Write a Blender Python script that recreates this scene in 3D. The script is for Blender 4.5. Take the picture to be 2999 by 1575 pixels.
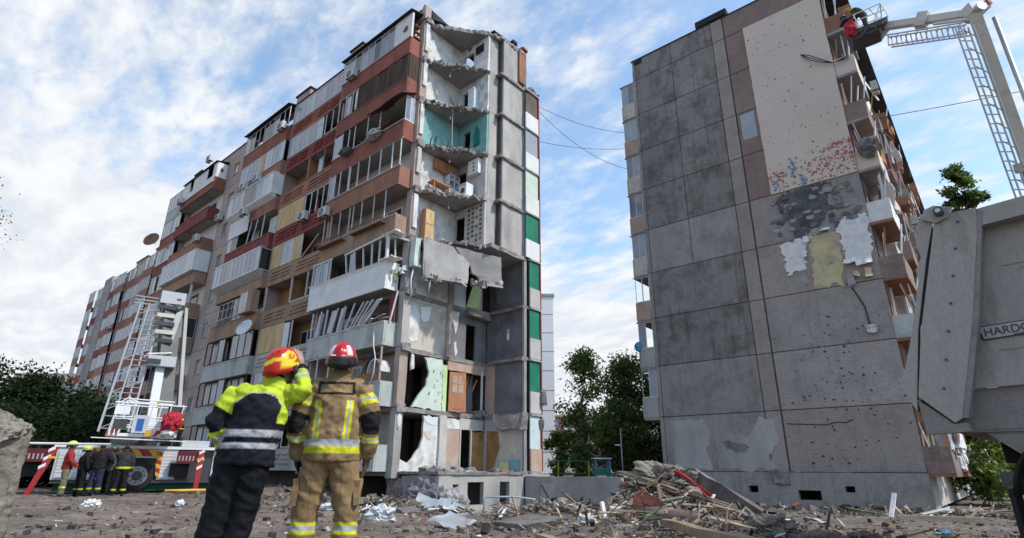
import bpy, bmesh, math, random
from mathutils import Vector, Matrix, noise
random.seed(11)
PI = math.pi
scn = bpy.context.scene
COL = scn.collection
for o in list(bpy.data.objects):
    bpy.data.objects.remove(o, do_unlink=True)

# ------------------------------------------------------------------ camera
# axes: X runs along the long facade, Y away from the street, Z up (metres)
CAMP = Vector((21.087, -16.428, 0.85))
FH = Vector((-0.6517, 0.7585, 0.0))          # horizontal view direction
RH = Vector((0.7585, 0.6517, 0.0))           # to the right of it
cam_data = bpy.data.cameras.new('camera')
cam = bpy.data.objects.new('camera', cam_data)
COL.objects.link(cam)
cam_data.sensor_width = 36.0
cam_data.lens = 19.66
cam_data.clip_start = 0.05
cam_data.clip_end = 6000
_r = Vector((0.76010568, 0.64976217, 0.00696339))
_u = Vector((0.21489958, -0.26147847, 0.94098203))
_f = Vector((-0.6132353, 0.71374935, 0.33838489))
cam.matrix_world = Matrix(((_r.x, _u.x, -_f.x, CAMP.x), (_r.y, _u.y, -_f.y, CAMP.y), (_r.z, _u.z, -_f.z, CAMP.z), (0, 0, 0, 1)))
scn.camera = cam

def C(f, r, z=0.0):
    """a point given as metres ahead of and to the right of the photographer"""
    p = CAMP + FH * f + RH * r
    return Vector((p.x, p.y, z))

# ------------------------------------------------------------------ sky, sun, exposure
SUN_EL, SUN_DIR = math.radians(50), Vector((0.93, 0.30, 0)).normalized()
world = bpy.data.worlds.new('World')
scn.world = world
world.use_nodes = True
nt = world.node_tree
nt.nodes.clear()
def wn(t, **kw):
    n = nt.nodes.new(t)
    for k, v in kw.items():
        setattr(n, k, v)
    return n
def wl(a, b): nt.links.new(a, b)
w_out = wn('ShaderNodeOutputWorld'); w_bg = wn('ShaderNodeBackground')
w_bg.inputs['Strength'].default_value = 0.15
sky = wn('ShaderNodeTexSky', sky_type='NISHITA')
sky.sun_disc = False
sky.sun_elevation = SUN_EL
sky.sun_rotation = math.atan2(SUN_DIR.x, SUN_DIR.y)
sky.air_density = 1.0; sky.dust_density = 0.6; sky.ozone_density = 1.6
tc = wn('ShaderNodeTexCoord')
sep = wn('ShaderNodeSeparateXYZ'); wl(tc.outputs['Generated'], sep.inputs[0])
def wmath(op, a, b=None, clamp=False):
    n = wn('ShaderNodeMath', operation=op); n.use_clamp = clamp
    for i, v in enumerate((a, b)):
        if v is None: continue
        if isinstance(v, (int, float)): n.inputs[i].default_value = v
        else: wl(v, n.inputs[i])
    return n.outputs[0]
# cloud deck: the view direction met with a flat layer high above
zc = wmath('MAXIMUM', sep.outputs['Z'], 0.0)
den = wmath('ADD', zc, 0.16)
px = wmath('DIVIDE', sep.outputs['X'], den); py = wmath('DIVIDE', sep.outputs['Y'], den)
comb = wn('ShaderNodeCombineXYZ'); wl(px, comb.inputs[0]); wl(py, comb.inputs[1])
def wnoise(scale, detail, rough, mapscale=(1, 1, 1), rot=0.0, loc=(0, 0, 0), dist=0.0):
    m = wn('ShaderNodeMapping'); m.inputs['Scale'].default_value = mapscale
    m.inputs['Rotation'].default_value = (0, 0, rot); m.inputs['Location'].default_value = loc
    wl(comb.outputs[0], m.inputs[0])
    n = wn('ShaderNodeTexNoise'); n.inputs['Scale'].default_value = scale; n.inputs['Detail'].default_value = detail
    n.inputs['Roughness'].default_value = rough; n.inputs['Distortion'].default_value = dist
    wl(m.outputs[0], n.inputs['Vector'])
    return n.outputs['Fac']
n_big = wnoise(0.55, 3, 0.55, loc=(3.1, 1.7, 0))
n_rip = wnoise(4.2, 6, 0.60, (1.0, 2.0, 1), 0.5, (0.4, 2.0, 0), 0.25)
n_fin = wnoise(12.0, 5, 0.6, (1.0, 1.5, 1), 0.9, (5, 1, 0), 0.3)
def wrange(v, a, b, c=0.0, d=1.0):
    n = wn('ShaderNodeMapRange'); n.interpolation_type = 'SMOOTHSTEP'
    wl(v, n.inputs[0])
    for i, q in enumerate((a, b, c, d)): n.inputs[i + 1].default_value = q
    return n.outputs[0]
side = wmath('MULTIPLY', sep.outputs['X'], -0.20)      # the deck thins out towards the sun side
low = wrange(sep.outputs['Z'], 0.10, 0.52, 0.20, -0.02)
s1 = wmath('ADD', wmath('MULTIPLY', n_big, 0.62), wmath('MULTIPLY', n_rip, 0.56))
s2 = wmath('ADD', wmath('ADD', s1, wmath('MULTIPLY', n_fin, 0.40)), wmath('ADD', side, low))
cov = wrange(s2, 0.71, 1.04, 0.11, 1.0)
hz = wrange(sep.outputs['Z'], 0.0, 0.38, 0.88, 0.0)
cov2 = wmath('MAXIMUM', cov, hz)
ccol = wn('ShaderNodeMix', data_type='RGBA')
wl(wrange(n_rip, 0.3, 0.7), ccol.inputs['Factor'])
ccol.inputs['A'].default_value = (3.3, 3.5, 3.8, 1)
ccol.inputs['B'].default_value = (4.25, 4.32, 4.42, 1)
skmul = wn('ShaderNodeMix', data_type='RGBA', blend_type='MULTIPLY')
skmul.inputs['Factor'].default_value = 1.0
skmul.inputs['B'].default_value = (1.18, 1.31, 1.27, 1)
wl(sky.outputs[0], skmul.inputs['A'])
mixc = wn('ShaderNodeMix', data_type='RGBA')
wl(cov2, mixc.inputs['Factor']); wl(skmul.outputs['Result'], mixc.inputs['A']); wl(ccol.outputs['Result'], mixc.inputs['B'])
wl(mixc.outputs['Result'], w_bg.inputs['Color'])
wl(w_bg.outputs[0], w_out.inputs[0])

sun_d = bpy.data.lights.new('sun', 'SUN')
sun_d.energy = 2.6
sun_d.angle = math.radians(3.0)
sun_d.color = (1.0, 0.95, 0.87)
sun_o = bpy.data.objects.new('sun', sun_d)
COL.objects.link(sun_o)
_sd = SUN_DIR * math.cos(SUN_EL) + Vector((0, 0, math.sin(SUN_EL)))
sun_o.rotation_euler = _sd.to_track_quat('Z', 'Y').to_euler()
sun_o.location = (30, 0, 60)
scn.view_settings.view_transform = 'Standard'
scn.view_settings.look = 'None'
scn.view_settings.exposure = 0.62
scn.view_settings.gamma = 1.0
scn.view_settings.use_curve_mapping = False
scn.render.engine = 'CYCLES'

# ------------------------------------------------------------------ materials
MATS = {}
ALB = 1.42      # base colours raised to lift the walls that lie in shade
def pm(name, col, rough=0.85, var=0.14, sc=1.3, stain=None, samt=0.5, ssc=0.5, sthr=0.52, bump=0.25, bsc=18, metal=0.0, spec=0.3,
       streak=1.0, rnd=0.10, fine=0.0, trans=0.0, emit=None):
    if name in MATS: return MATS[name]
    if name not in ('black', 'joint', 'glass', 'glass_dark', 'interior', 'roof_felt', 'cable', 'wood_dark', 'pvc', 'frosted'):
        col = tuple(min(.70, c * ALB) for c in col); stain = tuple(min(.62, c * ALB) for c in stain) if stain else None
    m = bpy.data.materials.new(name); m.use_nodes = True
    t = m.node_tree; L = t.links.new
    b = t.nodes['Principled BSDF']
    g = t.nodes.new('ShaderNodeNewGeometry')
    mp = t.nodes.new('ShaderNodeMapping'); mp.inputs['Scale'].default_value = (1, 1, streak); L(g.outputs['Position'], mp.inputs[0])
    def nz(s, d=4, r=0.6):
        n = t.nodes.new('ShaderNodeTexNoise'); n.inputs['Scale'].default_value = s; n.inputs['Detail'].default_value = d
        n.inputs['Roughness'].default_value = r; L(mp.outputs[0], n.inputs['Vector']); return n.outputs['Fac']
    def mr(v, a, b_, c, d):
        n = t.nodes.new('ShaderNodeMapRange'); L(v, n.inputs[0])
        for i, q in enumerate((a, b_, c, d)): n.inputs[i + 1].default_value = q
        return n.outputs[0]
    def mix(f, a, b_, bt='MIX'):
        n = t.nodes.new('ShaderNodeMix'); n.data_type = 'RGBA'; n.blend_type = bt
        if isinstance(f, float): n.inputs['Factor'].default_value = f
        else: L(f, n.inputs['Factor'])
        for k, v in (('A', a), ('B', b_)):
            if isinstance(v, tuple): n.inputs[k].default_value = (*v, 1)
            else: L(v, n.inputs[k])
        return n.outputs['Result']
    lo = tuple(c * (1 - var) for c in col); hi = tuple(min(1, c * (1 + var)) for c in col)
    c = mix(mr(nz(sc), 0.32, 0.68, 0, 1), lo, hi)
    if stain:
        c = mix(mr(nz(ssc, 6, 0.65), sthr, sthr + 0.14, 0, samt), c, stain)
    if fine:
        c = mix(mr(nz(bsc * 2.2, 3, 0.7), 0.35, 0.65, 1 - fine, 1 + fine), (0, 0, 0), c, 'MIX') if False else mix(1.0, c, mix(mr(nz(bsc * 1.7, 3, 0.7), 0.35, 0.65, 0, 1), (1 - fine,) * 3, (1.0,) * 3), 'MULTIPLY')
    if rnd:
        oi = t.nodes.new('ShaderNodeObjectInfo')
        c = mix(1.0, c, mix(oi.outputs['Random'], (1 - rnd,) * 3, (1.0,) * 3), 'MULTIPLY')
    L(c, b.inputs['Base Color'])
    b.inputs['Roughness'].default_value = rough
    b.inputs['Metallic'].default_value = metal
    b.inputs['Specular IOR Level'].default_value = spec
    if trans: b.inputs['Transmission Weight'].default_value = trans
    if bump:
        bn = t.nodes.new('ShaderNodeBump'); bn.inputs['Strength'].default_value = bump; bn.inputs['Distance'].default_value = 0.03
        L(nz(bsc, 5, 0.65), bn.inputs['Height']); L(bn.outputs[0], b.inputs['Normal'])
    MATS[name] = m
    return m
# concrete, plaster and paint
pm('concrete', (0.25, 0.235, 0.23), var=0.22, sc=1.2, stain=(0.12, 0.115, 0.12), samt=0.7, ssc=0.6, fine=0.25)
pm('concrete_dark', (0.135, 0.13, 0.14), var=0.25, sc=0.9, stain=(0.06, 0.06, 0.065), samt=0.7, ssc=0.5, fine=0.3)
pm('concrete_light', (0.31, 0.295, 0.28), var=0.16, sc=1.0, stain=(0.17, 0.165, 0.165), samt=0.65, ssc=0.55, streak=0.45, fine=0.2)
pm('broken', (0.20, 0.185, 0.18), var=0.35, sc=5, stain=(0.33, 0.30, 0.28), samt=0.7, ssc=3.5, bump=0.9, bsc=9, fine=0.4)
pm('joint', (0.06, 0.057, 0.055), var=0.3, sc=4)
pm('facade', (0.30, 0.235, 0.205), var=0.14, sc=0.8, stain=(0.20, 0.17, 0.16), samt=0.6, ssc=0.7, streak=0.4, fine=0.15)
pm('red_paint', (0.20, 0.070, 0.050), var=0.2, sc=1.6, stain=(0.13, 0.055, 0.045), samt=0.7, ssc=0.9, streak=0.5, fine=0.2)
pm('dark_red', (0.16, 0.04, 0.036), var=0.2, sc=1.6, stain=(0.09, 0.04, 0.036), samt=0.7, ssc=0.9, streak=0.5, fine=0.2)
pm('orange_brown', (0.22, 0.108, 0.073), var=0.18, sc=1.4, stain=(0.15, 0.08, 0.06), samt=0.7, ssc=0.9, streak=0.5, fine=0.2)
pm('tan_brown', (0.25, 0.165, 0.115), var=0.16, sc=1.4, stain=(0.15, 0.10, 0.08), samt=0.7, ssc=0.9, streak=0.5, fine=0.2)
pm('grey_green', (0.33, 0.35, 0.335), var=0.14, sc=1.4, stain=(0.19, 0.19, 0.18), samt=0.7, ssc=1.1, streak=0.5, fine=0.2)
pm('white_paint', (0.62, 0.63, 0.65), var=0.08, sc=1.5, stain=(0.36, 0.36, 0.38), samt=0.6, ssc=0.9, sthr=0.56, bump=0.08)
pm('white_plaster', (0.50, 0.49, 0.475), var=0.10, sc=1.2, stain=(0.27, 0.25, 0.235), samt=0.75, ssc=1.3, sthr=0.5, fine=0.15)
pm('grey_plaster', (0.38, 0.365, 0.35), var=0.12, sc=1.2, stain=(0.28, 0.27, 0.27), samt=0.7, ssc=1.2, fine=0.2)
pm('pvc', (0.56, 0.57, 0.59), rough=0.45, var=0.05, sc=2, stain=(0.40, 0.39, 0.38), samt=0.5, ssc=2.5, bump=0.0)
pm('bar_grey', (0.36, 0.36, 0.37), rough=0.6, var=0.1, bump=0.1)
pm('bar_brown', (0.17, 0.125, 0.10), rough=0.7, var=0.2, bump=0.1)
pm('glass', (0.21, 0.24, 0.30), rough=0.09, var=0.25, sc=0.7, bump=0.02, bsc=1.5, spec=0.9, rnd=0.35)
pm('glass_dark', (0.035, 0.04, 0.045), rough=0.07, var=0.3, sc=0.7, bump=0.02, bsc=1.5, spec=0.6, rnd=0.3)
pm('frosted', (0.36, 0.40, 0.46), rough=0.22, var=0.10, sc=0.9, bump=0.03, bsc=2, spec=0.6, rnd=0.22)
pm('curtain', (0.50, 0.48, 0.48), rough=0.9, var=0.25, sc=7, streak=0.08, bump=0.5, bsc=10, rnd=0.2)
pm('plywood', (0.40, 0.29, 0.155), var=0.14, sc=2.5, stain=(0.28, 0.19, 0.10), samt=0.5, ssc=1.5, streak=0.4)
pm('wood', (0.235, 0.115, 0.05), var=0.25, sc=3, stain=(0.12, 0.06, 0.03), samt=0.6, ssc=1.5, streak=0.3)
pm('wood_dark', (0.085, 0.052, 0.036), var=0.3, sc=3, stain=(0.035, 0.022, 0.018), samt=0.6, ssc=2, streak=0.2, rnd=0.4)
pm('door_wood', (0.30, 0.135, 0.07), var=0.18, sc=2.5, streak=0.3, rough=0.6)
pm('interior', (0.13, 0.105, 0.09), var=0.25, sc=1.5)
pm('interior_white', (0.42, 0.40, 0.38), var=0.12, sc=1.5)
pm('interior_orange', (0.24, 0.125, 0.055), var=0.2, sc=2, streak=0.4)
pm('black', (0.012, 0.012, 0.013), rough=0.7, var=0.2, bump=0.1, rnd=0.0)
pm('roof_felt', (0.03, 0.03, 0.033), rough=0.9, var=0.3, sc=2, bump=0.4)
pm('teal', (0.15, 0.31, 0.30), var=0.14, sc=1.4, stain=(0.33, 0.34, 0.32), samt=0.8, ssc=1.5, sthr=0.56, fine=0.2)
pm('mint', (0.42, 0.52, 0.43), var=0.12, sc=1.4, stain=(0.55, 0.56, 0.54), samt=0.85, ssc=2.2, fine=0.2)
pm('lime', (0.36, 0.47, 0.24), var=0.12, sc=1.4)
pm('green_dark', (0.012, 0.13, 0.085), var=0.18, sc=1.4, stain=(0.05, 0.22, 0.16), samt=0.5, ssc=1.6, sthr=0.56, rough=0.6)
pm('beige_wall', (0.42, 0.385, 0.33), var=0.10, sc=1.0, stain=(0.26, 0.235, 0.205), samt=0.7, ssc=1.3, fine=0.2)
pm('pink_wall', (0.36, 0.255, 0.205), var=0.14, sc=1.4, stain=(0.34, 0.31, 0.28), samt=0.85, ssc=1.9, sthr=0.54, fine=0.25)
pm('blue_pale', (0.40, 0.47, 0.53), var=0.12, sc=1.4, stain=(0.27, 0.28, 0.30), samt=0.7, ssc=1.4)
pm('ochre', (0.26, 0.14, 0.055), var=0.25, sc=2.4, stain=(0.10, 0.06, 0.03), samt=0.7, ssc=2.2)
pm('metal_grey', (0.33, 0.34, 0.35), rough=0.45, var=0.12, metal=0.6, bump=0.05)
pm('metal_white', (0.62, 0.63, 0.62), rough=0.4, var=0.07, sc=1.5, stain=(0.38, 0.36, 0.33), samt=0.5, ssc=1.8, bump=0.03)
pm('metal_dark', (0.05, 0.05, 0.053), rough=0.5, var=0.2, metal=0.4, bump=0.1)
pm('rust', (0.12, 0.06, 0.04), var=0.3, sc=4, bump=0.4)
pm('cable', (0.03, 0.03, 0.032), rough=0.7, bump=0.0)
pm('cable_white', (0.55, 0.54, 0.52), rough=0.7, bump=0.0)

# ------------------------------------------------------------------ building blocks
ORG = {}
def wpos(o): return ORG[o.name] if o else Vector((0, 0, 0))
def link(o, parent, origin):
    COL.objects.link(o)
    ORG[o.name] = Vector(origin)
    if parent: o.parent = parent
    o.location = Vector(origin) - wpos(parent)
    return o
def props(o, label=None, cat=None, group=None, kind=None):
    if label: o['label'] = label
    if cat: o['category'] = cat
    if group: o['group'] = group
    if kind: o['kind'] = kind
    return o
def thing(name, label, cat, loc, group=None):
    o = bpy.data.objects.new(name, None); o.empty_display_size = 0.2
    link(o, None, loc)
    return props(o, label, cat, group)
class G:
    """collects geometry in world coordinates and links it as one mesh object"""
    def __init__(s, M=None): s.v = []; s.f = []; s.m = []; s.M = M; s.mi = 0
    def add(s, vs, fs, mi=None):
        b = len(s.v)
        s.v += [(s.M @ Vector(p)) if s.M else Vector(p) for p in vs]
        for f in fs: s.f.append([b + i for i in f]); s.m.append(s.mi if mi is None else mi)
        return s
    def box(s, x0, x1, y0, y1, z0, z1, mi=None):
        if x0 > x1: x0, x1 = x1, x0
        if y0 > y1: y0, y1 = y1, y0
        if z0 > z1: z0, z1 = z1, z0
        return s.add([(x0, y0, z0), (x1, y0, z0), (x1, y1, z0), (x0, y1, z0), (x0, y0, z1), (x1, y0, z1), (x1, y1, z1), (x0, y1, z1)],
                     [(0, 3, 2, 1), (4, 5, 6, 7), (0, 1, 5, 4), (1, 2, 6, 5), (2, 3, 7, 6), (3, 0, 4, 7)], mi)
    def hexa(s, pts, mi=None):
        return s.add(pts, [(0, 3, 2, 1), (4, 5, 6, 7), (0, 1, 5, 4), (1, 2, 6, 5), (2, 3, 7, 6), (3, 0, 4, 7)], mi)
    def bar(s, a, b, w, h=None, mi=None, up=(0, 0, 1)):
        a = Vector(a); b = Vector(b); h = h or w
        d = (b - a)
        if d.length < 1e-6: return s
        d.normalize(); u = Vector(up)
        if abs(d.dot(u)) > 0.97: u = Vector((1, 0, 0)) if abs(d.x) < 0.9 else Vector((0, 1, 0))
        r = d.cross(u).normalized() * (w / 2); q = r.cross(d).normalized() * (h / 2)
        return s.hexa([a - r - q, a + r - q, b + r - q, b - r - q, a - r + q, a + r + q, b + r + q, b - r + q], mi)
    def tube(s, pts, r, n=6, mi=None, closed=False, caps=True):
        pts = [Vector(p) for p in pts]; rs = r if isinstance(r, (list, tuple)) else [r] * len(pts)
        vs = []; fs = []; pu = None
        for i, p in enumerate(pts):
            d = (pts[min(i + 1, len(pts) - 1)] - pts[max(i - 1, 0)])
            d = d.normalized() if d.length > 1e-9 else Vector((0, 0, 1))
            if pu is None:
                pu = Vector((0, 0, 1)) if abs(d.z) < 0.9 else Vector((1, 0, 0))
            a = d.cross(pu)
            if a.length < 1e-6: a = d.orthogonal()
            a.normalize(); b = a.cross(d).normalized(); pu = b
            for k in range(n):
                t = 2 * PI * k / n
                vs.append(p + (a * math.cos(t) + b * math.sin(t)) * rs[i])
        for i in range(len(pts) - 1):
            for k in range(n):
                k2 = (k + 1) % n
                fs.append((i * n + k, i * n + k2, (i + 1) * n + k2, (i + 1) * n + k))
        if caps:
            fs.append(tuple(range(n))[::-1]); fs.append(tuple((len(pts) - 1) * n + k for k in range(n)))
        return s.add(vs, fs, mi)
    def cyl(s, a, b, r, n=12, mi=None, r2=None): return s.tube([a, b], [r, r if r2 is None else r2], n, mi)
    def poly(s, pts, off, mi=None):
        """flat outline given a thickness vector"""
        off = Vector(off); n = len(pts); a = [Vector(p) for p in pts]
        vs = a + [p + off for p in a]
        fs = [tuple(range(n))[::-1], tuple(range(n, 2 * n))] + [(i, (i + 1) % n, n + (i + 1) % n, n + i) for i in range(n)]
        return s.add(vs, fs, mi)
    def sheet(s, pts_rows, mi=None):
        nr = len(pts_rows); nc = len(pts_rows[0])
        vs = [p for r in pts_rows for p in r]
        return s.add(vs, [(i * nc + j, i * nc + j + 1, (i + 1) * nc + j + 1, (i + 1) * nc + j) for i in range(nr - 1) for j in range(nc - 1)], mi)
    def out(s, name, mats, parent=None, smooth=False, origin=None):
        if isinstance(mats, str): mats = [mats]
        vs = s.v
        if origin is None:
            lo = [min(p[i] for p in vs) for i in range(3)]; hi = [max(p[i] for p in vs) for i in range(3)]
            origin = Vector(((lo[0] + hi[0]) / 2, (lo[1] + hi[1]) / 2, lo[2]))
        me = bpy.data.meshes.new(name)
        me.from_pydata([tuple(p - origin) for p in vs], [], s.f)
        for mm in mats: me.materials.append(MATS[mm])
        if len(mats) > 1: me.polygons.foreach_set('material_index', s.m)
        if smooth: me.polygons.foreach_set('use_smooth', [True] * len(me.polygons))
        me.update()
        o = bpy.data.objects.new(name, me)
        return link(o, parent, origin)
def box(name, mt, parent, *d): return G().box(*d).out(name, mt, parent)
_cache = {}
def unit(name, mt, parent, x0, x1, y0, y1, z0, z1):
    """a plain piece; alike pieces share their mesh"""
    key = (name, mt, round(x1 - x0, 3), round(y1 - y0, 3), round(z1 - z0, 3))
    org = Vector(((x0 + x1) / 2, (y0 + y1) / 2, z0))
    if key in _cache:
        o = bpy.data.objects.new(name, _cache[key]); return link(o, parent, org)
    o = G().box(x0, x1, y0, y1, z0, z1).out(name, mt, parent, origin=org)
    _cache[key] = o.data
    return o
def rag(n, a, seed, lo=-1.0, hi=1.0):
    rr = random.Random(seed); return [a * rr.uniform(lo, hi) for _ in range(n)]
def rough_mesh(o, amt, scale, cuts=2):
    """breaks a block's faces up so that it reads as broken concrete"""
    bm = bmesh.new(); bm.from_mesh(o.data)
    bmesh.ops.triangulate(bm, faces=[f for f in bm.faces if len(f.verts) > 4])
    bmesh.ops.subdivide_edges(bm, edges=bm.edges[:], cuts=cuts, use_grid_fill=True)
    org = ORG[o.name]
    for v in bm.verts:
        q = (v.co + org) * scale
        v.co += Vector((noise.noise(q), noise.noise(q + Vector((7, 3, 1))), noise.noise(q + Vector((1, 9, 5))))) * amt
    bm.to_mesh(o.data); bm.free(); o.data.update()
    return o
# ================================================================== the torn-open apartment block on the left
def Z(k): return 0.78 + 2.8 * k
LB = thing('apartment_building', 'long nine-storey panel block on the left, its end torn open to the rooms', 'building', (-18, 5, 0))
# hidden body of the block
g = G()
g.box(-37.4, -3.5, 0.68, 11.5, -1.0, 26.0); g.box(-3.5, -0.24, 0.68, 3.2, Z(4) + 0.02, 26.0); g.box(-3.5, -0.9, 3.2, 11, Z(4) + 0.02, 26.0); g.box(-3.5, -2.6, 6.2, 11, -1, Z(4))
g.out('wall', 'interior', LB)
# storey slabs at the torn end
for k in range(0, 4):
    o = G().box(-3.49, -0.08, 0.02, 6.05, Z(k) - 0.22, Z(k)).out('floor_slab', 'broken', LB)
    rough_mesh(o, 0.06, 1.7, 5)
# ------------------------------------------------ glazing and parapets
def glaze(par, x0, x1, y, z0, z1, n, frame, panes, miss=0.0, th=0.05, seed=1, top=True, mid=False, axis='x'):
    """a frame of rails and mullions and, in each light that still has glass, a pane of its own"""
    rr = random.Random(seed); g = G(); xs = [x0 + (x1 - x0) * i / n for i in range(n + 1)]
    def bx(a, b, c, d):
        if axis == 'x': g.box(a, b, y, y + th, c, d)
        else: g.box(y, y + th, a, b, c, d)
    bx(x0, x1, z0, z0 + 0.06)
    if top: bx(x0, x1, z1 - 0.06, z1)
    for i, x in enumerate(xs): bx(x - th * 0.5 + (0.003 if i else 0.03), x + th * 0.5 - 0.003, z0 + 0.06, z1 - (0.06 if top else 0))
    if mid:
        for i in range(n):
            if rr.random() < 0.5: bx(xs[i] + th * 0.5, xs[i + 1] - th * 0.5, z1 - 0.5, z1 - 0.455)
    g.out('window_frame', frame, par)
    for i in range(n):
        if rr.random() < miss: continue
        pmat = panes[rr.randrange(len(panes))]
        a, b = xs[i] + th * 0.5, xs[i + 1] - th * 0.5
        if axis == 'x': unit('pane', pmat, par, a, b, y + 0.02, y + 0.03, z0 + 0.06, z1 - 0.06)
        else: unit('pane', pmat, par, y + 0.02, y + 0.03, a, b, z0 + 0.06, z1 - 0.06)
def balcony(k, x0, x1, yf, mt, h=1.1, yb=0.5, slab='concrete', sides=(True, True), dashes=False, seams=1, cap=None, ins=0.0):
    """slab with its parapet panels; returns the slab, under which the rest is hung"""
    z = Z(k)
    b = G().box(x0 + 0.02, x1 - 0.02, yf + 0.03, yb - 0.01, z, z + 0.13).out('balcony', slab, LB)
    L = x1 - x0; n = seams + 1
    for i in range(n):
        a, c = x0 + L * i / n + 0.012, x0 + L * (i + 1) / n - 0.012
        g = G().box(a, c, yf, yf + 0.08, z - 0.03, z + h)
        if dashes:
            w = (c - a)
            for cx in (0.3, 0.72):
                for ix, dx in enumerate((-0.09, 0.09)):
                    for iz in range(3):
                        xa = a + w * (cx + dx) + 0.10 * (iz - 1); zz = z + 0.30 + 0.23 * iz
                        q = w * 0.085
                        g.hexa([(xa - q, yf - 0.06, zz), (xa + q, yf - 0.06, zz + 0.02), (xa + q, yf + 0.002, zz), (xa - q, yf + 0.002, zz - 0.02),
                                (xa - q + 0.02, yf - 0.06, zz + 0.06), (xa + q + 0.02, yf - 0.06, zz + 0.08), (xa + q, yf + 0.002, zz + 0.09), (xa - q, yf + 0.002, zz + 0.07)])
        else:
            g.box(a + 0.0, c - 0.0, yf - 0.025, yf + 0.001, z + h - 0.10, z + h - 0.002); g.box(a, c, yf - 0.025, yf + 0.001, z - 0.028, z + 0.05)
        g.out('parapet', mt, b)
    for s, x in ((0, x0), (1, x1 - 0.08)):
        if sides[s]: G().box(x, x + 0.08, yf + 0.085, -0.02 if yb > 0 else yb, z - 0.028, z + h - 0.003).out('parapet', mt, b)
    if cap: G().box(x0 - 0.02, x1 + 0.02, yf - 0.05, yf + 0.1, z + h + 0.001, z + h + 0.035).out('sill', cap, b)
    return b
def back(k, x0, x1, mt, door=True, seed=0, y=0.5):
    """rear wall of a loggia with its balcony door and window"""
    rr = random.Random(seed); z = Z(k)
    w = G().box(x0, x1, y, y + 0.15, z, z + 2.8).out('back_wall', mt, LB)
    if door:
        d0 = x0 + (x1 - x0) * rr.choice((0.2, 0.55)); dw = 2.1
        g = G(); zz = z + 0.12
        g.box(d0, d0 + 0.75, y - 0.05, y - 0.001, zz, zz + 2.15); g.box(d0 + 0.75, d0 + dw, y - 0.05, y - 0.001, zz + 0.8, zz + 2.15)
        g.out('window_frame', rr.choice(('pvc', 'wood', 'pvc')), w)
        for a, b_, c in ((d0 + 0.09, d0 + 0.66, 0.75), (d0 + 0.84, d0 + 1.4, 0.9), (d0 + 1.47, d0 + dw - 0.09, 0.9)):
            unit('pane', 'glass_dark', w, a, b_, y - 0.06, y - 0.051, zz + c, zz + 2.06)
    return w
SKYP = ['glass', 'glass', 'frosted', 'glass', 'glass_dark']
# ------------------------------------------------ first bay, next to the torn end (X -7.1 .. -0.2)
X0, X1, YF = -7.1, -0.15, -0.75
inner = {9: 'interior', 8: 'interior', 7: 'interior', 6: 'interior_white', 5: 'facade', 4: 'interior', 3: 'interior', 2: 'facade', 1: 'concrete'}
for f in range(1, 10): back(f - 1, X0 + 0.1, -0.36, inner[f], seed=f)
for x in (-7.15, -13.85, -20.85): box('fin_wall', 'facade', LB, x - 0.1, x + 0.1, -0.42, 0.67, 0.6, 26.0)
# corner column, in storey-high pieces with torn joints
for k in range(0, 9):
    o = box('column', ['concrete', 'facade', 'concrete_light'][k % 3] if k < 4 else 'facade', LB, -0.36 + (0.02 if k % 2 else 0), 0.06, 0.0, 0.42 + 0.05 * (k % 2), Z(k) + (0.0 if k else -0.3), Z(k + 1) - 0.1)
    rough_mesh(o, 0.04, 2.5, 4)
    o = box('column', 'broken', LB, -0.34, 0.14 + 0.06 * (k % 3), 0.02, 0.52, Z(k + 1) - 0.25, Z(k + 1) + 0.12); rough_mesh(o, 0.09, 3.1, 4)
    if k >= 4:
        o = box('wall_panel', 'white_plaster' if k != 5 else 'grey_plaster', LB, 0.07, 0.16, 0.1, 0.36, Z(k) + 0.55 + 0.4 * (k % 2), Z(k + 1) - 0.32); rough_mesh(o, 0.04, 2.7, 3)
# storey 9
b = balcony(8, X0, X1, YF, 'red_paint', cap='pvc')
glaze(b, X0, -1.75, YF, Z(8) + 1.14, 26.05, 8, 'pvc', SKYP, 0.12, seed=3, mid=True)
g = G().box(-1.72, X1, YF, YF + 0.05, Z(8) + 1.14, 26.1); g.out('panel', 'white_paint', b)
G().poly([(-1.0, YF - 0.008, Z(8) + 1.9), (-0.72, YF - 0.008, Z(8) + 2.2), (-0.5, YF - 0.008, Z(8) + 2.05), (-0.55, YF - 0.008, Z(8) + 1.75), (-0.8, YF - 0.008, Z(8) + 1.72)], (0, 0.007, 0)).out('hole', 'interior', b)  # flat patch on the panel, shade of a hole painted as dark colour
G().box(X1 - 0.06, X1, YF + 0.05, YF + 0.12, Z(8) + 1.14, 26.1).out('post', 'pvc', b)
for i, zz in enumerate((1.35, 1.75, 2.2)): G().box(-0.8, -0.2, -0.45, -0.05, Z(8) + zz, Z(8) + zz + 0.04).out('shelf', 'wood', b)
for i in range(5): G().box(-0.6 + 0.03 * i, -0.25, -0.42 + 0.07 * i, -0.37 + 0.07 * i, Z(8) + 1.39, Z(8) + 1.55 + 0.05 * (i % 3)).out('box', ['plywood', 'white_paint', 'dark_red'][i % 3], b)
o = G().hexa([(X0 - 0.1, YF - 0.2, 26.08), (X1 + 0.1, YF - 0.2, 26.08), (X1 + 0.1, 0.0, 26.3), (X0 - 0.1, 0.0, 26.3), (X0 - 0.1, YF - 0.2, 26.14), (X1 + 0.1, YF - 0.2, 26.14), (X1 + 0.1, 0.0, 26.37), (X0 - 0.1, 0.0, 26.37)]).out('awning', 'roof_felt', b)
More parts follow.
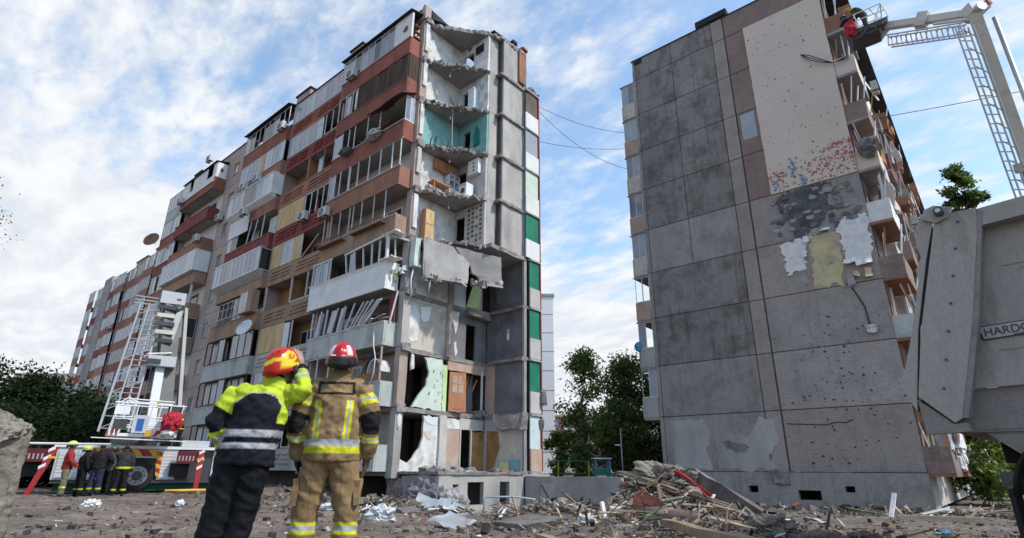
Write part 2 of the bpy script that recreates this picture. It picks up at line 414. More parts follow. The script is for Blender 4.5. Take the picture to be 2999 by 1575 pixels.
# storey 8: clad in dark boards
b = balcony(7, X0, X1, YF, 'red_paint')
nb = 17
for i in range(nb):
    xa = X1 - 0.02 - (i + 1) * 0.285; zt = Z(8) - 0.05 - random.uniform(0, 0.12)
    G().hexa([(xa, YF - 0.02, Z(7) + 1.1), (xa + 0.265, YF - 0.02, Z(7) + 1.1), (xa + 0.265, YF + 0.02, Z(7) + 1.1), (xa, YF + 0.02, Z(7) + 1.1), (xa, YF - 0.02 + random.uniform(-.02, .02), zt), (xa + 0.265, YF - 0.02, zt), (xa + 0.265, YF + 0.02, zt), (xa, YF + 0.02, zt)]).out('board', 'wood_dark', b)
for i in range(3): G().box(X1 - 0.03, X1, YF + 0.04 + i * 0.235, YF + 0.26 + i * 0.235, Z(7) + 1.1, Z(8) - 0.06).out('board', 'wood_dark', b)
g = G()
for x in (-7.05, -6.3, -5.6, -5.05): g.box(x - 0.03, x + 0.03, YF, YF + 0.05, Z(7) + 1.1, Z(8) - 0.05)
g.box(-7.08, -5.02, YF + .002, YF + 0.048, Z(8) - 0.1, Z(8) - 0.04)
g.out('window_frame', 'bar_grey', b)
def cloth(name, mt, par, x0, x1, y, z0, z1, folds=7, amp=0.04, ragged=0.15, seed=0, axis='x'):
    rr = random.Random(seed); n = folds * 3; g = G(); rows = []
    ends = [z0 + rr.uniform(0, ragged) for _ in range(n + 1)]
    for j in range(5):
        row = []
        for i in range(n + 1):
            x = x0 + (x1 - x0) * i / n; zz = z1 + (ends[i] - z1) * j / 4
            yy = y + amp * math.sin(i * 2.1 + seed) * (0.5 + 0.5 * j / 4)
            row.append((x, yy, zz) if axis == 'x' else (yy, x, zz))
        rows.append(row)
    g.sheet(rows)
    o = g.out(name, mt, par, smooth=True)
    md = o.modifiers.new('t', 'SOLIDIFY'); md.thickness = 0.012
    return o
cloth('curtain', 'curtain', b, -6.3, -5.9, YF + 0.1, Z(7) + 1.0, Z(8) - 0.1, 4, seed=2); cloth('curtain', 'curtain', b, -5.35, -5.05, YF + 0.08, Z(7) + 1.2, Z(8) - 0.1, 3, seed=4, ragged=0.5)
# storey 7: open, with a bent awning over it
b = balcony(6, X0, X1, YF, 'red_paint', cap='bar_grey')
g = G()
for x in (-7.05, -6.2, -5.5, -4.9, -3.6, -2.4): g.box(x - 0.025, x + 0.025, YF, YF + 0.05, Z(6) + 1.14, Z(7) - 0.05)
g.box(-7.08, -2.36, YF + .002, YF + 0.048, Z(6) + 1.142, Z(6) + 1.18)
g.out('window_frame', 'pvc', b)
glaze(b, YF + 0.06, -0.05, X1 - 0.05, Z(6) + 1.14, Z(7) - 0.08, 2, 'pvc', ['glass', 'frosted'], 0, axis='y', seed=6)
cloth('curtain', 'blue_pale', b, YF + 0.15, -0.1, X1 - 0.14, Z(6) + 1.1, Z(7) - 0.1, 4, 0.03, axis='y')
unit('pane', 'frosted', b, -7.0, -6.25, YF + 0.02, YF + 0.03, Z(6) + 1.2, Z(7) - 0.1)
o = G().hexa([(-3.4, -1.1, Z(7) - 0.28), (0.05, -1.15, Z(7) - 0.25), (0.1, -0.1, Z(7) + 0.25), (-2.0, -0.3, Z(7) + 0.1), (-3.4, -1.1, Z(7) - 0.23), (0.05, -1.15, Z(7) - 0.2), (0.1, -0.1, Z(7) + 0.3), (-2.0, -0.3, Z(7) + 0.15)]).out('awning', 'wood_dark', b); rough_mesh(o, 0.08, 1.3, 4)
for i in range(10):
    a = Vector((random.uniform(-4.5, -0.8), random.uniform(-0.5, 0.2), Z(6) + random.uniform(1.2, 2.0)))
    G().bar(a, a + Vector((random.uniform(-.7, .7), random.uniform(-.1, .1), random.uniform(-.5, .5))), 0.08, 0.03).out('broken_board', random.choice(('wood_dark', 'wood', 'interior')), b)
# storey 6
b = balcony(5, X0, X1, YF, 'orange_brown', cap='pvc')
g = G()
for x in (-7.05, -6.45, -5.9, -5.0, -4.9, -4.1, -3.05, -2.0, -0.95, -0.25): g.box(x - 0.028, x + 0.028, YF, YF + 0.05, Z(5) + 1.14, Z(6) - 0.05)
g.box(X0, X1, YF, YF + 0.05, Z(6) - 0.05, Z(6)); g.out('window_frame', 'pvc', b)
unit('pane', 'glass', b, -6.95, -6.5, YF + 0.02, YF + 0.03, Z(5) + 1.2, Z(6) - 0.1)
# storey 5
b = balcony(4, X0, X1, YF, 'tan_brown')
g = G()
for x in (-7.0, -6.3, -5.4, -4.45, -4.1, -3.3, -2.2, -1.2): g.box(x - 0.022, x + 0.022, YF, YF + 0.045, Z(4) + 1.1, Z(5) - 0.02)
g.box(X0, X1, YF, YF + 0.05, Z(4) + 1.11, Z(4) + 1.15); g.out('window_frame', 'bar_grey', b)
for xa, xb in ((-7.0, -4.5), (-3.7, -0.9)):
    g = G()
    for zz in (0.75, 1.05): g.box(xa, xb, YF - 0.34, YF - 0.31, Z(4) + zz, Z(4) + zz + 0.05)
    g.box(xa, xb, YF - 0.31, YF - 0.03, Z(4) + 0.74, Z(4) + 0.78)
    for i in range(16):
        x = xa + (xb - xa) * i / 15; g.box(x - 0.012, x + 0.012, YF - 0.335, YF - 0.315, Z(4) + 0.78, Z(4) + 1.05)
    g.out('flower_rack', 'rust', b)
# storey 4: white panelled, glazing blown askew
b = balcony(3, -7.6, X1 - 0.35, YF - 0.05, 'white_paint', h=1.42, cap='pvc', seams=0)
zb = Z(3) + 1.46
def lean(par, x, zlo, zhi, dx, dy=0.0, w=0.08, mt='pvc', y=YF): G().bar((x, y, zlo), (x + dx, y + dy, zhi), w, 0.06).out('mullion', mt, par)
for x, dx in ((-7.5, 0.02), (-6.75, 0.03), (-6.55, 0.0), (-5.95, 0.0), (-5.75, 0.02), (-4.05, -0.28), (-3.3, -0.22), (-2.55, -0.18), (-1.85, -0.1), (-1.25, -0.02), (-0.62, -0.02)): lean(b, x, zb, Z(4) - 0.1, dx)
G().bar((-4.4, YF, Z(4) - 0.16), (X1 - 0.35, YF - 0.1, Z(4) + 0.0), 0.09, 0.1).out('window_frame', 'pvc', b)
G().bar((-7.55, YF, Z(4) - 0.08), (-5.6, YF, Z(4) - 0.08), 0.06, 0.08).out('window_frame', 'pvc', b)
G().bar((-0.5, YF - 0.08, zb), (-0.5, YF - 0.1, Z(4) + 0.0), 0.14, 0.12).out('post', 'pvc', b)
G().bar((-0.52, -0.3, zb + 0.1), (-0.45, -0.45, Z(4) - 0.1), 0.07, 0.06).out('mullion', 'pvc', b); G().bar((-0.5, YF - 0.1, Z(4) + 0.0), (0.1, 0.1, Z(4) - 0.25), 0.1, 0.1).out('window_frame', 'pvc', b)
for a, c, mm in ((-7.45, -6.8, 'glass'), (-6.5, -6.0, 'frosted'), (-3.9, -3.4, 'glass')): unit('pane', mm, b, a, c, YF + 0.02, YF + 0.03, zb + 0.05, Z(4) - 0.16)
o = G().box(-0.95, 0.2, -0.95, -0.3, Z(4) - 0.02, Z(4) + 0.07).out('torn_sheet', 'white_paint', b); rough_mesh(o, 0.11, 5.5, 6)
o = G().box(-0.9, 0.1, -0.95, -0.35, zb - 0.02, zb + 0.04).out('torn_sheet', 'white_paint', b); rough_mesh(o, 0.09, 5.5, 6)
for i in range(7):
    a = Vector((-0.45 + random.uniform(-.1, .35), -0.6 + random.uniform(-.1, .5), zb - random.uniform(0.1, 0.9)))
    o = G().box(a.x, a.x + random.uniform(.1, .3), a.y, a.y + random.uniform(.05, .25), a.z - random.uniform(.15, .4), a.z).out('torn_sheet', random.choice(('white_paint', 'white_paint', 'lime', 'grey_plaster')), b); rough_mesh(o, 0.12, 3.0, 3)
o = G().box(-0.15, 0.12, 0.1, 0.4, Z(3) + 1.4, Z(4) - 0.12).out('post', 'orange_brown', b)
o = G().box(0.12, 0.5, 0.1, 0.42, Z(3) + 1.15, Z(4) - 0.15).out('wall_panel', 'mint', LB); rough_mesh(o, 0.05, 2.0, 4)
# storey 3: glazing folded over
b = balcony(2, -7.2, X1 - 0.2, YF, 'grey_green', h=1.15, seams=1)
for i, (x, dx) in enumerate(((-6.9, 0.02), (-6.2, 0.25), (-5.6, 0.3), (-4.9, 0.45), (-4.3, 0.6), (-3.6, 0.8), (-3.2, 1.0), (-2.9, 1.15), (-2.6, 1.3), (-2.5, 1.5), (-2.2, 1.55), (-2.0, 1.3))):
    lean(b, x, Z(2) + 1.15, Z(3) - 0.25 - 0.03 * i, dx, -0.05 * (i % 3), 0.075)
for x in (-6.6, -5.4, -4.5): G().hexa([(x, YF + .03, Z(2) + 1.2), (x + .5, YF + .03, Z(2) + 1.2), (x + .5, YF + .045, Z(2) + 1.2), (x, YF + .045, Z(2) + 1.2), (x + .3, YF + .03, Z(3) - .4), (x + .8, YF + .03, Z(3) - .4), (x + .8, YF + .045, Z(3) - .4), (x + .3, YF + .045, Z(3) - .4)]).out('pane', 'frosted', b)
G().box(-0.75, -0.3, -0.25, -0.2, Z(2) + 1.1, Z(3) - 0.2).out('panel', 'dark_red', b)
G().bar((-0.28, -0.5, Z(2) + 1.1), (-0.1, -0.3, Z(3) - 0.15), 0.07, 0.06).out('mullion', 'pvc', b)
for i in range(14):
    a = Vector((random.uniform(-2.4, -0.6), random.uniform(-0.7, 0), Z(2) + 1.15 + random.uniform(0, 0.35)))
    G().bar(a, a + Vector((random.uniform(-.6, .6), random.uniform(-.2, .2), random.uniform(-.1, .3))), 0.12, 0.03).out('broken_board', random.choice(('dark_red', 'wood', 'wood_dark', 'pvc')), b)
o = G().box(-4.2, -2.0, YF - 0.06, YF - 0.03, Z(2) + 1.13, Z(2) + 1.17).out('torn_sheet', 'metal_grey', b); rough_mesh(o, 0.05, 1.5, 4)
# storeys 2 and 1
for f in (2, 1):
    b = balcony(f - 1, -2.6, X1 - 0.1, YF, 'grey_green', h=1.1, seams=0)
    b2 = balcony(f - 1, -7.05, -3.0, YF, 'grey_green', h=1.1, seams=1)
    g = G()
    for x in (-6.9, -5.9, -4.8, -3.9, -3.05): g.box(x - 0.03, x + 0.03, YF, YF + 0.05, Z(f - 1) + 1.1, Z(f) - 0.1)
    g.box(-6.93, -3.02, YF + .002, YF + .048, Z(f) - .1, Z(f) - .05)
    g.out('window_frame', 'bar_grey', b2)
    G().box(-0.5, -0.42, YF + 0.02, YF + 0.1, Z(f - 1) + 1.1, Z(f) - 0.05).out('post', 'facade', b)
G().bar((-2.5, -0.3, Z(1) + 2.2), (-1.4, -0.4, Z(1) + 2.6), 0.05).out('bent_bar', 'metal_dark', b); 
for i in range(5): G().bar((-2.6 + .2 * i, -.4, Z(1) + 1.3 + .2 * (i % 2)), (-1.9 + .1 * i, -.5, Z(1) + 2.0 + .15 * i), 0.035).out('bent_bar', 'metal_dark', b)
for i in range(14): G().box(-2.55 + 0.15 * i, -2.45 + 0.15 * i, -0.62, -0.6, Z(1) + 1.1, Z(1) + 1.55).out('slat', 'wood', b)
o = G()
for i in range(9):
    t0, t1 = PI * i / 9, PI * (i + 1) / 9
    for yy in (-0.7, -0.2): o.bar((-0.9 - 0.5 * math.cos(t0), yy, Z(1) + 1.55 + 0.6 * math.sin(t0)), (-0.9 - 0.5 * math.cos(t1), yy, Z(1) + 1.55 + 0.6 * math.sin(t1)), 0.05)
    o.add([(-0.9 - 0.5 * math.cos(t), yy, Z(1) + 1.55 + 0.6 * math.sin(t)) for t, yy in ((t0, -0.7), (t1, -0.7), (t1, -0.2), (t0, -0.2))], [(0, 1, 2, 3)])
o.out('bent_frame', 'pvc', b)
# ------------------------------------------------ second bay: recessed loggias with relief parapets
L0, L1_, LY = -13.7, -7.3, -0.5
lsp = {9: ('red_paint', 'full'), 8: ('dark_red', 'half'), 7: ('orange_brown', 'open'), 6: ('dark_red', 'ply'), 5: ('tan_brown', 'plywin'), 4: ('tan_brown', 'open2'), 3: ('concrete_light', 'ply2'), 2: ('concrete_light', 'full'), 1: ('concrete_light', 'half')}
for f, (mt, kind) in lsp.items():
    k = f - 1; z0, z1 = Z(k) + 1.12, Z(k + 1) - 0.06
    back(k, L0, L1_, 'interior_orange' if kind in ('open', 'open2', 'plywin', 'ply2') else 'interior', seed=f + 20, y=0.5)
    b = balcony(k, L0, L1_, LY, mt, h=1.08, dashes=True, seams=1, sides=(False, False))
    if kind == 'full': glaze(b, L0 + 0.05, L1_ - 0.05, LY, z0, z1, 9, 'pvc', ['glass', 'frosted', 'glass'], 0.05, seed=f)
    elif kind == 'half':
        glaze(b, L0 + 0.05, -10.2, LY, z0, z1, 5, 'pvc', ['glass', 'frosted', 'glass'], 0.0, seed=f); glaze(b, -10.1, -9.3, LY, z0, z1, 1, 'pvc', ['frosted'], seed=f, mid=True)
        g = G()
        for x in (-9.0, -8.2, -7.5): g.box(x - 0.025, x + 0.025, LY, LY + 0.05, z0, z1)
        g.box(-9.02, -7.48, LY + .002, LY + .048, z0 + .001, z0 + .05)
        g.out('window_frame', 'pvc', b)
    elif kind in ('open', 'open2'):
        for x in (-10.5,): G().box(x - 0.05, x + 0.05, LY, 0.4, z0, z1).out('partition', 'wood', b)
        g = G()
        for x in (L0 + 0.1, -10.4, -8.6, L1_ - 0.1): g.box(x - 0.03, x + 0.03, LY, LY + 0.06, z0, z1)
        g.box(-10.4, L1_ - .1, LY, LY + 0.06, z0, z0 + 0.06); g.out('window_frame', 'pvc' if kind == 'open2' else 'bar_brown', b)
        if kind == 'open':
            cloth('curtain', 'blue_pale', b, -9.9, -9.4, -0.1, z0 - 0.4, z1, 3, seed=9); cloth('curtain', 'dark_red', b, -10.3, -9.9, -0.15, z0 - 0.4, z0 + 0.7, 3, seed=5)
    elif kind == 'ply':
        G().box(L0 + 0.1, -10.3, LY, LY + 0.03, z0, z1).out('boarding', 'plywood', b)
        g = G()
        for x in (-10.2, -9.5, -8.8, -8.1, -7.5): g.box(x - 0.028, x + 0.028, LY, LY + 0.05, z0, z1)
        g.box(-10.2, L1_, LY, LY + 0.05, z1 - 0.05, z1); g.out('window_frame', 'pvc', b)
        cloth('curtain', 'dark_red', b, -10.1, -9.6, 0.1, z0, z1, 3, seed=8)
    elif kind == 'plywin':
        G().box(L0 + 0.1, -12.4, LY, LY + 0.03, z0, z1).out('boarding', 'plywood', b); G().box(-10.9, -10.0, LY, LY + 0.03, z0, z1).out('boarding', 'plywood', b)
        glaze(b, -12.35, -10.95, LY, z0, z1, 2, 'pvc', ['frosted', 'glass'], seed=f)
        G().box(-9.95, -9.85, LY, LY + 0.06, z0, z1).out('post', 'pvc', b); G().bar((-9.6, LY - .05, z0 - .1), (-7.6, LY - 0.2, z0 + 0.9), 0.07, 0.04).out('broken_board', 'bar_grey', b)
    elif kind == 'ply2':
        for i in range(3): G().box(L0 + 0.1 + i * 1.02, L0 + 1.08 + i * 1.02, LY, LY + 0.03, z0, z1).out('boarding', 'plywood', b)
        G().box(-10.5, -9.9, LY - 0.02, LY + 0.03, z0 - 0.1, z1 - 0.1).out('boarding', 'white_paint', b); G().box(-9.7, -9.62, LY, LY + 0.06, z0, z1).out('post', 'pvc', b)
# ------------------------------------------------ third bay: glazed balconies (X -20.8 .. -13.9)
P0, P1_ = -20.75, -13.95
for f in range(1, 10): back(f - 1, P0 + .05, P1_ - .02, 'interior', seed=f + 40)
b = balcony(8, P0, P1_, YF, 'red_paint'); glaze(b, P0, P1_, YF, Z(8) + 1.12, 26.0, 9, 'pvc', ['glass_dark', 'glass_dark', 'glass'], 0.3, seed=12)
G().hexa([(P0 - .1, YF - .25, 26.03), (P1_ + .1, YF - .25, 26.03), (P1_ + .1, 0, 26.3), (P0 - .1, 0, 26.3), (P0 - .1, YF - .25, 26.1), (P1_ + .1, YF - .25, 26.1), (P1_ + .1, 0, 26.37), (P0 - .1, 0, 26.37)]).out('awning', 'roof_felt', b)
b = balcony(7, P0, P1_, YF, 'orange_brown'); glaze(b, P0, -17.4, YF, Z(7) + 1.12, Z(8) - .05, 5, 'pvc', ['glass', 'frosted'], 0, seed=13); G().box(-17.36, -16.75, YF, YF + .04, Z(7) + 1.12, Z(8) - .05).out('boarding', 'plywood', b); glaze(b, -16.7, P1_, YF, Z(7) + 1.12, Z(8) - .05, 5, 'pvc', ['glass', 'glass', 'frosted'], 0, seed=14)
b = balcony(6, P0, P1_, YF, 'orange_brown')
g = G()
g.box(P0 - .1, P1_ + .05, YF - .42, YF - .03, Z(6) + 1.12, Z(6) + 1.17); g.hexa([(P0, YF - .03, Z(6) + .85), (P1_, YF - .03, Z(6) + .85), (P1_, YF - .02, Z(6) + .85), (P0, YF - .02, Z(6) + .85), (P0 - .1, YF - .42, Z(6) + 1.12), (P1_, YF - .42, Z(6) + 1.12), (P1_, YF - .03, Z(6) + 1.119), (P0 - .1, YF - .03, Z(6) + 1.119)])
g.box(P0 - .1, P1_ + .05, YF - .45, YF - .03, Z(7) - .05, Z(7) + .01); g.out('bay', 'white_paint', b)
glaze(b, P0 - .1, -14.6, YF - .42, Z(6) + 1.17, Z(7) - .05, 7, 'pvc', ['glass', 'frosted', 'glass_dark'], 0.0, seed=15)
G().box(-14.58, P1_ + .05, YF - .42, YF - .38, Z(6) + 1.17, Z(7) - .05).out('panel', 'white_paint', b); G().box(P1_, P1_ + .05, YF - .37, -.05, Z(6) + 1.17, Z(7) - .05).out('panel', 'white_paint', b)
G().box(P0, -17.6, YF - .03, YF - .005, Z(6) - .6, Z(6) + .8).out('panel', 'white_paint', b)
b = balcony(5, P0, P1_, YF, 'dark_red')
g = G()
g.box(P0, -15.2, YF + .005, YF + .055, Z(5) + 1.1, Z(5) + 1.14)
for x, dx in ((P0 + .05, 0), (-20.0, 0), (-19.2, .1), (-17.5, .35), (-16.6, .4), (-15.3, .1)): g.bar((x, YF + .03, Z(5) + 1.1), (x + dx, YF + .03, Z(6) - .05), .06, .05)
g.out('window_frame', 'pvc', b); unit('pane', 'frosted', b, -20.65, -20.05, YF + .02, YF + .03, Z(5) + 1.15, Z(6) - .1); unit('pane', 'glass_dark', b, -19.9, -19.3, YF + .02, YF + .03, Z(5) + 1.15, Z(6) - .1)
cloth('curtain', 'curtain', b, -19.1, -17.8, 0.2, Z(5) + .8, Z(6) - .1, 6, seed=13); G().box(-15.2, -14.2, -.3, .1, Z(5) + 1.1, Z(6) - .2).out('shelf', 'bar_grey', b)
for i in range(6): G().box(-15.1 + .15 * i, -15.0 + .15 * i, -.34, -.2, Z(5) + 1.2 + .2 * (i % 3), Z(5) + 1.35 + .2 * (i % 3)).out('box', random.choice(('plywood', 'white_paint', 'grey_green')), b)
b = balcony(4, P0, P1_, YF, 'tan_brown')
g = G(); g.box(P0 - .15, P1_ + .05, YF - .45, YF - .03, Z(4) + 1.1, Z(4) + 1.15); g.hexa([(P0, YF - .03, Z(4) + .65), (P1_, YF - .03, Z(4) + .65), (P1_, YF - .02, Z(4) + .65), (P0, YF - .02, Z(4) + .65), (P0 - .15, YF - .45, Z(4) + 1.1), (P1_, YF - .45, Z(4) + 1.1), (P1_, YF - .03, Z(4) + 1.099), (P0 - .15, YF - .03, Z(4) + 1.099)]); g.box(P0 - .15, P1_ + .05, YF - .45, YF - .03, Z(5) - .1, Z(5) - .04); g.out('bay', 'metal_grey', b)
glaze(b, P0 - .15, P1_ + .02, YF - .45, Z(4) + 1.15, Z(5) - .1, 11, 'pvc', ['frosted', 'frosted', 'glass'], 0, seed=17); glaze(b, YF - .38, -.1, P1_ - .03, Z(4) + 1.15, Z(5) - .1, 1, 'pvc', ['glass_dark'], axis='y')
b = balcony(3, P0, P1_, YF, 'tan_brown')
g = G()
for zz in (1.12, 1.75, 2.2): g.box(P0 - .5, -15.7, YF - .5, YF - .47, Z(3) + zz, Z(3) + zz + .03)
for i in range(9): x = P0 - .48 + i * .65; g.box(x, x + .03, YF - .5, YF - .47, Z(3) + 1.1, Z(3) + 2.2); g.box(x, x + .03, YF - .47, YF, Z(3) + 1.1, Z(3) + 1.13)
g.out('clothes_rack', 'bar_grey', b)
G().box(-15.6, P1_, YF - .45, YF + .02, Z(3) + 1.1, Z(4) - .25).out('cupboard', 'tan_brown', b); G().box(-15.62, -14.6, YF - .47, YF - .455, Z(3) + 1.15, Z(4) - .3).out('boarding', 'interior_white', b)
glaze(b, -18.6, -15.8, YF + .1, Z(3) + 1.12, Z(4) - .1, 4, 'bar_brown', ['glass_dark', 'glass'], .2, seed=18)
for f, mt in ((3, 'concrete_light'), (2, 'grey_green'), (1, 'grey_green')):
    b = balcony(f - 1, P0 - .1, P1_, YF, mt if f < 3 else 'grey_green'); glaze(b, P0 - .1, P1_, YF, Z(f - 1) + 1.12, Z(f) - .05, 7, 'wood_dark', ['glass'], .75, th=.07, seed=30 + f)
    cloth('curtain', 'curtain', b, P0 + .3, -17.9, YF + .25, Z(f - 1) + 1.0, Z(f) - .1, 9, .07, .1, seed=f); cloth('curtain', 'curtain', b, -17.6, P1_ - .8, YF + .3, Z(f - 1) + 1.0, Z(f) - .1, 8, .07, .1, seed=f + 3)
# ------------------------------------------------ stair wall with small windows (X -25.5 .. -20.9)
for f in range(1, 10):
    k = f - 1; wx0, wx1, wz0, wz1 = -24.35, -23.45, Z(k) + .2 + .9 - .1, Z(k) + 2.1
    g = G(); a0, a1, c0, c1 = -25.55, -20.97, Z(k) + .015, Z(k + 1) - .015
    g.box(a0, wx0, 0, .3, c0, c1); g.box(wx1, a1, 0, .3, c0, c1); g.box(wx0, wx1, .0005, .3, c0, wz0); g.box(wx0, wx1, .0005, .3, wz1, c1)
    w = g.out('wall_panel', 'facade', LB)
    glaze(w, wx0, wx1, .12, wz0, wz1, 2, 'pvc', ['glass', 'frosted', 'glass_dark', 'curtain'], 0, th=.07, seed=50 + f)
    G().box(wx0 - .06, wx1 + .06, -.07, .11, wz0 - .04, wz0).out('sill', 'metal_grey', w)
box('joint_core', 'joint', LB, -25.5, -21.0, .25, .6, .7, 26.0)
# ------------------------------------------------ fourth bay: projecting balconies (X -33 .. -25.7) and loggias beyond
Q0, Q1 = -32.9, -25.72
qs = {9: ('red_paint', 'white'), 8: ('dark_red', 'open'), 7: ('orange_brown', 'open'), 6: ('tan_brown', 'glz'), 5: ('tan_brown', 'open'), 4: ('tan_brown', 'glz2'), 3: ('tan_brown', 'open'), 2: ('grey_green', 'open'), 1: ('grey_green', 'glz2')}
for f, (mt, kind) in qs.items():
    k = f - 1; back(k, Q0, Q1 + .1, 'interior_white', seed=60 + f, y=.1)
    b = balcony(k, Q0, Q1, YF - .15, mt, yb=.1)
    if kind == 'white':
        G().box(Q0 - .05, Q1 - .1, YF - .22, YF - .18, Z(k) + .65, Z(k) + 1.25).out('panel', 'white_paint', b); G().box(Q0, Q0 + 1.5, YF - .15, YF - .1, Z(k) + 1.25, Z(k + 1) - .3).out('panel', 'white_paint', b)
        G().box(-30.6, -27.6, YF - .15, YF - .1, Z(k) + 1.25, Z(k + 1) - .3).out('panel', 'white_paint', b); p = G().box(-25.75, -25.7, YF - .1, .0, Z(k) + 1.12, Z(k + 1) - .3).out('panel', 'white_paint', b)
        G().box(-26.4, -25.76, YF - .15, YF - .1, Z(k) + 1.12, Z(k + 1) - .3).out('panel', 'white_paint', b)
        G().poly([(-25.69, YF + .2, Z(k) + 2.1), (-25.69, YF + .45, Z(k) + 1.9), (-25.69, YF + .3, Z(k) + 1.6), (-25.69, YF + .15, Z(k) + 1.7)], (.006, 0, 0)).out('hole', 'interior', b)  # another flat polygon, the dark inside of a hole given by colour
        G().hexa([(Q0, YF - .3, Z(9) - .3), (Q1 + .1, YF - .3, Z(9) - .3), (Q1 + .1, 0, Z(9) - .05), (Q0, 0, Z(9) - .05), (Q0, YF - .3, Z(9) - .24), (Q1 + .1, YF - .3, Z(9) - .24), (Q1 + .1, 0, Z(9)), (Q0, 0, Z(9))]).out('awning', 'roof_felt', b)
    elif kind in ('glz', 'glz2'):
        y = YF - (.45 if kind == 'glz' else .2)
        if kind == 'glz':
            g = G(); g.box(Q0, Q1 + .1, y, -.02, Z(k) + .98, Z(k) + 1.1); g.box(Q0, Q1 + .1, y, -.02, Z(k + 1) - .12, Z(k + 1) - .04); g.out('bay', 'white_paint', b)
            G().box(Q1 + .04, Q1 + .09, y + .06, -.02, Z(k) + 1.1, Z(k + 1) - .12).out('panel', 'white_paint', b); G().box(Q1 - 1.5, Q1 + .04, y, y + .05, Z(k) + 1.1, Z(k + 1) - .12).out('panel', 'white_paint', b)
            glaze(b, Q0, Q1 - 1.5, y, Z(k) + 1.1, Z(k + 1) - .12, 9, 'pvc', ['frosted'], 0, seed=f)
        else: glaze(b, Q0, Q1, YF - .15, Z(k) + 1.12, Z(k + 1) - .05, 8, 'pvc', ['glass', 'glass_dark', 'frosted'], .15, seed=f); glaze(b, YF - .08, -.05, Q1 - .05, Z(k) + 1.12, Z(k + 1) - .05, 1, 'pvc', ['glass_dark'], axis='y')
    elif f in (5, 3):
        G().box(Q1 - .5, Q1 - .35, YF - .1, YF + .05, Z(k) + 1.1, Z(k + 1)).out('post', 'bar_grey', b)
for f in range(1, 10):
    k = f - 1; back(k, -37.3, -33.1, 'interior', seed=80 + f)
    b = balcony(k, -37.3, -33.05, YF + .1, ['red_paint', 'dark_red', 'orange_brown', 'grey_green'][(f * 3) % 4] if f > 2 else 'grey_green', sides=(True, False))
    glaze(b, -37.3, -33.05, YF + .1, Z(k) + 1.12, Z(k + 1) - .05, 6, 'pvc', ['glass', 'frosted', 'glass_dark'], .1, seed=90 + f)
box('fin_wall', 'facade', LB, -33.04, -32.92, -.3, .4, .6, 26.0); box('fin_wall', 'facade', LB, -37.6, -37.4, -.3, 4.2, .6, 26.0)
# ------------------------------------------------ far wing, set back (X -85 .. -40)
FY = 4.2
g = G(); g.box(-82.1, -37.5, FY + .9, 13, -1, 25.9); g.out('wall', 'facade', LB)
rr = random.Random(5)
for f in range(1, 10):
    k = f - 1
    for i, (xa, xb) in enumerate([(-40.5 - 3.55 * j - 3.45, -40.5 - 3.55 * j) for j in range(9)] + [(-79.0, -76.1), (-82.1, -79.1)]):
        mt = rr.choice(['red_paint', 'orange_brown', 'red_paint', 'dark_red', 'tan_brown', 'concrete_light'] if f > 3 else ['tan_brown', 'orange_brown', 'concrete_light', 'grey_green'])
        dy = -.25 if (i % 3 == 1) else 0
        b = G().box(xa, xb, FY + dy, FY + .88, Z(k), Z(k) + .12).out('balcony', 'concrete', LB)
        G().box(xa, xb, FY + dy - .08, FY + dy - .002, Z(k) - .03, Z(k) + 1.08).out('parapet', mt, b)
        g = G(); kind = rr.random(); n = 5
        for q in range(n):
            a, c = xa + (xb - xa) * q / n, xa + (xb - xa) * (q + 1) / n
            g.box(a, a + .09, FY + dy - .07, FY + dy, Z(k) + 1.085, Z(k + 1) - .04, 0)
            mi = 1 + (rr.randrange(3) if kind > .25 else 2)
            if rr.random() < .9: g.box(a + .09, c, FY + dy - .04, FY + dy - .02, Z(k) + 1.085, Z(k + 1) - .06, mi)
        g.box(xa, xb, FY + dy - .07, FY + dy, Z(k + 1) - .06, Z(k + 1) - .031, 0)
        g.out('window', ['pvc', 'glass', 'frosted', 'glass_dark'], b)
for k in range(9): box('wall_panel', 'concrete', LB, -76.0, -72.5, FY - .12, FY + .95, Z(k) + .01, Z(k + 1) - .01 + (.9 if k == 8 else 0))
# ------------------------------------------------ roof edge
box('parapet', 'facade', LB, -37.4, -.3, 0.0, .25, 26.0, 26.75); box('coping', 'roof_felt', LB, -37.5, -.25, -.08, .32, 26.752, 26.80)
box('parapet', 'facade', LB, -82.1, -37.4, FY + .6, FY + .85, 25.9, 26.5); box('coping', 'roof_felt', LB, -82.2, -37.4, FY + .52, FY + .9, 26.502, 26.55)
for xa, xb, y, zt in ((-9.0, -7.6, .7, 29.0), (-16.3, -14.3, .7, 28.6), (-36.0, -34.3, .7, 28.6), (-59.6, -57.2, 5.2, 28.0), (-66.9, -62.5, 5.2, 27.8), (-75.9, -72.7, 5.2, 27.4), (-81, -78, 5.2, 27.0)):
    c = box('chimney', 'facade', LB, xa, xb, y, y + 1.6, 25.9, zt); G().box(xa - .1, xb + .1, y - .1, y + 1.7, zt + .001, zt + .12).out('cap', 'roof_felt', c)
o = G().poly([(-.28, -.05, 26.0), (.12, -.05, 26.0), (.16, -.1, 26.9), (.0, -.1, 27.0), (-.28, -.05, 26.8)], (0, .45, 0)).out('parapet', 'facade', LB)
G().hexa([(-.25, .4, 26.1), (.3, .4, 26.1), (.85, 1.9, 26.05), (-.25, 1.9, 26.05), (-.25, .4, 26.9), (.12, .4, 26.9), (.55, 1.9, 26.12), (-.25, 1.9, 26.2)]).out('roof_sheet', 'roof_felt', LB)
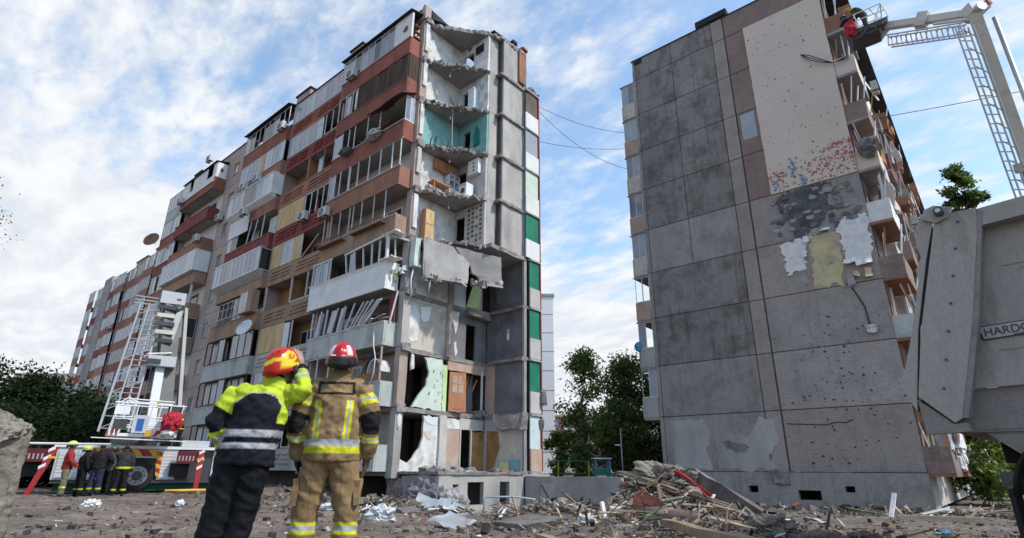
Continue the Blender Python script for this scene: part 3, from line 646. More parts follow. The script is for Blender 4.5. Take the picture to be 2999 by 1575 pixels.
# ================================================================== the torn end: storeys 5 to 9
E_ = {9: ('white_plaster', 'white_plaster'), 8: ('white_plaster', 'white_plaster'), 7: ('teal', 'teal'), 6: ('white_plaster', 'grey_plaster'), 5: ('white_plaster', 'grey_plaster')}
def ragged_slab(z, pts, th, mt, name='floor_slab', seed=1, amp=.09):
    """slab piece whose free edge is torn"""
    rr = random.Random(seed); out = []
    n = len(pts)
    for i in range(n):
        a, b = Vector(pts[i]), Vector(pts[(i + 1) % n])
        m = max(2, int((b - a).length / .14)) if pts[i][2] else 1
        for j in range(m):
            p = a.lerp(b, j / m)
            d = Vector((b.y - a.y, a.x - b.x, 0)).normalized() if pts[i][2] else Vector((0, 0, 0))
            q = p + d * (rr.uniform(-.6, 1.0) * amp if j or pts[i][2] else 0)
            out.append((q.x, q.y))
    g = G(); m = len(out)
    vs = [(x, y, z) for x, y in out] + [(x + rr.uniform(-.05, .05), y + rr.uniform(-.05, .05), z - th * rr.uniform(.8, 1.25)) for x, y in out]
    g.add(vs, [tuple(range(m))[::-1], tuple(range(m, 2 * m))] + [(i, (i + 1) % m, m + (i + 1) % m, m + i) for i in range(m)])
    o = g.out(name, mt, LB)
    return o
for f in range(5, 10):
    k = f - 1; wm, bm_ = E_[f]; z0, z1 = Z(k), Z(k + 1) - .24
    G().box(-.24, -.1, .43, 3.25, z0, z1).out('room_wall', wm, LB)                # cross wall
    # rear wall with its doorway
    g = G(); d0, d1, dz = (.15, .98, z0 + 2.0) if f in (9, 8) else ((.35, .9, z0 + 1.95) if f == 7 else (-.05, .7, z0 + 2.1))
    g.box(-.1, d0, 3.25, 3.4, z0, z1); g.box(d1, 2.2, 3.25, 3.4, z0, z1); g.box(d0, d1, 3.251, 3.4, dz, z1)
    g.out('room_wall', bm_, LB)
    box('room_wall', 'interior', LB, -.9, 1.6, 5.2, 5.3, z0, z1)
    # end of the rear wall, the slot beside it and the big outer panel
    o = box('wall_end', 'concrete_light', LB, 1.7, 2.22, 3.402, 4.12, z0 - .02, z1 + .2); rough_mesh(o, .03, 2.0, 4)
    box('wall_panel', 'concrete_light', LB, 2.3, 2.6, 4.2, 6.02, z0 + .04, z1 + .2); box('joint_core', 'joint', LB, 1.72, 2.48, 4.125, 5.15, z0 - .06, z1 + .24)
    o = box('floor_slab', 'broken', LB, 1.9, 2.72, 3.9, 6.08, z0 - .12, z0 + .03); rough_mesh(o, .05, 3.3, 5)
    # stub of the storey slab left in the room
    if f > 4: ragged_slab(z0, [(.1, .4, 1), (.95, 1.8, 1), (2.25, 3.3, 0), (-.2, 3.3, 0), (-.2, .4, 0)], .22, 'concrete', seed=f)
    o = G(); rs = random.Random(f * 7); t = 0.0
    while t < 1.0:
        p = Vector((.12, .45, z0 - .1)).lerp(Vector((2.2, 3.3, z0 - .1)), t) + Vector((rs.uniform(-.1, .12), rs.uniform(-.1, .1), 0)); sx, sy, sz = rs.uniform(.05, .22), rs.uniform(.05, .2), rs.uniform(.06, .15)
        mm_ = Matrix.Translation(p) @ Matrix.Rotation(rs.uniform(0, 3), 4, 'Z') @ Matrix.Rotation(rs.gauss(0, .4), 4, 'X')
        o.M = mm_; o.box(-sx, sx, -sy, sy, -sz, sz * rs.uniform(.5, 1)); t += rs.uniform(.02, .11)
    o.M = None; o = o.out('slab_edge', 'broken', LB); rough_mesh(o, .08, 5.0, 2); props(o, kind='stuff')
    o = G()
    for j in range(46):                                    # dust and bits lying on the slab
        q = rs.random(); p = Vector((rs.uniform(-.05, .3) + 1.7 * q, .5 + 2.7 * q + rs.uniform(0, .5), z0)); sx = rs.random() ** 2 * .13 + .02
        if p.y > 3.2: continue
        o.M = Matrix.Translation(p) @ Matrix.Rotation(rs.uniform(0, 3), 4, 'Z'); o.box(-sx, sx * rs.uniform(.5, 2), -sx, sx, 0, sx * rs.uniform(.3, 1), rs.randrange(4))
    o.M = None; o = o.out('debris', ['broken', 'concrete_light', 'wood', 'white_plaster'], LB); props(o, kind='stuff')
    for j in range(5):
        t = random.random(); p = Vector((.25, .45, z0 - .1)).lerp(Vector((2.3, 3.3, z0 - .1)), t)
        G().tube([p, p + Vector((.25, -.1, .05)), p + Vector((.35 + random.random() * .2, -.2, random.uniform(-.25, .2)))], .012, 4).out('rebar', 'rust', LB)
ragged_slab(25.98, [(-.1, .3, 1), (.9, 1.65, 1), (2.3, 3.3, 1), (2.65, 4.3, 1), (2.75, 6.1, 0), (-.2, 6.1, 0), (-.2, .3, 0)], .22, 'concrete', seed=33)
o = box('roof_edge', 'roof_felt', LB, -.2, 2.5, 3.4, 6.1, 26.0, 26.12); rough_mesh(o, .08, 1.5, 6)
for i in range(16):
    p = Vector((random.uniform(1.2, 2.8), random.uniform(2.6, 6.2), 26.05)); s = random.uniform(.06, .22)
    o = G().box(p.x - s, p.x + s, p.y - s, p.y + s, p.z, p.z + s).out('rubble_piece', random.choice(('broken', 'roof_felt', 'orange_brown')), LB); rough_mesh(o, .08, 4, 2)
o = G().box(2.61, 2.75, 5.5, 6.15, Z(8) + .3, 26.0).out('wall_end', 'orange_brown', LB); rough_mesh(o, .06, 4, 4)
# panelled wainscot, frame and tiles on the rear walls
G().box(.99, 2.19, 3.22, 3.249, Z(8), Z(8) + .9).out('wainscot', 'white_paint', LB)
for i, x in enumerate((1.25, 1.6, 1.95)):
    for j in range(5):
        G().box(x, x + .3, 3.235, 3.249, Z(7) + .35 + j * .42, Z(7) + .72 + j * .42).out('tile', ['white_paint', 'blue_pale', 'grey_plaster'][(i * 2 + j) % 3], LB)
for i in range(4):
    for j in range(8):
        if random.random() < .75: G().box(.95 + i * .3, 1.12 + i * .3, 3.225, 3.249, Z(4) + .35 + j * .27 + .05 * (i % 2), Z(4) + .5 + j * .27 + .05 * (i % 2)).out('decor_stone', random.choice(('orange_brown', 'concrete_dark', 'interior')), LB)
# ================================================================== storey 4: hanging slabs
da = Vector((.6, .4, 0)); dd = (Vector((2.3, 3.35, 0)) - da).normalized(); dn = Vector((dd.y, -dd.x, 0))
def diag(s, z, off=0): return da + dd * s + dn * off + Vector((0, 0, z))
def hang(pts, th, mt, name, tilt=.0, seed=1):
    zt = max(p[1] for p in pts); out = []
    n = len(pts)
    for i in range(n):
        a, b = pts[i], pts[(i + 1) % n]; m = max(1, int(math.hypot(b[0] - a[0], b[1] - a[1]) / .25))
        for j in range(m):
            s = a[0] + (b[0] - a[0]) * j / m; z = a[1] + (b[1] - a[1]) * j / m
            out.append(diag(s + random.uniform(-.03, .03), z + random.uniform(-.03, .03), (zt - z) * tilt))
    return G().poly(out, dn * -th).out(name, mt, LB)
o = hang([(.1, 11.92), (1.0, 11.75), (1.65, 11.62), (1.95, 11.3), (2.25, 11.1), (2.5, 10.75), (2.43, 9.75), (.26, 9.83)], .24, 'concrete_light', 'hanging_slab', .05); rough_mesh(o, .035, 2.2, 2)
o = hang([(1.72, 11.64), (2.4, 11.56), (4.23, 11.38), (4.28, 9.75), (3.2, 9.8), (2.95, 10.15), (2.66, 10.3), (2.58, 10.72), (2.3, 11.06), (2.0, 11.28)], .2, 'concrete', 'hanging_slab', .04); rough_mesh(o, .035, 2.2, 2)
G().bar(diag(.26, 9.8, .14), diag(2.4, 9.7, .14), .16, .12).out('slab_edge', 'concrete_light', LB)
G().bar(diag(3.2, 9.75, .12), diag(4.3, 9.7, .12), .14, .1).out('slab_edge', 'concrete_light', LB)
for i in range(22):
    q = random.random(); a_ = diag(4.1 * q + .1, 9.85 + random.uniform(-.05, .15), random.uniform(-.1, .15)); o = G().box(a_.x - .1, a_.x + .12, a_.y - .08, a_.y + .1, a_.z - random.uniform(.1, .3), a_.z + .05).out('broken_edge', random.choice(('broken', 'concrete', 'concrete_light')), LB); rough_mesh(o, .12, 4, 2)
G().tube([diag(.12, 11.8, .1), diag(.15, 10.2, .12), diag(.2, 9.85, .12)], .04, 6).out('pipe', 'concrete_light', LB)
z0 = Z(3)
box('room_wall', 'white_plaster', LB, -.24, -.1, .43, 3.0, z0, z0 + 2.4); o = box('column', 'concrete', LB, -.2, .02, 3.0, 3.35, z0 - .1, z0 + 2.5); rough_mesh(o, .04, 2, 3)
box('room_wall', 'blue_pale', LB, -.22, -.1, 3.35, 4.35, z0, z0 + 2.4)
box('room_wall', 'interior', LB, -2.6, -2.5, 3.3, 6.0, z0, z0 + 2.6)
box('room_wall', 'grey_plaster', LB, -.2, -.08, 5.2, 5.65, z0, z0 + 2.4)
o = G().hexa([(-.1, 4.4, z0 + .1), (.1, 5.2, z0 + .05), (.0, 5.25, z0 + .0), (-.2, 4.45, z0 + .05), (.5, 4.3, z0 + 1.2), (.6, 4.9, z0 + 1.5), (.5, 4.95, z0 + 1.5), (.4, 4.35, z0 + 1.2)]).out('fallen_panel', 'lime', LB)
# outer panels of the lower storeys stand on the far side of the lost rooms and face the street
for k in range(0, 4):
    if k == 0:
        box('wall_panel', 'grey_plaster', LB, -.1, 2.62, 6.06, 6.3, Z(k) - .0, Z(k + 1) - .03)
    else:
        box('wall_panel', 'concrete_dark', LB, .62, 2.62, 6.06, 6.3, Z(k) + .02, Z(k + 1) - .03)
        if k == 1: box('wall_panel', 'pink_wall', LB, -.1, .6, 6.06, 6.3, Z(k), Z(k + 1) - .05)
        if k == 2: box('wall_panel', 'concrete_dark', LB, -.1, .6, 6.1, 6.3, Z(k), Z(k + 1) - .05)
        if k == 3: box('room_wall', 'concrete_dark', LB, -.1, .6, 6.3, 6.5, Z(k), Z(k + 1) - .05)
    o = box('floor_slab', 'broken', LB, .1, 2.72, 5.85, 6.3, Z(k) - .14, Z(k) + .02); rough_mesh(o, .07, 3.0, 6)
o = box('floor_slab', 'concrete', LB, .9, 2.7, 3.3, 6.1, Z(4) - .2, Z(4) + .02); rough_mesh(o, .08, 1.6, 6)
# ================================================================== storeys 1 to 3 at the torn end
def wallpoly(pts, mt, name='room_wall', x=-.1, th=.12, jag=.05, seed=1, parent=None):
    rr = random.Random(seed); out = []; n = len(pts)
    for i in range(n):
        a, b = pts[i], pts[(i + 1) % n]; m = max(1, int(math.hypot(b[0] - a[0], b[1] - a[1]) / .18))
        for j in range(m):
            q = 0 if (j == 0 and jag == 0) else jag
            out.append((x, a[0] + (b[0] - a[0]) * j / m + rr.uniform(-q, q), a[1] + (b[1] - a[1]) * j / m + rr.uniform(-q, q)))
    return G().poly(out[::-1], (-th, 0, 0)).out(name, mt, parent or LB)
def patch(pts, mt, name='torn_plaster', x=-.1, seed=1, th=.018): return wallpoly(pts, mt, name, x + th, th - .002, .05, seed)
z = Z(2)
wallpoly([(.15, z), (2.95, z), (2.95, z + 2.55), (.15, z + 2.55)], 'beige_wall', jag=.01)
patch([(.2, z + 2.2), (1.0, z + 2.4), (1.15, z + 1.7), (1.1, z + .45), (.7, z + .25), (.45, z + .55), (.2, z + .3)], 'white_plaster', seed=3)
patch([(1.15, z + 2.2), (1.85, z + 2.3), (1.8, z + 1.5), (1.35, z + 1.45), (1.2, z + 1.6)], 'white_paint', seed=4, x=-.08); patch([(.2, z + .1), (.5, z + .05), (.45, z + .75), (.22, z + .9)], 'white_plaster', seed=5, x=-.085)
patch([(2.2, z + 2.2), (2.6, z + 2.45), (2.9, z + 2.3), (2.8, z + 2.0), (2.4, z + 2.15)], 'white_plaster', seed=6)
o = box('column', 'pink_wall', LB, -.2, .05, 2.96, 3.25, z - .1, z + 2.7); rough_mesh(o, .05, 2.5, 4)
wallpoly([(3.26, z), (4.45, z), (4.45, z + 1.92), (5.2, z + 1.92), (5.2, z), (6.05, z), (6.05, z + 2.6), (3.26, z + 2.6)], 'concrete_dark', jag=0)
patch([(3.4, z + 2.5), (3.95, z + 2.45), (3.8, z + 1.6), (3.65, z + 1.2), (3.5, z + 1.7)], 'white_plaster', seed=7); patch([(3.62, z + .75), (3.78, z + .8), (3.82, z + .2), (3.7, z + .05)], 'white_plaster', seed=8); patch([(3.05, z + 2.2), (3.25, z + 2.3), (3.2, z + .6), (3.08, z + .5)], 'white_plaster', seed=9, x=.055)
G().box(1.45, 1.62, 6.035, 6.059, z + 1.1, z + 1.7).out('torn_plaster', 'white_plaster', LB)
box('room_wall', 'interior', LB, -2.5, -2.4, 3.3, 6.0, z, z + 2.5)
o = G().box(-.5, .3, 4.3, 6.0, z + 2.35, z + 2.75).out('slab_edge', 'broken', LB); rough_mesh(o, .16, 2.2, 6)
z = Z(1)
wallpoly([(1.67, z + 2.5), (1.95, z + 2.0), (2.02, z + 1.6), (1.75, z + 1.0), (1.3, z + .5), (1.1, z + .05), (2.92, z), (2.92, z + 2.55)], 'mint', jag=.06, seed=11)
box('room_wall', 'lime', LB, -.22, -.1, 2.93, 3.22, z, z + 2.3)
for i, (y, h) in enumerate(((2.2, 1.9), (2.5, 1.5), (2.3, 1.2), (2.6, .9), (2.0, .8), (2.45, .5), (2.7, 1.9))): patch([(y, z + h), (y + .15, z + h + .05), (y + .12, z + h - .12), (y + .02, z + h - .1)], 'white_plaster' if i % 2 else 'broken', seed=20 + i)
d = G().hexa([(-.09, 3.34, z + .02), (-.05, 3.34, z + .02), (.25, 4.3, z + .02), (.21, 4.3, z + .02), (-.09, 3.36, z + 2.0), (-.05, 3.36, z + 2.0), (.25, 4.22, z + 2.0), (.21, 4.22, z + 2.0)]).out('door', 'door_wood', LB)
def onDoor(u, v, o=0): a = Vector((-.05, 3.35, z + .02)); b = Vector((.25, 4.27, z + .02)); q = a.lerp(b, u); n_ = Vector((.95, -.3, 0)); return q + n_ * o + Vector((0, 0, v))
for u0, u1 in ((.18, .46), (.54, .82)):
    for v0, v1 in ((.95, 1.35), (1.4, 1.8)): G().poly([onDoor(u0, v0), onDoor(u1, v0), onDoor(u1, v1), onDoor(u0, v1)], Vector((.95, -.3, 0)) * .012).out('pane', 'pink_wall', d)
G().poly([onDoor(.16, .15), onDoor(.84, .15), onDoor(.84, .75), onDoor(.16, .75)], Vector((.95, -.3, 0)) * .018).out('door_panel', 'door_wood', d)
wallpoly([(3.26, z + 2.1), (6.05, z + 2.1), (6.05, z + 2.6), (3.26, z + 2.6)], 'pink_wall', jag=.02, seed=12)
box('room_wall', 'interior', LB, -2.2, -2.1, 3.3, 6.0, z, z + 2.5)
for i in range(9):
    y = 4.4 + i * .17; G().bar((-.5 - .12 * i, y, z), (-.3 - .1 * (i % 3), y + random.uniform(-.3, .3), z + random.uniform(1.5, 2.3)), .07, .03).out('broken_board', random.choice(('wood', 'interior', 'plywood', 'concrete_dark')), LB)
o = G().box(-.7, -.62, 5.2, 5.6, z + .1, z + 2.1).out('curtain', 'concrete_dark', LB); rough_mesh(o, .1, 3, 4)
G().box(-.15, -.05, 5.75, 5.82, z, z + 2.3).out('door_frame', 'white_paint', LB)
o = G().box(-.3, 0.1, 5.3, 6.2, z - .1, z + .22).out('rubble_piece', 'broken', LB); rough_mesh(o, .14, 3, 5)
z = Z(0)
wallpoly([(1.82, z + 2.5), (1.86, z + 1.8), (1.75, z + 1.2), (1.4, z + .65), (.97, z + .3), (.5, z + .5), (.22, z + .75), (.2, z - .1), (2.78, z - .1), (2.78, z + 2.5)], 'white_plaster', jag=.05, seed=13)
patch([(1.9, z + 1.8), (2.4, z + 1.9), (2.3, z + 1.4), (2.05, z + 1.5)], 'beige_wall', seed=31); patch([(1.9, z + 2.4), (2.7, z + 2.4), (2.6, z + 2.1), (2.0, z + 2.2)], 'blue_pale', seed=32)
o = box('column', 'grey_plaster', LB, -.2, .02, 2.79, 3.26, z - .1, z + 2.6); rough_mesh(o, .06, 2.8, 4)
wallpoly([(3.28, z), (4.24, z), (4.24, z + 2.5), (3.28, z + 2.5)], 'pink_wall', jag=.01); patch([(3.3, z + 1.95), (4.2, z + 2.0), (4.2, z + 2.48), (3.3, z + 2.45)], 'white_plaster', seed=41)
for y in (4.25, 5.03): G().box(-.16, -.06, y, y + .08, z, z + 2.0).out('door_frame', 'grey_plaster', LB)
wallpoly([(4.26, z + 2.0), (6.0, z + 2.0), (6.0, z + 2.55), (4.26, z + 2.55)], 'grey_plaster', jag=.02)
wallpoly([(5.12, z), (6.05, z), (6.05, z + 1.9), (5.12, z + 1.9)], 'ochre', jag=.04, seed=15)
box('room_wall', 'interior', LB, -2.5, -2.4, 3.3, 6.0, z, z + 2.5)
box('room_wall', 'interior', LB, -3.0, -2.9, .5, 3.3, Z(0), Z(2) + 2.5)
for pts, mt in (([(.1, z + 2.0), (.9, z + 1.95), (1.0, z + 1.2), (.6, z + .1), (.1, z + .05)], 'ochre'), ([(1.0, z + 1.9), (2.0, z + 1.75), (2.2, z + .9), (1.9, z + .55), (1.0, z + .5)], 'beige_wall'), ([(1.0, z + .45), (1.6, z + .45), (1.6, z + .05), (1.0, z + .05)], 'lime'), ([(1.65, z + .55), (2.4, z + .6), (2.4, z + .05), (1.65, z + .05)], 'teal')):
    G().poly([(a + random.uniform(-.05, .05), 6.058, b_) for a, b_ in pts], (0, -.02, 0)).out('wallpaper', mt, LB)
for i in range(6):
    o = G().box(1.0 + .25 * i, 1.5 + .26 * i, 5.6, 6.05, z + 2.0 + .06 * (i % 2), z + 2.75).out('hanging_chunk', random.choice(('concrete', 'broken', 'concrete_light')), LB); rough_mesh(o, .2, 1.6, 4)
# ================================================================== basement
wins = [(1.27, 1.60, -.12, .26), (2.16, 3.18, -.60, .34), (4.27, 4.95, -.66, .34)]
g = G(); ys = [.45] + [v for w_ in wins for v in w_[:2]] + [6.0]
for i in range(0, len(ys), 2): g.box(2.44, 2.66, ys[i], ys[i + 1], -1.8, .64)
for w_ in wins: g.box(2.442, 2.658, w_[0], w_[1], w_[3], .638); g.box(2.442, 2.658, w_[0], w_[1], -1.8, w_[2])
o = g.out('basement_wall', 'concrete_light', LB)
box('basement_wall', 'concrete_dark', LB, .4, .5, .5, 6.0, -1.6, .5); o = box('basement_wall', 'concrete', LB, .3, 2.44, .42, .6, -1.8, .6); rough_mesh(o, .08, 1.6, 5)
o = box('basement_wall', 'concrete', LB, 2.72, 8.0, 6.05, 6.3, -1.6, .58); rough_mesh(o, .04, 1.0, 6)
G().box(3.72, 4.53, 6.02, 6.049, -.9, .28).out('boarded_door', 'concrete_light', LB); G().bar((3.75, 6.0, .2), (4.5, 6.0, -.8), .04).out('brace', 'metal_dark', LB)
box('basement_wall', 'concrete_dark', LB, -2.5, -2.4, 2.6, 9, -1.6, .5); box('basement_wall', 'concrete_dark', LB, -.1, 2.7, 9, 9.1, -1.6, .5)
o = box('sill_slab', 'broken', LB, -.2, 2.72, .35, 6.1, .645, .76); rough_mesh(o, .05, 3.2, 9)
for i in range(40):
    q = Vector((random.uniform(.2, 2.6), random.uniform(.5, 6), .74)); s_ = random.random() ** 2 * .28 + .05
    o = G().box(q.x - s_, q.x + s_ * .7, q.y - s_, q.y + s_, q.z, q.z + s_ * .7).out('rubble_piece', random.choice(('broken', 'concrete', 'concrete_light', 'orange_brown')), LB); rough_mesh(o, s_ * .6, 3.5, 2)
for i in range(7):
    o = G().box(-.6 + random.uniform(-.2, .4), .3, .3 + .35 * i, .8 + .37 * i, random.uniform(-.4, .0), random.uniform(.35, .7)).out('broken_wall', random.choice(('broken', 'concrete', 'concrete_dark')), LB); rough_mesh(o, .22, 1.7, 4)
# ================================================================== rear balconies that show beyond the torn end (green and white)
for k in range(0, 8):
    cols = {7: ('interior', 'white_paint'), 6: ('frosted', 'white_paint'), 5: ('mint', 'white_paint'), 4: ('green_dark', 'white_paint'), 3: ('green_dark', 'grey_plaster'), 2: ('green_dark', 'grey_plaster'), 1: ('green_dark', 'grey_plaster'), 0: ('blue_pale', 'pink_wall')}[k]
    b = G().box(2.0, 2.86, 6.32, 7.15, Z(k) - .12, Z(k)).out('balcony', 'concrete_light', LB)
    G().box(2.8, 2.88, 5.98 if k > 3 else 6.31, 7.18, Z(k) + .001, Z(k) + 1.08).out('parapet', cols[1], b); o = G().box(2.78, 2.84, 6.0 if k > 3 else 6.31, 7.12, Z(k) + 1.081, Z(k + 1) - .13).out('panel', cols[0], b)
    G().box(2.7, 2.93, 5.98 if k > 3 else 6.31, 7.22, Z(k + 1) - .128, Z(k + 1) - .04).out('sill', 'concrete_light', b)
box('wall_end', 'dark_red', LB, 2.3, 2.87, 7.19, 7.3, .8, Z(8) + .2); box('wall', 'interior', LB, -2.6, 2.75, 6.5, 7.1, .8, Z(8) - .2); o = box('wall_end', 'concrete', LB, 2.58, 2.7, 5.99, 6.2, .8, 26.0) 
rough_mesh(o, .03, 2.2, 7)
for i in range(5):
    o = G().box(2.2 + .1 * i, 2.9, 6.1 + .2 * i, 6.4 + .2 * i, Z(8) - .1, Z(8) + .15 + .1 * (i % 2)).out('rubble_piece', 'broken', LB); rough_mesh(o, .14, 3, 3)
for z_, s in ((Z(1) + .9, .35), (Z(0) + 2.3, .22)):
    o = G().box(2.85, 2.98, 7.1, 7.35, z_ - s, z_ + s).out('twisted_sheet', 'concrete_dark', LB); rough_mesh(o, .2, 2.5, 4)
# ================================================================== the standing block on the right
RX, GY = 6.62, 13.03
def ZR(k): return 0.853 + 2.8 * k
def gable_mat(name, base, dark, pale, tile=0.0, dk=.75, pl=.5):
    m = bpy.data.materials.new(name); m.use_nodes = True; t = m.node_tree; L = t.links.new; b = t.nodes['Principled BSDF']
    g_ = t.nodes.new('ShaderNodeNewGeometry')
    def nz(scl, s_, d=6, r=.62, loc=(0, 0, 0)):
        mp = t.nodes.new('ShaderNodeMapping'); mp.inputs['Scale'].default_value = scl; mp.inputs['Location'].default_value = loc; L(g_.outputs['Position'], mp.inputs[0])
        n = t.nodes.new('ShaderNodeTexNoise'); n.inputs['Scale'].default_value = s_; n.inputs['Detail'].default_value = d; n.inputs['Roughness'].default_value = r; L(mp.outputs[0], n.inputs['Vector']); return n.outputs['Fac']
    def mr(v, a, c, lo=0, hi=1):
        n = t.nodes.new('ShaderNodeMapRange'); L(v, n.inputs[0]); n.inputs[1].default_value = a; n.inputs[2].default_value = c; n.inputs[3].default_value = lo; n.inputs[4].default_value = hi; return n.outputs[0]
    def mix(f, a, c, bt='MIX'):
        n = t.nodes.new('ShaderNodeMix'); n.data_type = 'RGBA'; n.blend_type = bt
        if isinstance(f, float): n.inputs['Factor'].default_value = f
        else: L(f, n.inputs['Factor'])
        for k, v in (('A', a), ('B', c)):
            if isinstance(v, tuple): n.inputs[k].default_value = (*v, 1)
            else: L(v, n.inputs[k])
        return n.outputs['Result']
    c = mix(mr(nz((1, 1, .8), .45), .40, .62, 0, pl), base, pale)
    c = mix(mr(nz((1, 1, 1), 1.1, 7, .7, (5, 2, 1)), .46, .64, 0, dk), c, dark)
    c = mix(mr(nz((4.5, 4.5, .28), 1.0, 6, .65), .52, .68, 0, dk * .8), c, dark)
    c = mix(mr(nz((9, 9, .5), 1.0, 4, .6, (3, 3, 3)), .60, .70, 0, pl * .7), c, pale)
    c = mix(1.0, c, mix(mr(nz((1, 1, 1), 22, 4, .75), .36, .62), (.72,) * 3, (1.05,) * 3), 'MULTIPLY')
    h = nz((1, 1, 1), 16, 5, .7)
    if tile:
        sx = t.nodes.new('ShaderNodeSeparateXYZ'); L(g_.outputs['Position'], sx.inputs[0]); cb_ = t.nodes.new('ShaderNodeCombineXYZ'); L(sx.outputs[0], cb_.inputs[0]); L(sx.outputs[2], cb_.inputs[1])
        br = t.nodes.new('ShaderNodeTexBrick'); L(cb_.outputs[0], br.inputs['Vector']); br.inputs['Scale'].default_value = 1.0; br.inputs['Brick Width'].default_value = .30; br.inputs['Row Height'].default_value = .10; br.inputs['Mortar Size'].default_value = .012
        br.inputs['Color1'].default_value = (1, 1, 1, 1); br.inputs['Color2'].default_value = (.82, .82, .82, 1); br.inputs['Mortar'].default_value = (.55, .55, .55, 1)
        c = mix(tile, c, mix(1.0, c, br.outputs['Color'], 'MULTIPLY'))
    oi = t.nodes.new('ShaderNodeObjectInfo'); c = mix(1.0, c, mix(oi.outputs['Random'], (.88,) * 3, (1.0,) * 3), 'MULTIPLY')
    L(c, b.inputs['Base Color']); b.inputs['Roughness'].default_value = .9; b.inputs['Specular IOR Level'].default_value = .2
    bn = t.nodes.new('ShaderNodeBump'); bn.inputs['Strength'].default_value = .35; bn.inputs['Distance'].default_value = .03; L(h, bn.inputs['Height']); L(bn.outputs[0], b.inputs['Normal'])
    MATS[name] = m
gable_mat('gable_dark', (.262, .242, .23), (.115, .104, .102), (.36, .335, .305))
gable_mat('gable_mid', (.34, .312, .292), (.20, .183, .172), (.42, .395, .365), dk=.6)
gable_mat('tile_clad', (.40, .34, .31), (.28, .24, .225), (.46, .41, .36), .35, dk=.55)
gable_mat('tile_brown', (.31, .225, .20), (.21, .16, .145), (.36, .28, .25), .35, dk=.55)
gable_mat('tile_cool', (.385, .345, .325), (.28, .248, .236), (.455, .42, .395), .32, dk=.6, pl=.7)
pm('render_beige', (0.42, 0.355, 0.31), var=0.05, sc=0.5, stain=(0.43, 0.385, 0.31), samt=0.6, ssc=0.35, fine=0.06, bump=0.08, rnd=0)
pm('adhesive', (0.075, 0.08, 0.09), var=0.35, sc=2.2, stain=(0.16, 0.155, 0.15), samt=0.6, ssc=0.9, sthr=0.55, fine=0.4, bump=0.9, bsc=8)
pm('yellow_old', (0.40, 0.345, 0.21), var=0.15, sc=1.2, stain=(0.28, 0.25, 0.22), samt=0.9, ssc=1.6, sthr=0.5, fine=0.2, bump=0.5)
pm('foam_white', (0.60, 0.60, 0.60), var=0.1, sc=2.0, stain=(0.36, 0.35, 0.36), samt=0.8, ssc=1.8, sthr=0.56, bump=0.6, bsc=9)
pm('red_graffiti', (0.27, 0.085, 0.08), var=0.2, sc=4)
pm('blue_graffiti', (0.10, 0.15, 0.21), var=0.25, sc=4)
RB = thing('apartment_building', 'nine-storey panel block on the right with a windowless grey gable end and peeling beige render', 'building', (RX + 5.8, GY + 20, 0))
box('wall', 'facade', RB, RX + .05, RX + 11.52, GY + .3, GY + 46, .70, ZR(9) + 1.2)
box('joint_core', 'joint', RB, RX + .12, RX + 11.5, GY + .035, GY + .29, .6, ZR(9) + 1.5)
TOP = ZR(9) + 1.55
# gable: storey-high panels in five columns, with open joints
cols = [(0.02, 0.2, 'gable_mid'), (0.24, 2.79, 'gable_dark'), (2.83, 5.53, 'gable_dark'), (5.58, 6.28, 'tile_clad'), (6.36, 11.57, 'tile_clad')]
for k in range(0, 10):
    for ci, (a, b_, mt) in enumerate(cols):
        z0, z1 = ZR(k) + .022, (ZR(k + 1) - .022 if k < 9 else TOP)
        if ci in (1, 2):
            if k == 0: mt = 'gable_mid'
            elif k in (4, 3): mt = 'gable_mid' if k == 4 else 'gable_dark'
            elif k < 2: mt = 'gable_mid'
        if ci == 4:
            mt = 'tile_brown' if k >= 5 else ('tile_clad' if k in (4, 3, 0) else 'tile_cool')
            if k == 9: mt = 'tile_brown'
        if ci == 3 and k in (0,): mt = 'tile_clad'
        if ci == 1 and k < 5:                          # lower storeys: one wide panel over both columns
            if k == 3 or k < 3: b_ = 5.53
        if ci == 2 and k <= 3: continue
        if ci == 4 and k == 6:                          # the little glazed strip
            g = G(); X = RX
            g.box(X + 6.36, X + 6.5, GY, GY + .2, z0, z1); g.box(X + 7.3, X + 11.57, GY, GY + .2, z0, z1); g.box(X + 6.5, X + 7.3, GY + .001, GY + .2, z0, ZR(6) + 1.0); g.box(X + 6.5, X + 7.3, GY + .001, GY + .2, ZR(7) - .12, z1)
            g.out('wall_panel', mt, RB); box('pane', 'frosted', RB, X + 6.5, X + 7.3, GY + .015, GY + .03, ZR(6) + 1.0, ZR(7) - .12)
            continue
        o = box('wall_panel', mt, RB, RX + a, RX + b_, GY, GY + .2, z0, z1)
# the patched ground-storey panel and the long crack
def gpoly(pts, mt, name, y=GY, th=.03, jag=.08, seed=1, step=.25, parent=None):
    rr = random.Random(seed); out = []; n = len(pts)
    for i in range(n):
        a, b_ = pts[i], pts[(i + 1) % n]; m = max(1, int(math.hypot(b_[0] - a[0], b_[1] - a[1]) / step))
        for j in range(m): out.append((RX + a[0] + (b_[0] - a[0]) * j / m + rr.uniform(-jag, jag), y - th, a[1] + (b_[1] - a[1]) * j / m + rr.uniform(-jag, jag)))
    return G().poly(out, (0, th - .002, 0)).out(name, mt, parent or RB)
gpoly([(.6, 3.45), (2.6, 3.4), (2.75, 2.6), (2.4, 1.8), (2.7, .95), (.7, .95)], 'concrete_light', 'torn_plaster', jag=.07, seed=2, step=.14)
gpoly([(3.0, 3.3), (3.3, 2.8), (4.6, 2.5), (5.3, 3.35), (5.9, 3.3), (6.0, 2.2), (5.4, 1.6), (5.9, 1.0), (4.4, .9), (3.0, 1.0), (3.1, 1.8), (2.9, 2.5)], 'concrete_light', 'torn_plaster', jag=.1, seed=3, step=.16)
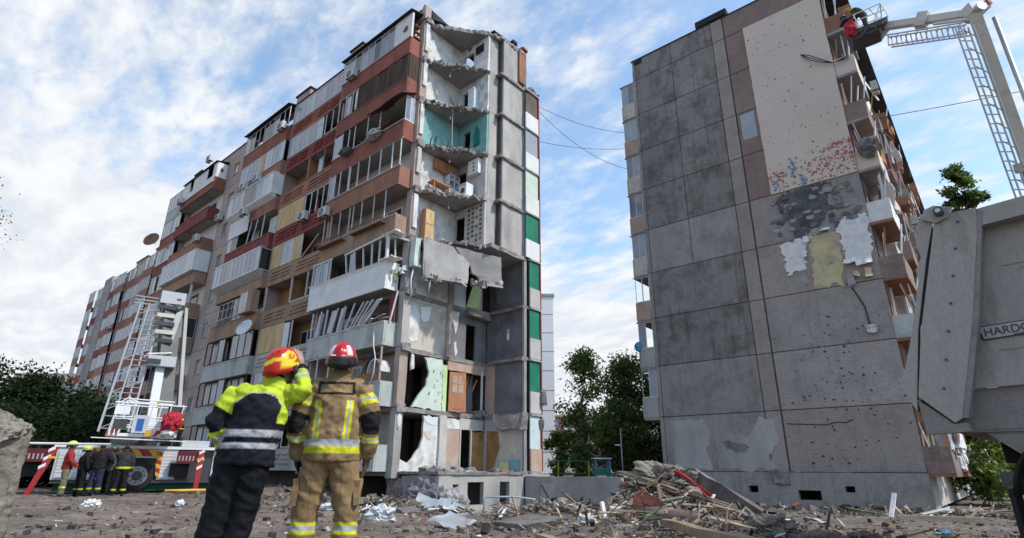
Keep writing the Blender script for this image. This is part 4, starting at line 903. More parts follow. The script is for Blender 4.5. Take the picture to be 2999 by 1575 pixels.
gpoly([(3.2, 2.4), (4.1, 2.2), (4.7, 2.0), (4.2, 1.75), (3.5, 1.95)], 'gable_dark', 'torn_plaster', y=GY - .03, th=.012, jag=.06, seed=4, step=.15)
for pts in ([(6.5, 3.02), (7.4, 2.95), (8.2, 2.9), (8.6, 3.0), (9.0, 2.96), (9.3, 3.08)],):
    g = G()
    for i in range(len(pts) - 1): g.bar((RX + pts[i][0], GY - .004, pts[i][1]), (RX + pts[i + 1][0], GY - .004, pts[i + 1][1]), .02, .05)
    g.out('crack', 'joint', RB)
gpoly([(6.4, .86), (8.8, .86), (9.1, .95), (10.2, .92), (11.5, .9), (11.5, 1.05), (10.6, 1.6), (10.0, 1.55), (9.7, 1.2), (9.2, 1.35), (8.9, 1.05), (6.4, 1.07)], 'gable_mid', 'torn_plaster', th=.012, jag=.03, seed=6)
# plinth
g = G(); a = RX
hs = [(2.76, 3.68, -.5, -.06), (4.35, 4.79, -.07, .23), (6.54, 7.5, -.33, .08), (8.49, 8.87, .04, .29)]
xs = [0.0] + [v for h in hs for v in h[:2]] + [11.6]
for i in range(0, len(xs), 2): g.box(a + xs[i], a + xs[i + 1], GY - .06, GY + .25, -1.2, .84)
for h in hs: g.box(a + h[0], a + h[1], GY - .058, GY + .25, h[3], .838); g.box(a + h[0], a + h[1], GY - .058, GY + .25, -1.2, h[2])
g.out('plinth', 'gable_mid', RB); box('plinth', 'concrete_dark', RB, a + .1, a + 11.5, GY + 2.5, GY + 2.7, -1.2, .7)
o = G().box(a + 5.6, a + 6.3, GY - .25, GY + .0, .35, .85).out('broken_corner', 'broken', RB); rough_mesh(o, .2, 2, 5)
# beige render over the upper storeys, pocked by fragments
BZ0 = ZR(5) - .05
bp = gpoly([(7.45, ZR(9) + .02), (11.56, ZR(9) - .02), (11.56, BZ0), (7.5, BZ0 + .05)], 'render_beige', 'render_sheet', th=.07, jag=.012, seed=7)
rr = random.Random(3); g = G(); g2 = G()
def chip(g, x, z, s, y):
    n = 9; c = Vector((RX + x, y, z)); st = rr.uniform(.5, 2.0); ro = rr.uniform(-.9, .9)
    pts_ = [(math.cos(2 * PI * i / n) * s * st * rr.uniform(.3, 1.3), math.sin(2 * PI * i / n) * s * rr.uniform(.3, 1.3)) for i in range(n)]
    g.poly([c + Vector((a_ * math.cos(ro) - b_ * math.sin(ro), 0, a_ * math.sin(ro) + b_ * math.cos(ro))) for a_, b_ in pts_], (0, .003, 0))
for i in range(150):
    x = rr.uniform(7.6, 11.45); t = rr.random() ** 1.4; zz = BZ0 + .1 + (ZR(9) - .2 - BZ0) * t
    chip(g, x, zz, rr.uniform(.02, .045), GY - .073)
props(g.out('fragment_hole', 'joint', bp), kind='stuff')
g = G()
for i in range(90): chip(g, rr.uniform(7.6, 11.5), BZ0 + .05 + rr.random() ** 1.6 * 2.0, rr.uniform(.02, .07), GY - .074)
props(g.out('fragment_hole', 'tile_brown', bp), kind='stuff')
for cx, cz, n, mt, sp in ((10.7, ZR(5) + .95, 75, 'red_graffiti', (1.3, .75)), (10.9, ZR(5) + 1.7, 30, 'red_graffiti', (.9, .2)), (8.1, ZR(5) + .95, 26, 'red_graffiti', (.55, .35)), (8.75, ZR(5) + 1.05, 20, 'blue_graffiti', (.14, .55)), (7.85, ZR(5) + .45, 18, 'blue_graffiti', (.25, .3)), (9.1, ZR(5) + .2, 16, 'blue_graffiti', (.12, .5))):
    g = G()
    for i in range(int(n * 2.6)): chip(g, max(7.55, min(11.5, cx + rr.gauss(0, sp[0] * .5))), max(BZ0 + .08, cz + rr.gauss(0, sp[1] * .5)), .012 + .06 * rr.random() ** 2, GY - .0755 - .001 * rr.random())
    props(g.out('graffiti', mt, bp), kind='stuff')
# storey below: render gone, adhesive and block marks left
ad = gpoly([(7.25, ZR(4) + .1), (7.5, ZR(5) - .2), (11.5, ZR(5) - .1), (11.55, ZR(4) + .2), (9.2, ZR(4) + .02)], 'concrete', 'torn_plaster', th=.012, jag=.04, seed=9)
gpoly([(7.75, ZR(5) - .25), (8.6, ZR(5) - .1), (10.3, ZR(5) - .08), (10.4, ZR(5) - .7), (10.0, ZR(5) - .9), (10.2, ZR(4) + 1.2), (9.6, ZR(4) + .6), (8.9, ZR(4) + .25), (8.3, ZR(4) + .5), (8.2, ZR(4) + 1.3), (7.7, ZR(4) + 1.6)], 'adhesive', 'torn_plaster', th=.05, jag=.12, seed=10, step=.12); rough_mesh(bpy.data.objects[list(ORG)[-1]], .05, 3.0, 2)
for i in range(60):
    x, zz = rr.uniform(7.4, 11.4), rr.uniform(ZR(4) + .2, ZR(5) - .3)
    w, h = rr.uniform(.12, .27), rr.uniform(.1, .18)
    o = G().poly([(RX + x + w * math.cos(t) * rr.uniform(.7, 1.1), GY - .055 - .0015 * i / 3, zz + h * math.sin(t) * rr.uniform(.7, 1.1)) for t in [PI / 4 + PI / 2 * j + dd_ for j in range(4) for dd_ in (-.3, .3)]], (0, .03, 0)).out('adhesive_patch', rr.choice(('adhesive', 'gable_dark', 'concrete', 'concrete_dark')), ad)
# storey below that: torn insulation, white and old yellow
def torn(pts, mt, seed, y, th=.05, amp=.06):
    o = gpoly(pts, mt, 'torn_insulation', y=y, th=th, jag=.10, seed=seed, step=.11); rough_mesh(o, .055, 3.1, 2)
    return o
torn([(8.9, ZR(4) - .0), (10.3, ZR(4) + .05), (10.1, ZR(3) + 1.3), (10.0, ZR(3) + .05), (8.7, ZR(3) + .1)], 'yellow_old', 3, GY, .02)
torn([(7.5, ZR(4) - .1), (8.9, ZR(4) - .05), (8.6, ZR(4) - .7), (8.55, ZR(3) + 1.2), (7.7, ZR(3) + 1.0), (7.6, ZR(3) + 1.7)], 'foam_white', 4, GY, .05)
torn([(10.2, ZR(4) + .1), (10.6, ZR(4) + .65), (10.8, ZR(4) + .3), (11.5, ZR(4) + .6), (11.5, ZR(3) + 1.3), (10.8, ZR(3) + .8), (10.3, ZR(3) + 1.4)], 'foam_white', 5, GY, .07)
torn([(7.8, ZR(3) + .95), (8.5, ZR(3) + 1.1), (8.5, ZR(3) + .35), (7.9, ZR(3) + .3)], 'concrete', 6, GY, .03)
for i, (x, zz, w, h, mt) in enumerate(((8.75, ZR(4) - .35, .3, .35, 'foam_white'), (9.7, ZR(4) + .05, .45, .15, 'foam_white'), (10.45, ZR(3) + .95, .55, .3, 'foam_white'), (10.9, ZR(3) + .75, .4, .35, 'foam_white'), (11.1, ZR(3) + .1, .25, .5, 'yellow_old'), (10.35, ZR(3) - .15, .3, .6, 'concrete'), (10.6, ZR(3) + .25, .25, .3, 'yellow_old'), (11.2, ZR(3) + .8, .3, .4, 'foam_white'), (8.6, ZR(3) + 1.7, .2, .3, 'foam_white'))):
    o = G().hexa([(RX + x - w / 2, GY - .3, zz), (RX + x + w / 2, GY - .22, zz), (RX + x + w / 2, GY - .18, zz), (RX + x - w / 2, GY - .25, zz), (RX + x - w / 2, GY - .1, zz + h), (RX + x + w / 2, GY - .07, zz + h), (RX + x + w / 2, GY - .02, zz + h), (RX + x - w / 2, GY - .03, zz + h)]).out('hanging_foam', mt, RB); rough_mesh(o, .09, 3.5, 3)
# scattered fragment pits on the lower gable
g = G()
for i in range(130):
    x = min(11.4, max(6.5, rr.gauss(9.0, 1.3))); zz = rr.uniform(1.0, 8.2)
    n = 6; c = Vector((RX + x, GY - .004, zz)); s = rr.uniform(.02, .065)
    g.poly([c + Vector((math.cos(2 * PI * i_ / n) * s * rr.uniform(.5, 1.5), 0, math.sin(2 * PI * i_ / n) * s * rr.uniform(.5, 1.1))) for i_ in range(n)], (0, .003, 0))
props(g.out('fragment_hole', 'joint', RB), kind='stuff')
G().tube([(RX + 10.3, GY - .02, ZR(3) - .2), (RX + 10.45, GY - .05, ZR(2) + 2.2), (RX + 10.65, GY - .06, ZR(2) + 1.6), (RX + 10.7, GY - .05, ZR(2) + .7)], .03, 6).out('cable', 'cable', RB)
o = G().box(RX + 10.55, RX + 10.95, GY - .2, GY - .02, ZR(2) + .35, ZR(2) + .7).out('junction_box', 'metal_grey', RB); rough_mesh(o, .1, 4, 3)
for q in range(3): G().tube([(RX + 10.17, GY - .09, ZR(7) + 2.15), (RX + 10.6 - .05 * q, GY - .25, ZR(7) + 1.75 - .12 * q), (RX + 11.1, GY - .28, ZR(7) + 1.2 - .1 * q), (RX + 11.6, GY - .2, ZR(7) + .75), (RX + 12.3, GY - .1, ZR(7) + .75 + .08 * q)], .022, 5).out('cable', 'cable', RB)
# roof edge of the gable
box('coping', 'roof_felt', RB, RX - .05, RX + 5.55, GY - .05, GY + .4, TOP + .001, TOP + .07); box('coping', 'roof_felt', RB, RX + 6.3, RX + 11.7, GY - .05, GY + .4, TOP + .001, TOP + .06)
box('roof_vent', 'roof_felt', RB, RX + 4.6, RX + 6.6, GY + .1, GY + 1.5, TOP + .3, TOP + .75); box('roof_vent', 'roof_felt', RB, RX + 5.5, RX + 6.3, GY + .2, GY + 1.3, TOP + .05, TOP + .3)
o = box('broken_corner', 'roof_felt', RB, RX + .2, RX + .75, GY - .06, GY + .3, TOP - .35, TOP + .02); rough_mesh(o, .1, 2, 4)
# ------------------------------------------------ left flank: glazed loggia stack
box('wall', 'concrete_light', RB, RX - .02, RX + .04, GY + .02, GY + 40, -.5, ZR(9) + .8)
for k in range(1, 9):
    b = G().box(RX - .98, RX - .03, GY + .05, GY + 3.2, ZR(k) - .12, ZR(k)).out('balcony', 'concrete_light', RB)
    lower = k <= 2
    G().box(RX - 1.0, RX - .92, GY + .02, GY + 3.2, ZR(k) + .001, ZR(k) + 1.1).out('parapet', 'plywood' if not lower else 'concrete_light', b)
    G().box(RX - .9, RX - .05, GY + .0, GY + .07, ZR(k) + .001, ZR(k) + 1.1).out('parapet', ['beige_wall', 'pink_wall'][k % 2] if not lower else 'concrete_light', b)
    glaze(b, RX - .96, RX - .04, GY + .03, ZR(k) + 1.1, ZR(k + 1) - .13, 2, 'pvc', ['frosted', 'frosted', 'glass'], 0 if k > 3 else .6, seed=k)
    G().box(RX - 1.06, RX, GY - .03, GY + 3.2, ZR(k + 1) - .125 - (0 if k < 8 else 0), ZR(k + 1) - .09).out('sill', 'concrete', b)
# ------------------------------------------------ right flank: wrecked balconies seen at a sharp angle
RF = RX + 11.57
pm('flank', (0.36, 0.33, 0.30), var=.15, sc=.8, stain=(.22, .2, .19), samt=.6, ssc=.6)
box('wall', 'flank', RB, RF - .04, RF, GY + .21, GY + 46, -.5, ZR(9) + .9)
rr = random.Random(8)
for k in range(0, 9):
    for bi in range(0, 6):
        y0 = GY + .02 + bi * 6.8; y1 = y0 + (3.4 if bi else 3.2)
        if rr.random() < .12 and bi > 0: continue
        mt = rr.choice(['dark_red', 'tile_brown', 'orange_brown', 'tile_brown', 'render_beige'])
        if (k, bi) == (4, 0): mt = 'foam_white'
        if (k, bi) == (2, 0): mt = 'grey_green'
        dep = .95
        b = G().box(RF + .01, RF + dep, y0, y1, ZR(k) - .14, ZR(k)).out('balcony', 'orange_brown' if k < 5 else 'concrete', RB)
        op = k in (1,) and bi == 0
        if not op:
            o = G().box(RF + .01, RF + dep, y0 - .0, y0 + .07, ZR(k) + .001, ZR(k) + 1.02).out('parapet', mt, b)
            if k in (0, 3): rough_mesh(o, .12, 2.2, 4)
            o = G().box(RF + dep - .07, RF + dep, y0 + .071, y1, ZR(k) + .001, ZR(k) + 1.02).out('parapet', mt, b); rough_mesh(o, .04, 1.5, 3)
        G().box(RF + .02, RF + .06, y0 + .2, y1 - .1, ZR(k), ZR(k + 1) - .15).out('back_wall', rr.choice(('interior_orange', 'interior', 'orange_brown')), b)
        for j in range(5):
            a = Vector((RF + rr.uniform(.1, dep), y0 + (0.03 if j < 3 else rr.uniform(0, 3)), ZR(k) + 1.0)); dz = rr.uniform(1.2, 1.7)
            G().bar(a, a + Vector((rr.uniform(-.35, .35), rr.uniform(-.1, .5), dz)), .06, .05).out('mullion', rr.choice(('pvc', 'pvc', 'wood', 'bar_grey')), b)
        if rr.random() < .7:
            o = G().box(RF + rr.uniform(.4, .7), RF + dep + rr.uniform(.05, .35), y0 + rr.uniform(.2, 2), y0 + rr.uniform(2, 3.4), ZR(k) + 1.0, ZR(k) + rr.uniform(1.4, 2.4)).out('torn_sheet', rr.choice(('foam_white', 'render_beige', 'concrete_light', 'wood')), b); rough_mesh(o, .2, 1.2, 3)
    # wall stretches and pipes between the stacks
    for bi in range(6):
        yy = GY + 3.5 + bi * 6.8
        o = G().box(RF + .002, RF + rr.uniform(.3, .75), yy, yy + rr.uniform(1.5, 3.0), ZR(k) + rr.uniform(0, .4), ZR(k + 1) - .1).out('wall_panel', rr.choice(('flank', 'render_beige', 'concrete_light', 'white_plaster')), RB); rough_mesh(o, .06, 1.4, 3)
box('coping', 'roof_felt', RB, RF - .3, RF + 1.15, GY + .4, GY + 46, ZR(9) + .95, ZR(9) + 1.1)
for i in range(46):
    y = GY + 4 + rr.random() * 34; zz = rr.uniform(1, 25)
    G().bar((RF + rr.uniform(.7, 1.1), y, zz), (RF + rr.uniform(.9, 1.5), y + rr.uniform(-1, 2), zz + rr.uniform(-2.2, 2.2)), .09, .05).out('hanging_beam', rr.choice(('pvc', 'bar_brown', 'wood', 'bar_grey', 'rust')), RB)
for i in range(26):
    y = GY + 6 + rr.random() * 32; zz = rr.uniform(2, 24)
    o = G().box(RF + .8, RF + 1.15 + rr.random() * .25, y, y + rr.uniform(.4, 1.6), zz, zz + rr.uniform(.4, 1.4)).out('torn_sheet', rr.choice(('roof_felt', 'wood_dark', 'concrete', 'pvc', 'orange_brown')), RB); rough_mesh(o, .15, 1.5, 2)


for i in range(14):
    x, y, zz = RF + .9 + rr.random() * .3, GY + .3 + i * .55, .9 + rr.random() * 1.3
    o = G().box(x - .04, x + .04, y, y + rr.uniform(.4, .9), zz, zz + rr.uniform(.4, .9)).out('torn_sheet', rr.choice(('foam_white', 'white_plaster', 'concrete_light', 'orange_brown')), RB); rough_mesh(o, .16, 2.6, 4)
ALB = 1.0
# ================================================================== ground
pm('mud', (0.158, 0.124, 0.102), var=0.35, sc=0.7, stain=(0.26, 0.215, 0.18), samt=0.75, ssc=1.3, sthr=0.5, fine=0.45, bump=1.0, bsc=7, rnd=0)
pm('rub_grey', (0.185, 0.165, 0.15), var=0.3, sc=3, fine=0.35, bump=0.6)
pm('dust', (0.22, 0.18, 0.155), var=0.25, sc=3, fine=0.3, bump=0.5)
pm('brick_bits', (0.20, 0.085, 0.06), var=0.25, sc=4, bump=0.5)
pm('dirt_dark', (0.055, 0.045, 0.04), var=0.35, sc=4, bump=0.6)
pm('timber', (0.27, 0.20, 0.135), var=0.25, sc=4, stain=(0.13, 0.095, 0.07), samt=0.7, ssc=3, bump=0.5)
pm('timber_pale', (0.42, 0.35, 0.26), var=0.2, sc=4, stain=(0.25, 0.2, 0.15), samt=0.6, ssc=3, bump=0.4)
pm('litter_white', (0.62, 0.61, 0.60), var=0.12, sc=5, bump=0.2)
pm('litter_blue', (0.08, 0.27, 0.42), var=0.2, sc=5, bump=0.1)
pm('litter_green', (0.13, 0.17, 0.09), var=0.3, sc=5, bump=0.2)
def frz(p):
    d = p - CAMP; return d.dot(FH), d.dot(RH)
def sstep(a, b, x):
    t = max(0.0, min(1.0, (x - a) / (b - a))); return t * t * (3 - 2 * t)
def H(x, y, fine=True):
    p = Vector((x, y, 0)); f, r = frz(p); d = math.hypot(f, r)
    h = -0.062 * max(0, min(d, 30) - 10.5) * sstep(-9.5, -5.0, r) * (1 - 0.42 * sstep(5, 9, r))
    h = h if f > 0 else 0
    h += 0.62 * math.exp(-(((f - 12.6) / 1.9) ** 2 + ((r - 3.0) / 1.0) ** 2))          # heap in the middle
    h += 0.20 * math.exp(-(((f - 8.0) / 1.6) ** 2 + ((r - 2.2) / 1.6) ** 2)) + 0.16 * math.exp(-(((f - 11.5) / 1.2) ** 2 + ((r - 0.8) / .8) ** 2))
    h += 0.55 * math.exp(-(((f - 23.5) / 2.2) ** 2 + ((r + 5.0) / 1.8) ** 2))
    h += 0.18 * math.exp(-(((f - 15) / 3) ** 2 + ((r + 5) / 3) ** 2))
    if d < 60:
        q = Vector((x, y, 0))
        h += 0.07 * noise.noise(q * 0.35) + 0.06 * noise.noise(q * 1.1)
        if fine: h += 0.035 * noise.noise(q * 3.1) + 0.022 * noise.noise(q * 8.3) + (0.012 * noise.noise(q * 19) if d < 16 else 0)
    if d < 3: h *= d / 3
    return h
g = G(); rows = []
rads = [0.0]; rr_ = 0.8
while rr_ < 60: rads.append(rr_); rr_ *= 1.0105 if rr_ > 3 else 1.05
for q in (75, 100, 150, 250, 450, 900, 2000, 4500): rads.append(q)
az0, az1, na = -62, 62, 430
azs = [math.radians(az0 + (az1 - az0) * i / na) for i in range(na + 1)] + [math.radians(az1 + (360 - (az1 - az0)) * i / 24) for i in range(1, 24)]
nA = len(azs)
vs = []
for r_ in rads:
    for a in azs:
        p = CAMP + FH * (r_ * math.cos(a)) + RH * (r_ * math.sin(a))
        vs.append((p.x, p.y, H(p.x, p.y) if r_ < 80 else -0.05))
fs = [(i * nA + j, i * nA + (j + 1) % nA, (i + 1) * nA + (j + 1) % nA, (i + 1) * nA + j) for i in range(1, len(rads) - 1) for j in range(nA)]
fs += [(nA + j, nA + (j + 1) % nA, 0) for j in range(nA)]
g.add(vs, [tuple(reversed(f)) for f in fs])
ground = g.out('ground', 'mud', origin=Vector((CAMP.x, CAMP.y, 0)), smooth=True)
props(ground, kind='structure')
# ------------------------------------------------ rubble: countless small bits in one mesh
RM = ['dust', 'mud', 'rub_grey', 'brick_bits', 'dirt_dark', 'timber', 'litter_white', 'rub_grey', 'litter_blue', 'litter_green', 'timber_pale', 'dirt_dark']
def rubble(name, spots, label, seed, sticks=False):
    rr = random.Random(seed); V = []; Fc = []; Mi = []
    cube = [(0, 3, 2, 1), (4, 5, 6, 7), (0, 1, 5, 4), (1, 2, 6, 5), (2, 3, 7, 6), (3, 0, 4, 7)]
    for (f, r, s) in spots:
        p = C(f, r); x, y = p.x, p.y
        z = H(x, y); k = .9 if sticks else rr.random()
        if k < .40: dims = (s * rr.uniform(.5, 1), s * rr.uniform(.5, 1), s * rr.uniform(.35, .8)); mi = rr.choices(range(12), (26, 30, 10, 1.5, 16, 1, 1.0, 3, 0, 1, 1, 8))[0]
        elif k < .66: dims = (s * rr.uniform(.7, 1.5), s * rr.uniform(.5, 1.1), s * .12); mi = rr.choices(range(12), (26, 18, 9, 1.5, 12, 6, 3.5, 5, .5, 2, 5, 6))[0]
        else: dims = (s * rr.uniform(1.2, 3.2), s * rr.uniform(.12, .3), s * rr.uniform(.08, .2)); mi = rr.choices(range(12), (8, 8, 4, 3, 14, 24, 5, 4, .3, 4, 13, 2))[0]
        ax = Vector((rr.gauss(0, .25), rr.gauss(0, .25), 1)).normalized(); ang = rr.uniform(0, 2 * PI)
        m = Matrix.Rotation(ang, 3, 'Z') @ Matrix.Rotation(rr.gauss(0, .3), 3, 'X') @ Matrix.Rotation(rr.gauss(0, .3 if not sticks else .45), 3, 'Y')
        if sticks: z += rr.random() * .18
        b = len(V)
        for c in ((-1, -1, -1), (1, -1, -1), (1, 1, -1), (-1, 1, -1), (-1, -1, 1), (1, -1, 1), (1, 1, 1), (-1, 1, 1)):
            q = m @ Vector((c[0] * dims[0] * rr.uniform(.55, 1) * .5, c[1] * dims[1] * rr.uniform(.55, 1) * .5, c[2] * dims[2] * rr.uniform(.7, 1) * .5))
            V.append((x + q.x, y + q.y, z + q.z + dims[2] * .28))
        Fc += [tuple(b + i for i in fc) for fc in cube]; Mi += [mi] * 6
    g = G(); g.v = [Vector(v) for v in V]; g.f = Fc; g.m = Mi
    o = g.out(name, RM); props(o, label, 'rubble', kind='stuff'); return o
rr = random.Random(21); spots = []
for i in range(24000):                                                     # everywhere in front of the camera
    f = 3.2 + 29 * rr.random() ** 1.5; r = rr.uniform(-.98, .98) * f
    if r < -9 and f > 15 and rr.random() < .7: continue
    dens = .55 + .9 * noise.noise(Vector((f * .35, r * .35, 2)))
    if rr.random() > dens: continue
    s = (rr.random() ** 5) * .15 + .012 + f * .0011
    spots.append((f, r, s))
for cf, cr, sf, sr, n, big in ((12.4, 3.1, 1.8, 1.0, 2600, .15), (8.0, 2.4, 1.5, 1.9, 2200, .15), (26, -4.5, 2.4, 1.6, 1800, .5), (23, -5, 2.4, 2.4, 1500, .4), (28, 8.5, 2.5, 4.0, 1500, .35), (21, 11, 3, 4.0, 1300, .3), (24, 16, 2.0, 3.0, 900, .5), (16, -1, 4, 4, 1200, .13), (28, 3.5, 1.5, 3, 800, .25)):
    for i in range(n):
        f, r = rr.gauss(cf, sf), rr.gauss(cr, sr)
        if f < 3.2: continue
        spots.append((f, r, (rr.random() ** 3.2) * big + .025))
rubble('rubble', spots, 'broken concrete, dust, splinters and litter strewn over the whole ground', 4)

spots = []
for cf, cr, sf, sr, n, big in ((12.0, 2.9, 1.2, .9, 420, .34), (9.5, 2.6, 1.2, 1.0, 170, .22), (11.6, .8, .8, .6, 160, .24), (6.6, 2.0, .7, 1.1, 160, .13), (22, -4.5, 2, 1.5, 200, .4), (21.5, 15.5, 1.2, 2, 160, .5), (17, 1, 4, 4, 120, .2)):
    spots += [(max(4, rr.gauss(cf, sf)), rr.gauss(cr, sr), rr.random() ** 1.7 * big + .05) for _ in range(n)]
rubble('splinters', spots, 'tangle of broken laths, strips and sticks in the debris heaps', 9, True)
# ------------------------------------------------ debris one can pick out
pm('mud_cloth', (0.235, 0.205, 0.17), var=.28, sc=7, stain=(.11, .092, .075), samt=.8, ssc=5, fine=.2, bump=.6, bsc=22, rnd=0)
def lump(name, label, cat, c, size, mt, seed, amp=.35, sub=3, par=None, freq=1.6, flat=.0, group=None):
    bm = bmesh.new(); bmesh.ops.create_icosphere(bm, subdivisions=sub, radius=1)
    off = Vector((seed * 3.7, seed * 1.3, seed * 2.1))
    for v in bm.verts:
        n_ = v.co.normalized(); d = 1 + amp * noise.noise(n_ * freq + off) + amp * .5 * noise.noise(n_ * freq * 2.7 + off) + amp * .25 * noise.noise(n_ * freq * 6 + off)
        v.co = Vector((n_.x * size[0], n_.y * size[1], n_.z * size[2])) * d
    me = bpy.data.meshes.new(name); bm.to_mesh(me); bm.free(); me.materials.append(MATS[mt])
    o = bpy.data.objects.new(name, me); link(o, par, c)
    if label: props(o, label, cat, group)
    return o
def gz(f, r, dz=0.0): p = C(f, r); return Vector((p.x, p.y, H(p.x, p.y, False) + dz))
def plank(name, label, cat, a, b, w, t, mt, group=None, rough=.012):
    o = G().bar(a, b, w, t).out(name, mt); props(o, label, cat, group)
    if rough: rough_mesh(o, rough, 3.0, 4)
    return o
# leaning slab with a bevelled top corner
pm('slab_brown', (.155, .125, .12), var=.3, sc=3, stain=(.27, .24, .22), samt=.8, ssc=2.5, fine=.35, bump=.7)
a, b = C(12.3, 3.55, .82), C(11.7, 4.75, -.02); t = (b - a).normalized(); up = Vector((0, 0, 1)); n_ = t.cross(up).normalized(); w = n_.cross(t).normalized()
o = G().poly([a - w * .2, a + w * .10, a + t * .18 + w * .2, b + w * .2, b - w * .2], -n_ * .34).out('concrete_block', 'slab_brown'); rough_mesh(o, .03, 3, 4)
props(o, 'long grey concrete slab lying tilted on the right of the debris heap', 'slab')
a = C(10.85, 2.2, .0)
o = G().poly([C(10.3, 2.0, -.02), C(10.1, 2.86, -.05), C(10.05, 2.86, .14), C(10.15, 2.5, .40), C(10.25, 2.24, .54), C(10.3, 2.16, .52)], FH * .09).out('red_panel', ['red_paint']); rough_mesh(o, .012, 4, 3)
props(o, 'red painted triangular wall fragment in the debris heap', 'wall fragment')
plank('plank', 'white painted plank standing upright before the debris heap', 'plank', C(8.9, 1.34, .42), C(8.85, 1.42, .0), .085, .03, 'litter_white')
plank('plank', 'white plank leaning by the right gable plinth', 'plank', C(13.4, 8.55, .42), C(13.2, 8.25, -.06), .09, .03, 'litter_white')
plank('board', 'wide grey board sticking up from the top of the debris heap', 'board', C(12.4, 2.6, .92), C(12.2, 3.35, .72), .16, .05, 'concrete_light')
# red cloth draped over the top of the slab
pts = [C(11.7, 3.2, .86), C(11.6, 3.38, .78), C(11.5, 3.52, .66), C(11.45, 3.66, .52), C(11.4, 3.8, .38)]
pm('red_cloth', (0.42, 0.025, 0.04), var=.25, sc=5, bump=.6, bsc=12)
g = G(); rows = []
for j in range(5): rows.append([p + Vector((0, 0, .07 * (j / 4 - .5) * (1 + .5 * math.sin(i * 2.0)))) + FH * (.03 * math.sin(j * 1.7 + i)) for i, p in enumerate(pts)])
o = g.sheet(rows).out('cloth', 'red_cloth', smooth=True); md = o.modifiers.new('t', 'SOLIDIFY'); md.thickness = .03; md = o.modifiers.new('s', 'SUBSURF'); md.levels = md.render_levels = 2
props(o, 'bright red cloth strip hanging over the debris heap', 'cloth')
lump('tarpaulin', 'grey brown crumpled tarpaulin covering the crest of the debris heap', 'tarpaulin', C(12.5, 3.15, .62), (.75, .6, .34), 'mud_cloth', 3, .5, 5, freq=2.6)
lump('tarpaulin', 'mud-brown crumpled sheet below the bent pipe, left of the white plank', 'tarpaulin', C(11.6, .75, .05), (.5, .45, .26), 'mud_cloth', 5, .5, 5, freq=2.8)
pm('roll_brown', (0.13, 0.085, 0.08), var=.2, sc=3, bump=.4)
o = G().tube([C(9.3, 1.98, .20), C(9.2, 2.3, .21), C(9.05, 2.7, .19), C(8.95, 3.1, .13), C(8.85, 3.35, .11)], [.13, .14, .10, .085, .06], 14).out('carpet_roll', 'roll_brown', smooth=True); props(o, 'brown rolled carpet lying below the red wall fragment', 'carpet')
o = G().tube([C(14, -.62, -.25), C(14, -.6, .22), C(14, -.55, .26), C(13.95, .1, .27), C(13.9, .55, .22), C(13.85, .95, .12), C(13.8, 1.3, -.05), C(13.8, 1.7, -.08), C(13.6, 2.3, .1)], .022, 7).out('pipe', 'metal_grey', smooth=True); props(o, 'bent grey metal handrail pipe before the basement wall', 'pipe')
G_bar = lambda *a: None
o = G().tube([C(11.9, 3.05, 1.0), C(11.3, 3.2, .5), C(10.6, 3.3, .05)], .012, 5).out('wire', 'cable'); props(o, 'thin dark wire hanging down the front of the debris heap', 'wire')
# splintered laths in the heap
for i in range(16):
    s = i / 16; a = C(12.0 - .6 * s, 2.35 + 1.1 * s + random.uniform(-.2, .2), .72 - .3 * s + random.uniform(0, .1)); b = C(11.6 - .6 * s, 3.5 + .9 * s, .5 - .45 * s + random.uniform(-.05, .1))
    plank('lath', 'pale splintered lath sloping down the front of the debris heap', 'lath', a, b, random.uniform(.03, .07), .02, random.choice(('timber', 'timber_pale', 'timber_pale')), group='laths in the debris heap')
# logs and beams near the bottom edge
plank('beam', 'weathered pale beam lying across the bottom of the photo', 'beam', C(5.9, 1.0, .17), C(5.7, 2.0, .14), .16, .10, 'timber', rough=.03)
plank('beam', 'splintered brown beam in front of the carpet roll', 'beam', C(6.9, 1.75, .30), C(6.1, 2.45, .18), .15, .08, 'timber', rough=.03)
plank('beam', 'short pale beam end at the lower left of the heap', 'beam', C(7.3, .35, .12), C(6.5, .75, .05), .12, .06, 'timber', rough=.02)
plank('beam', 'long grey pole lying flat before the right gable', 'beam', C(11.5, 7.3, .06), C(11.1, 8.7, .05), .09, .09, 'timber_pale', rough=.01)
o = G().tube([C(7.2, 2.5, .05), C(7.15, 2.52, .28), C(7.2, 2.58, .42)], [.02, .016, .008], 6).add([], []).tube([C(7.17, 2.52, .25), C(7.2, 2.42, .36), C(7.22, 2.40, .45)], [.012, .009, .005], 5).out('branch', 'timber'); props(o, 'forked bare branch standing in the rubble', 'branch')
for f, r, s, mt, sd, lab in ((5.9, 2.75, (.17, .14, .12), 'dust', 11, 'pale lumpy plaster block at the bottom edge right of the beams'), (6.7, 3.35, (.26, .22, .15), 'mud', 12, 'big brown earth clod on the right of the pale plaster block'), (6.2, 2.35, (.15, .12, .15), 'rub_grey', 13, 'grey stone block beside the forked branch'), (7.4, 3.15, (.28, .2, .16), 'dust', 14, 'dusty plaster lump behind the brown earth clod'), (8.4, 1.05, (.12, .1, .1), 'litter_white', 15, 'small white stone left of the upright plank'), (9.2, 4.1, (.24, .2, .14), 'rub_grey', 16, 'grey concrete lump under the leaning slab'), (7.3, 4.2, (.2, .16, .1), 'mud', 17, 'low brown clod right of the debris heap')):
    lump('stone', lab, 'stone', gz(f, r, s[2] * .4), s, mt, sd, .55, 5, freq=2.4)
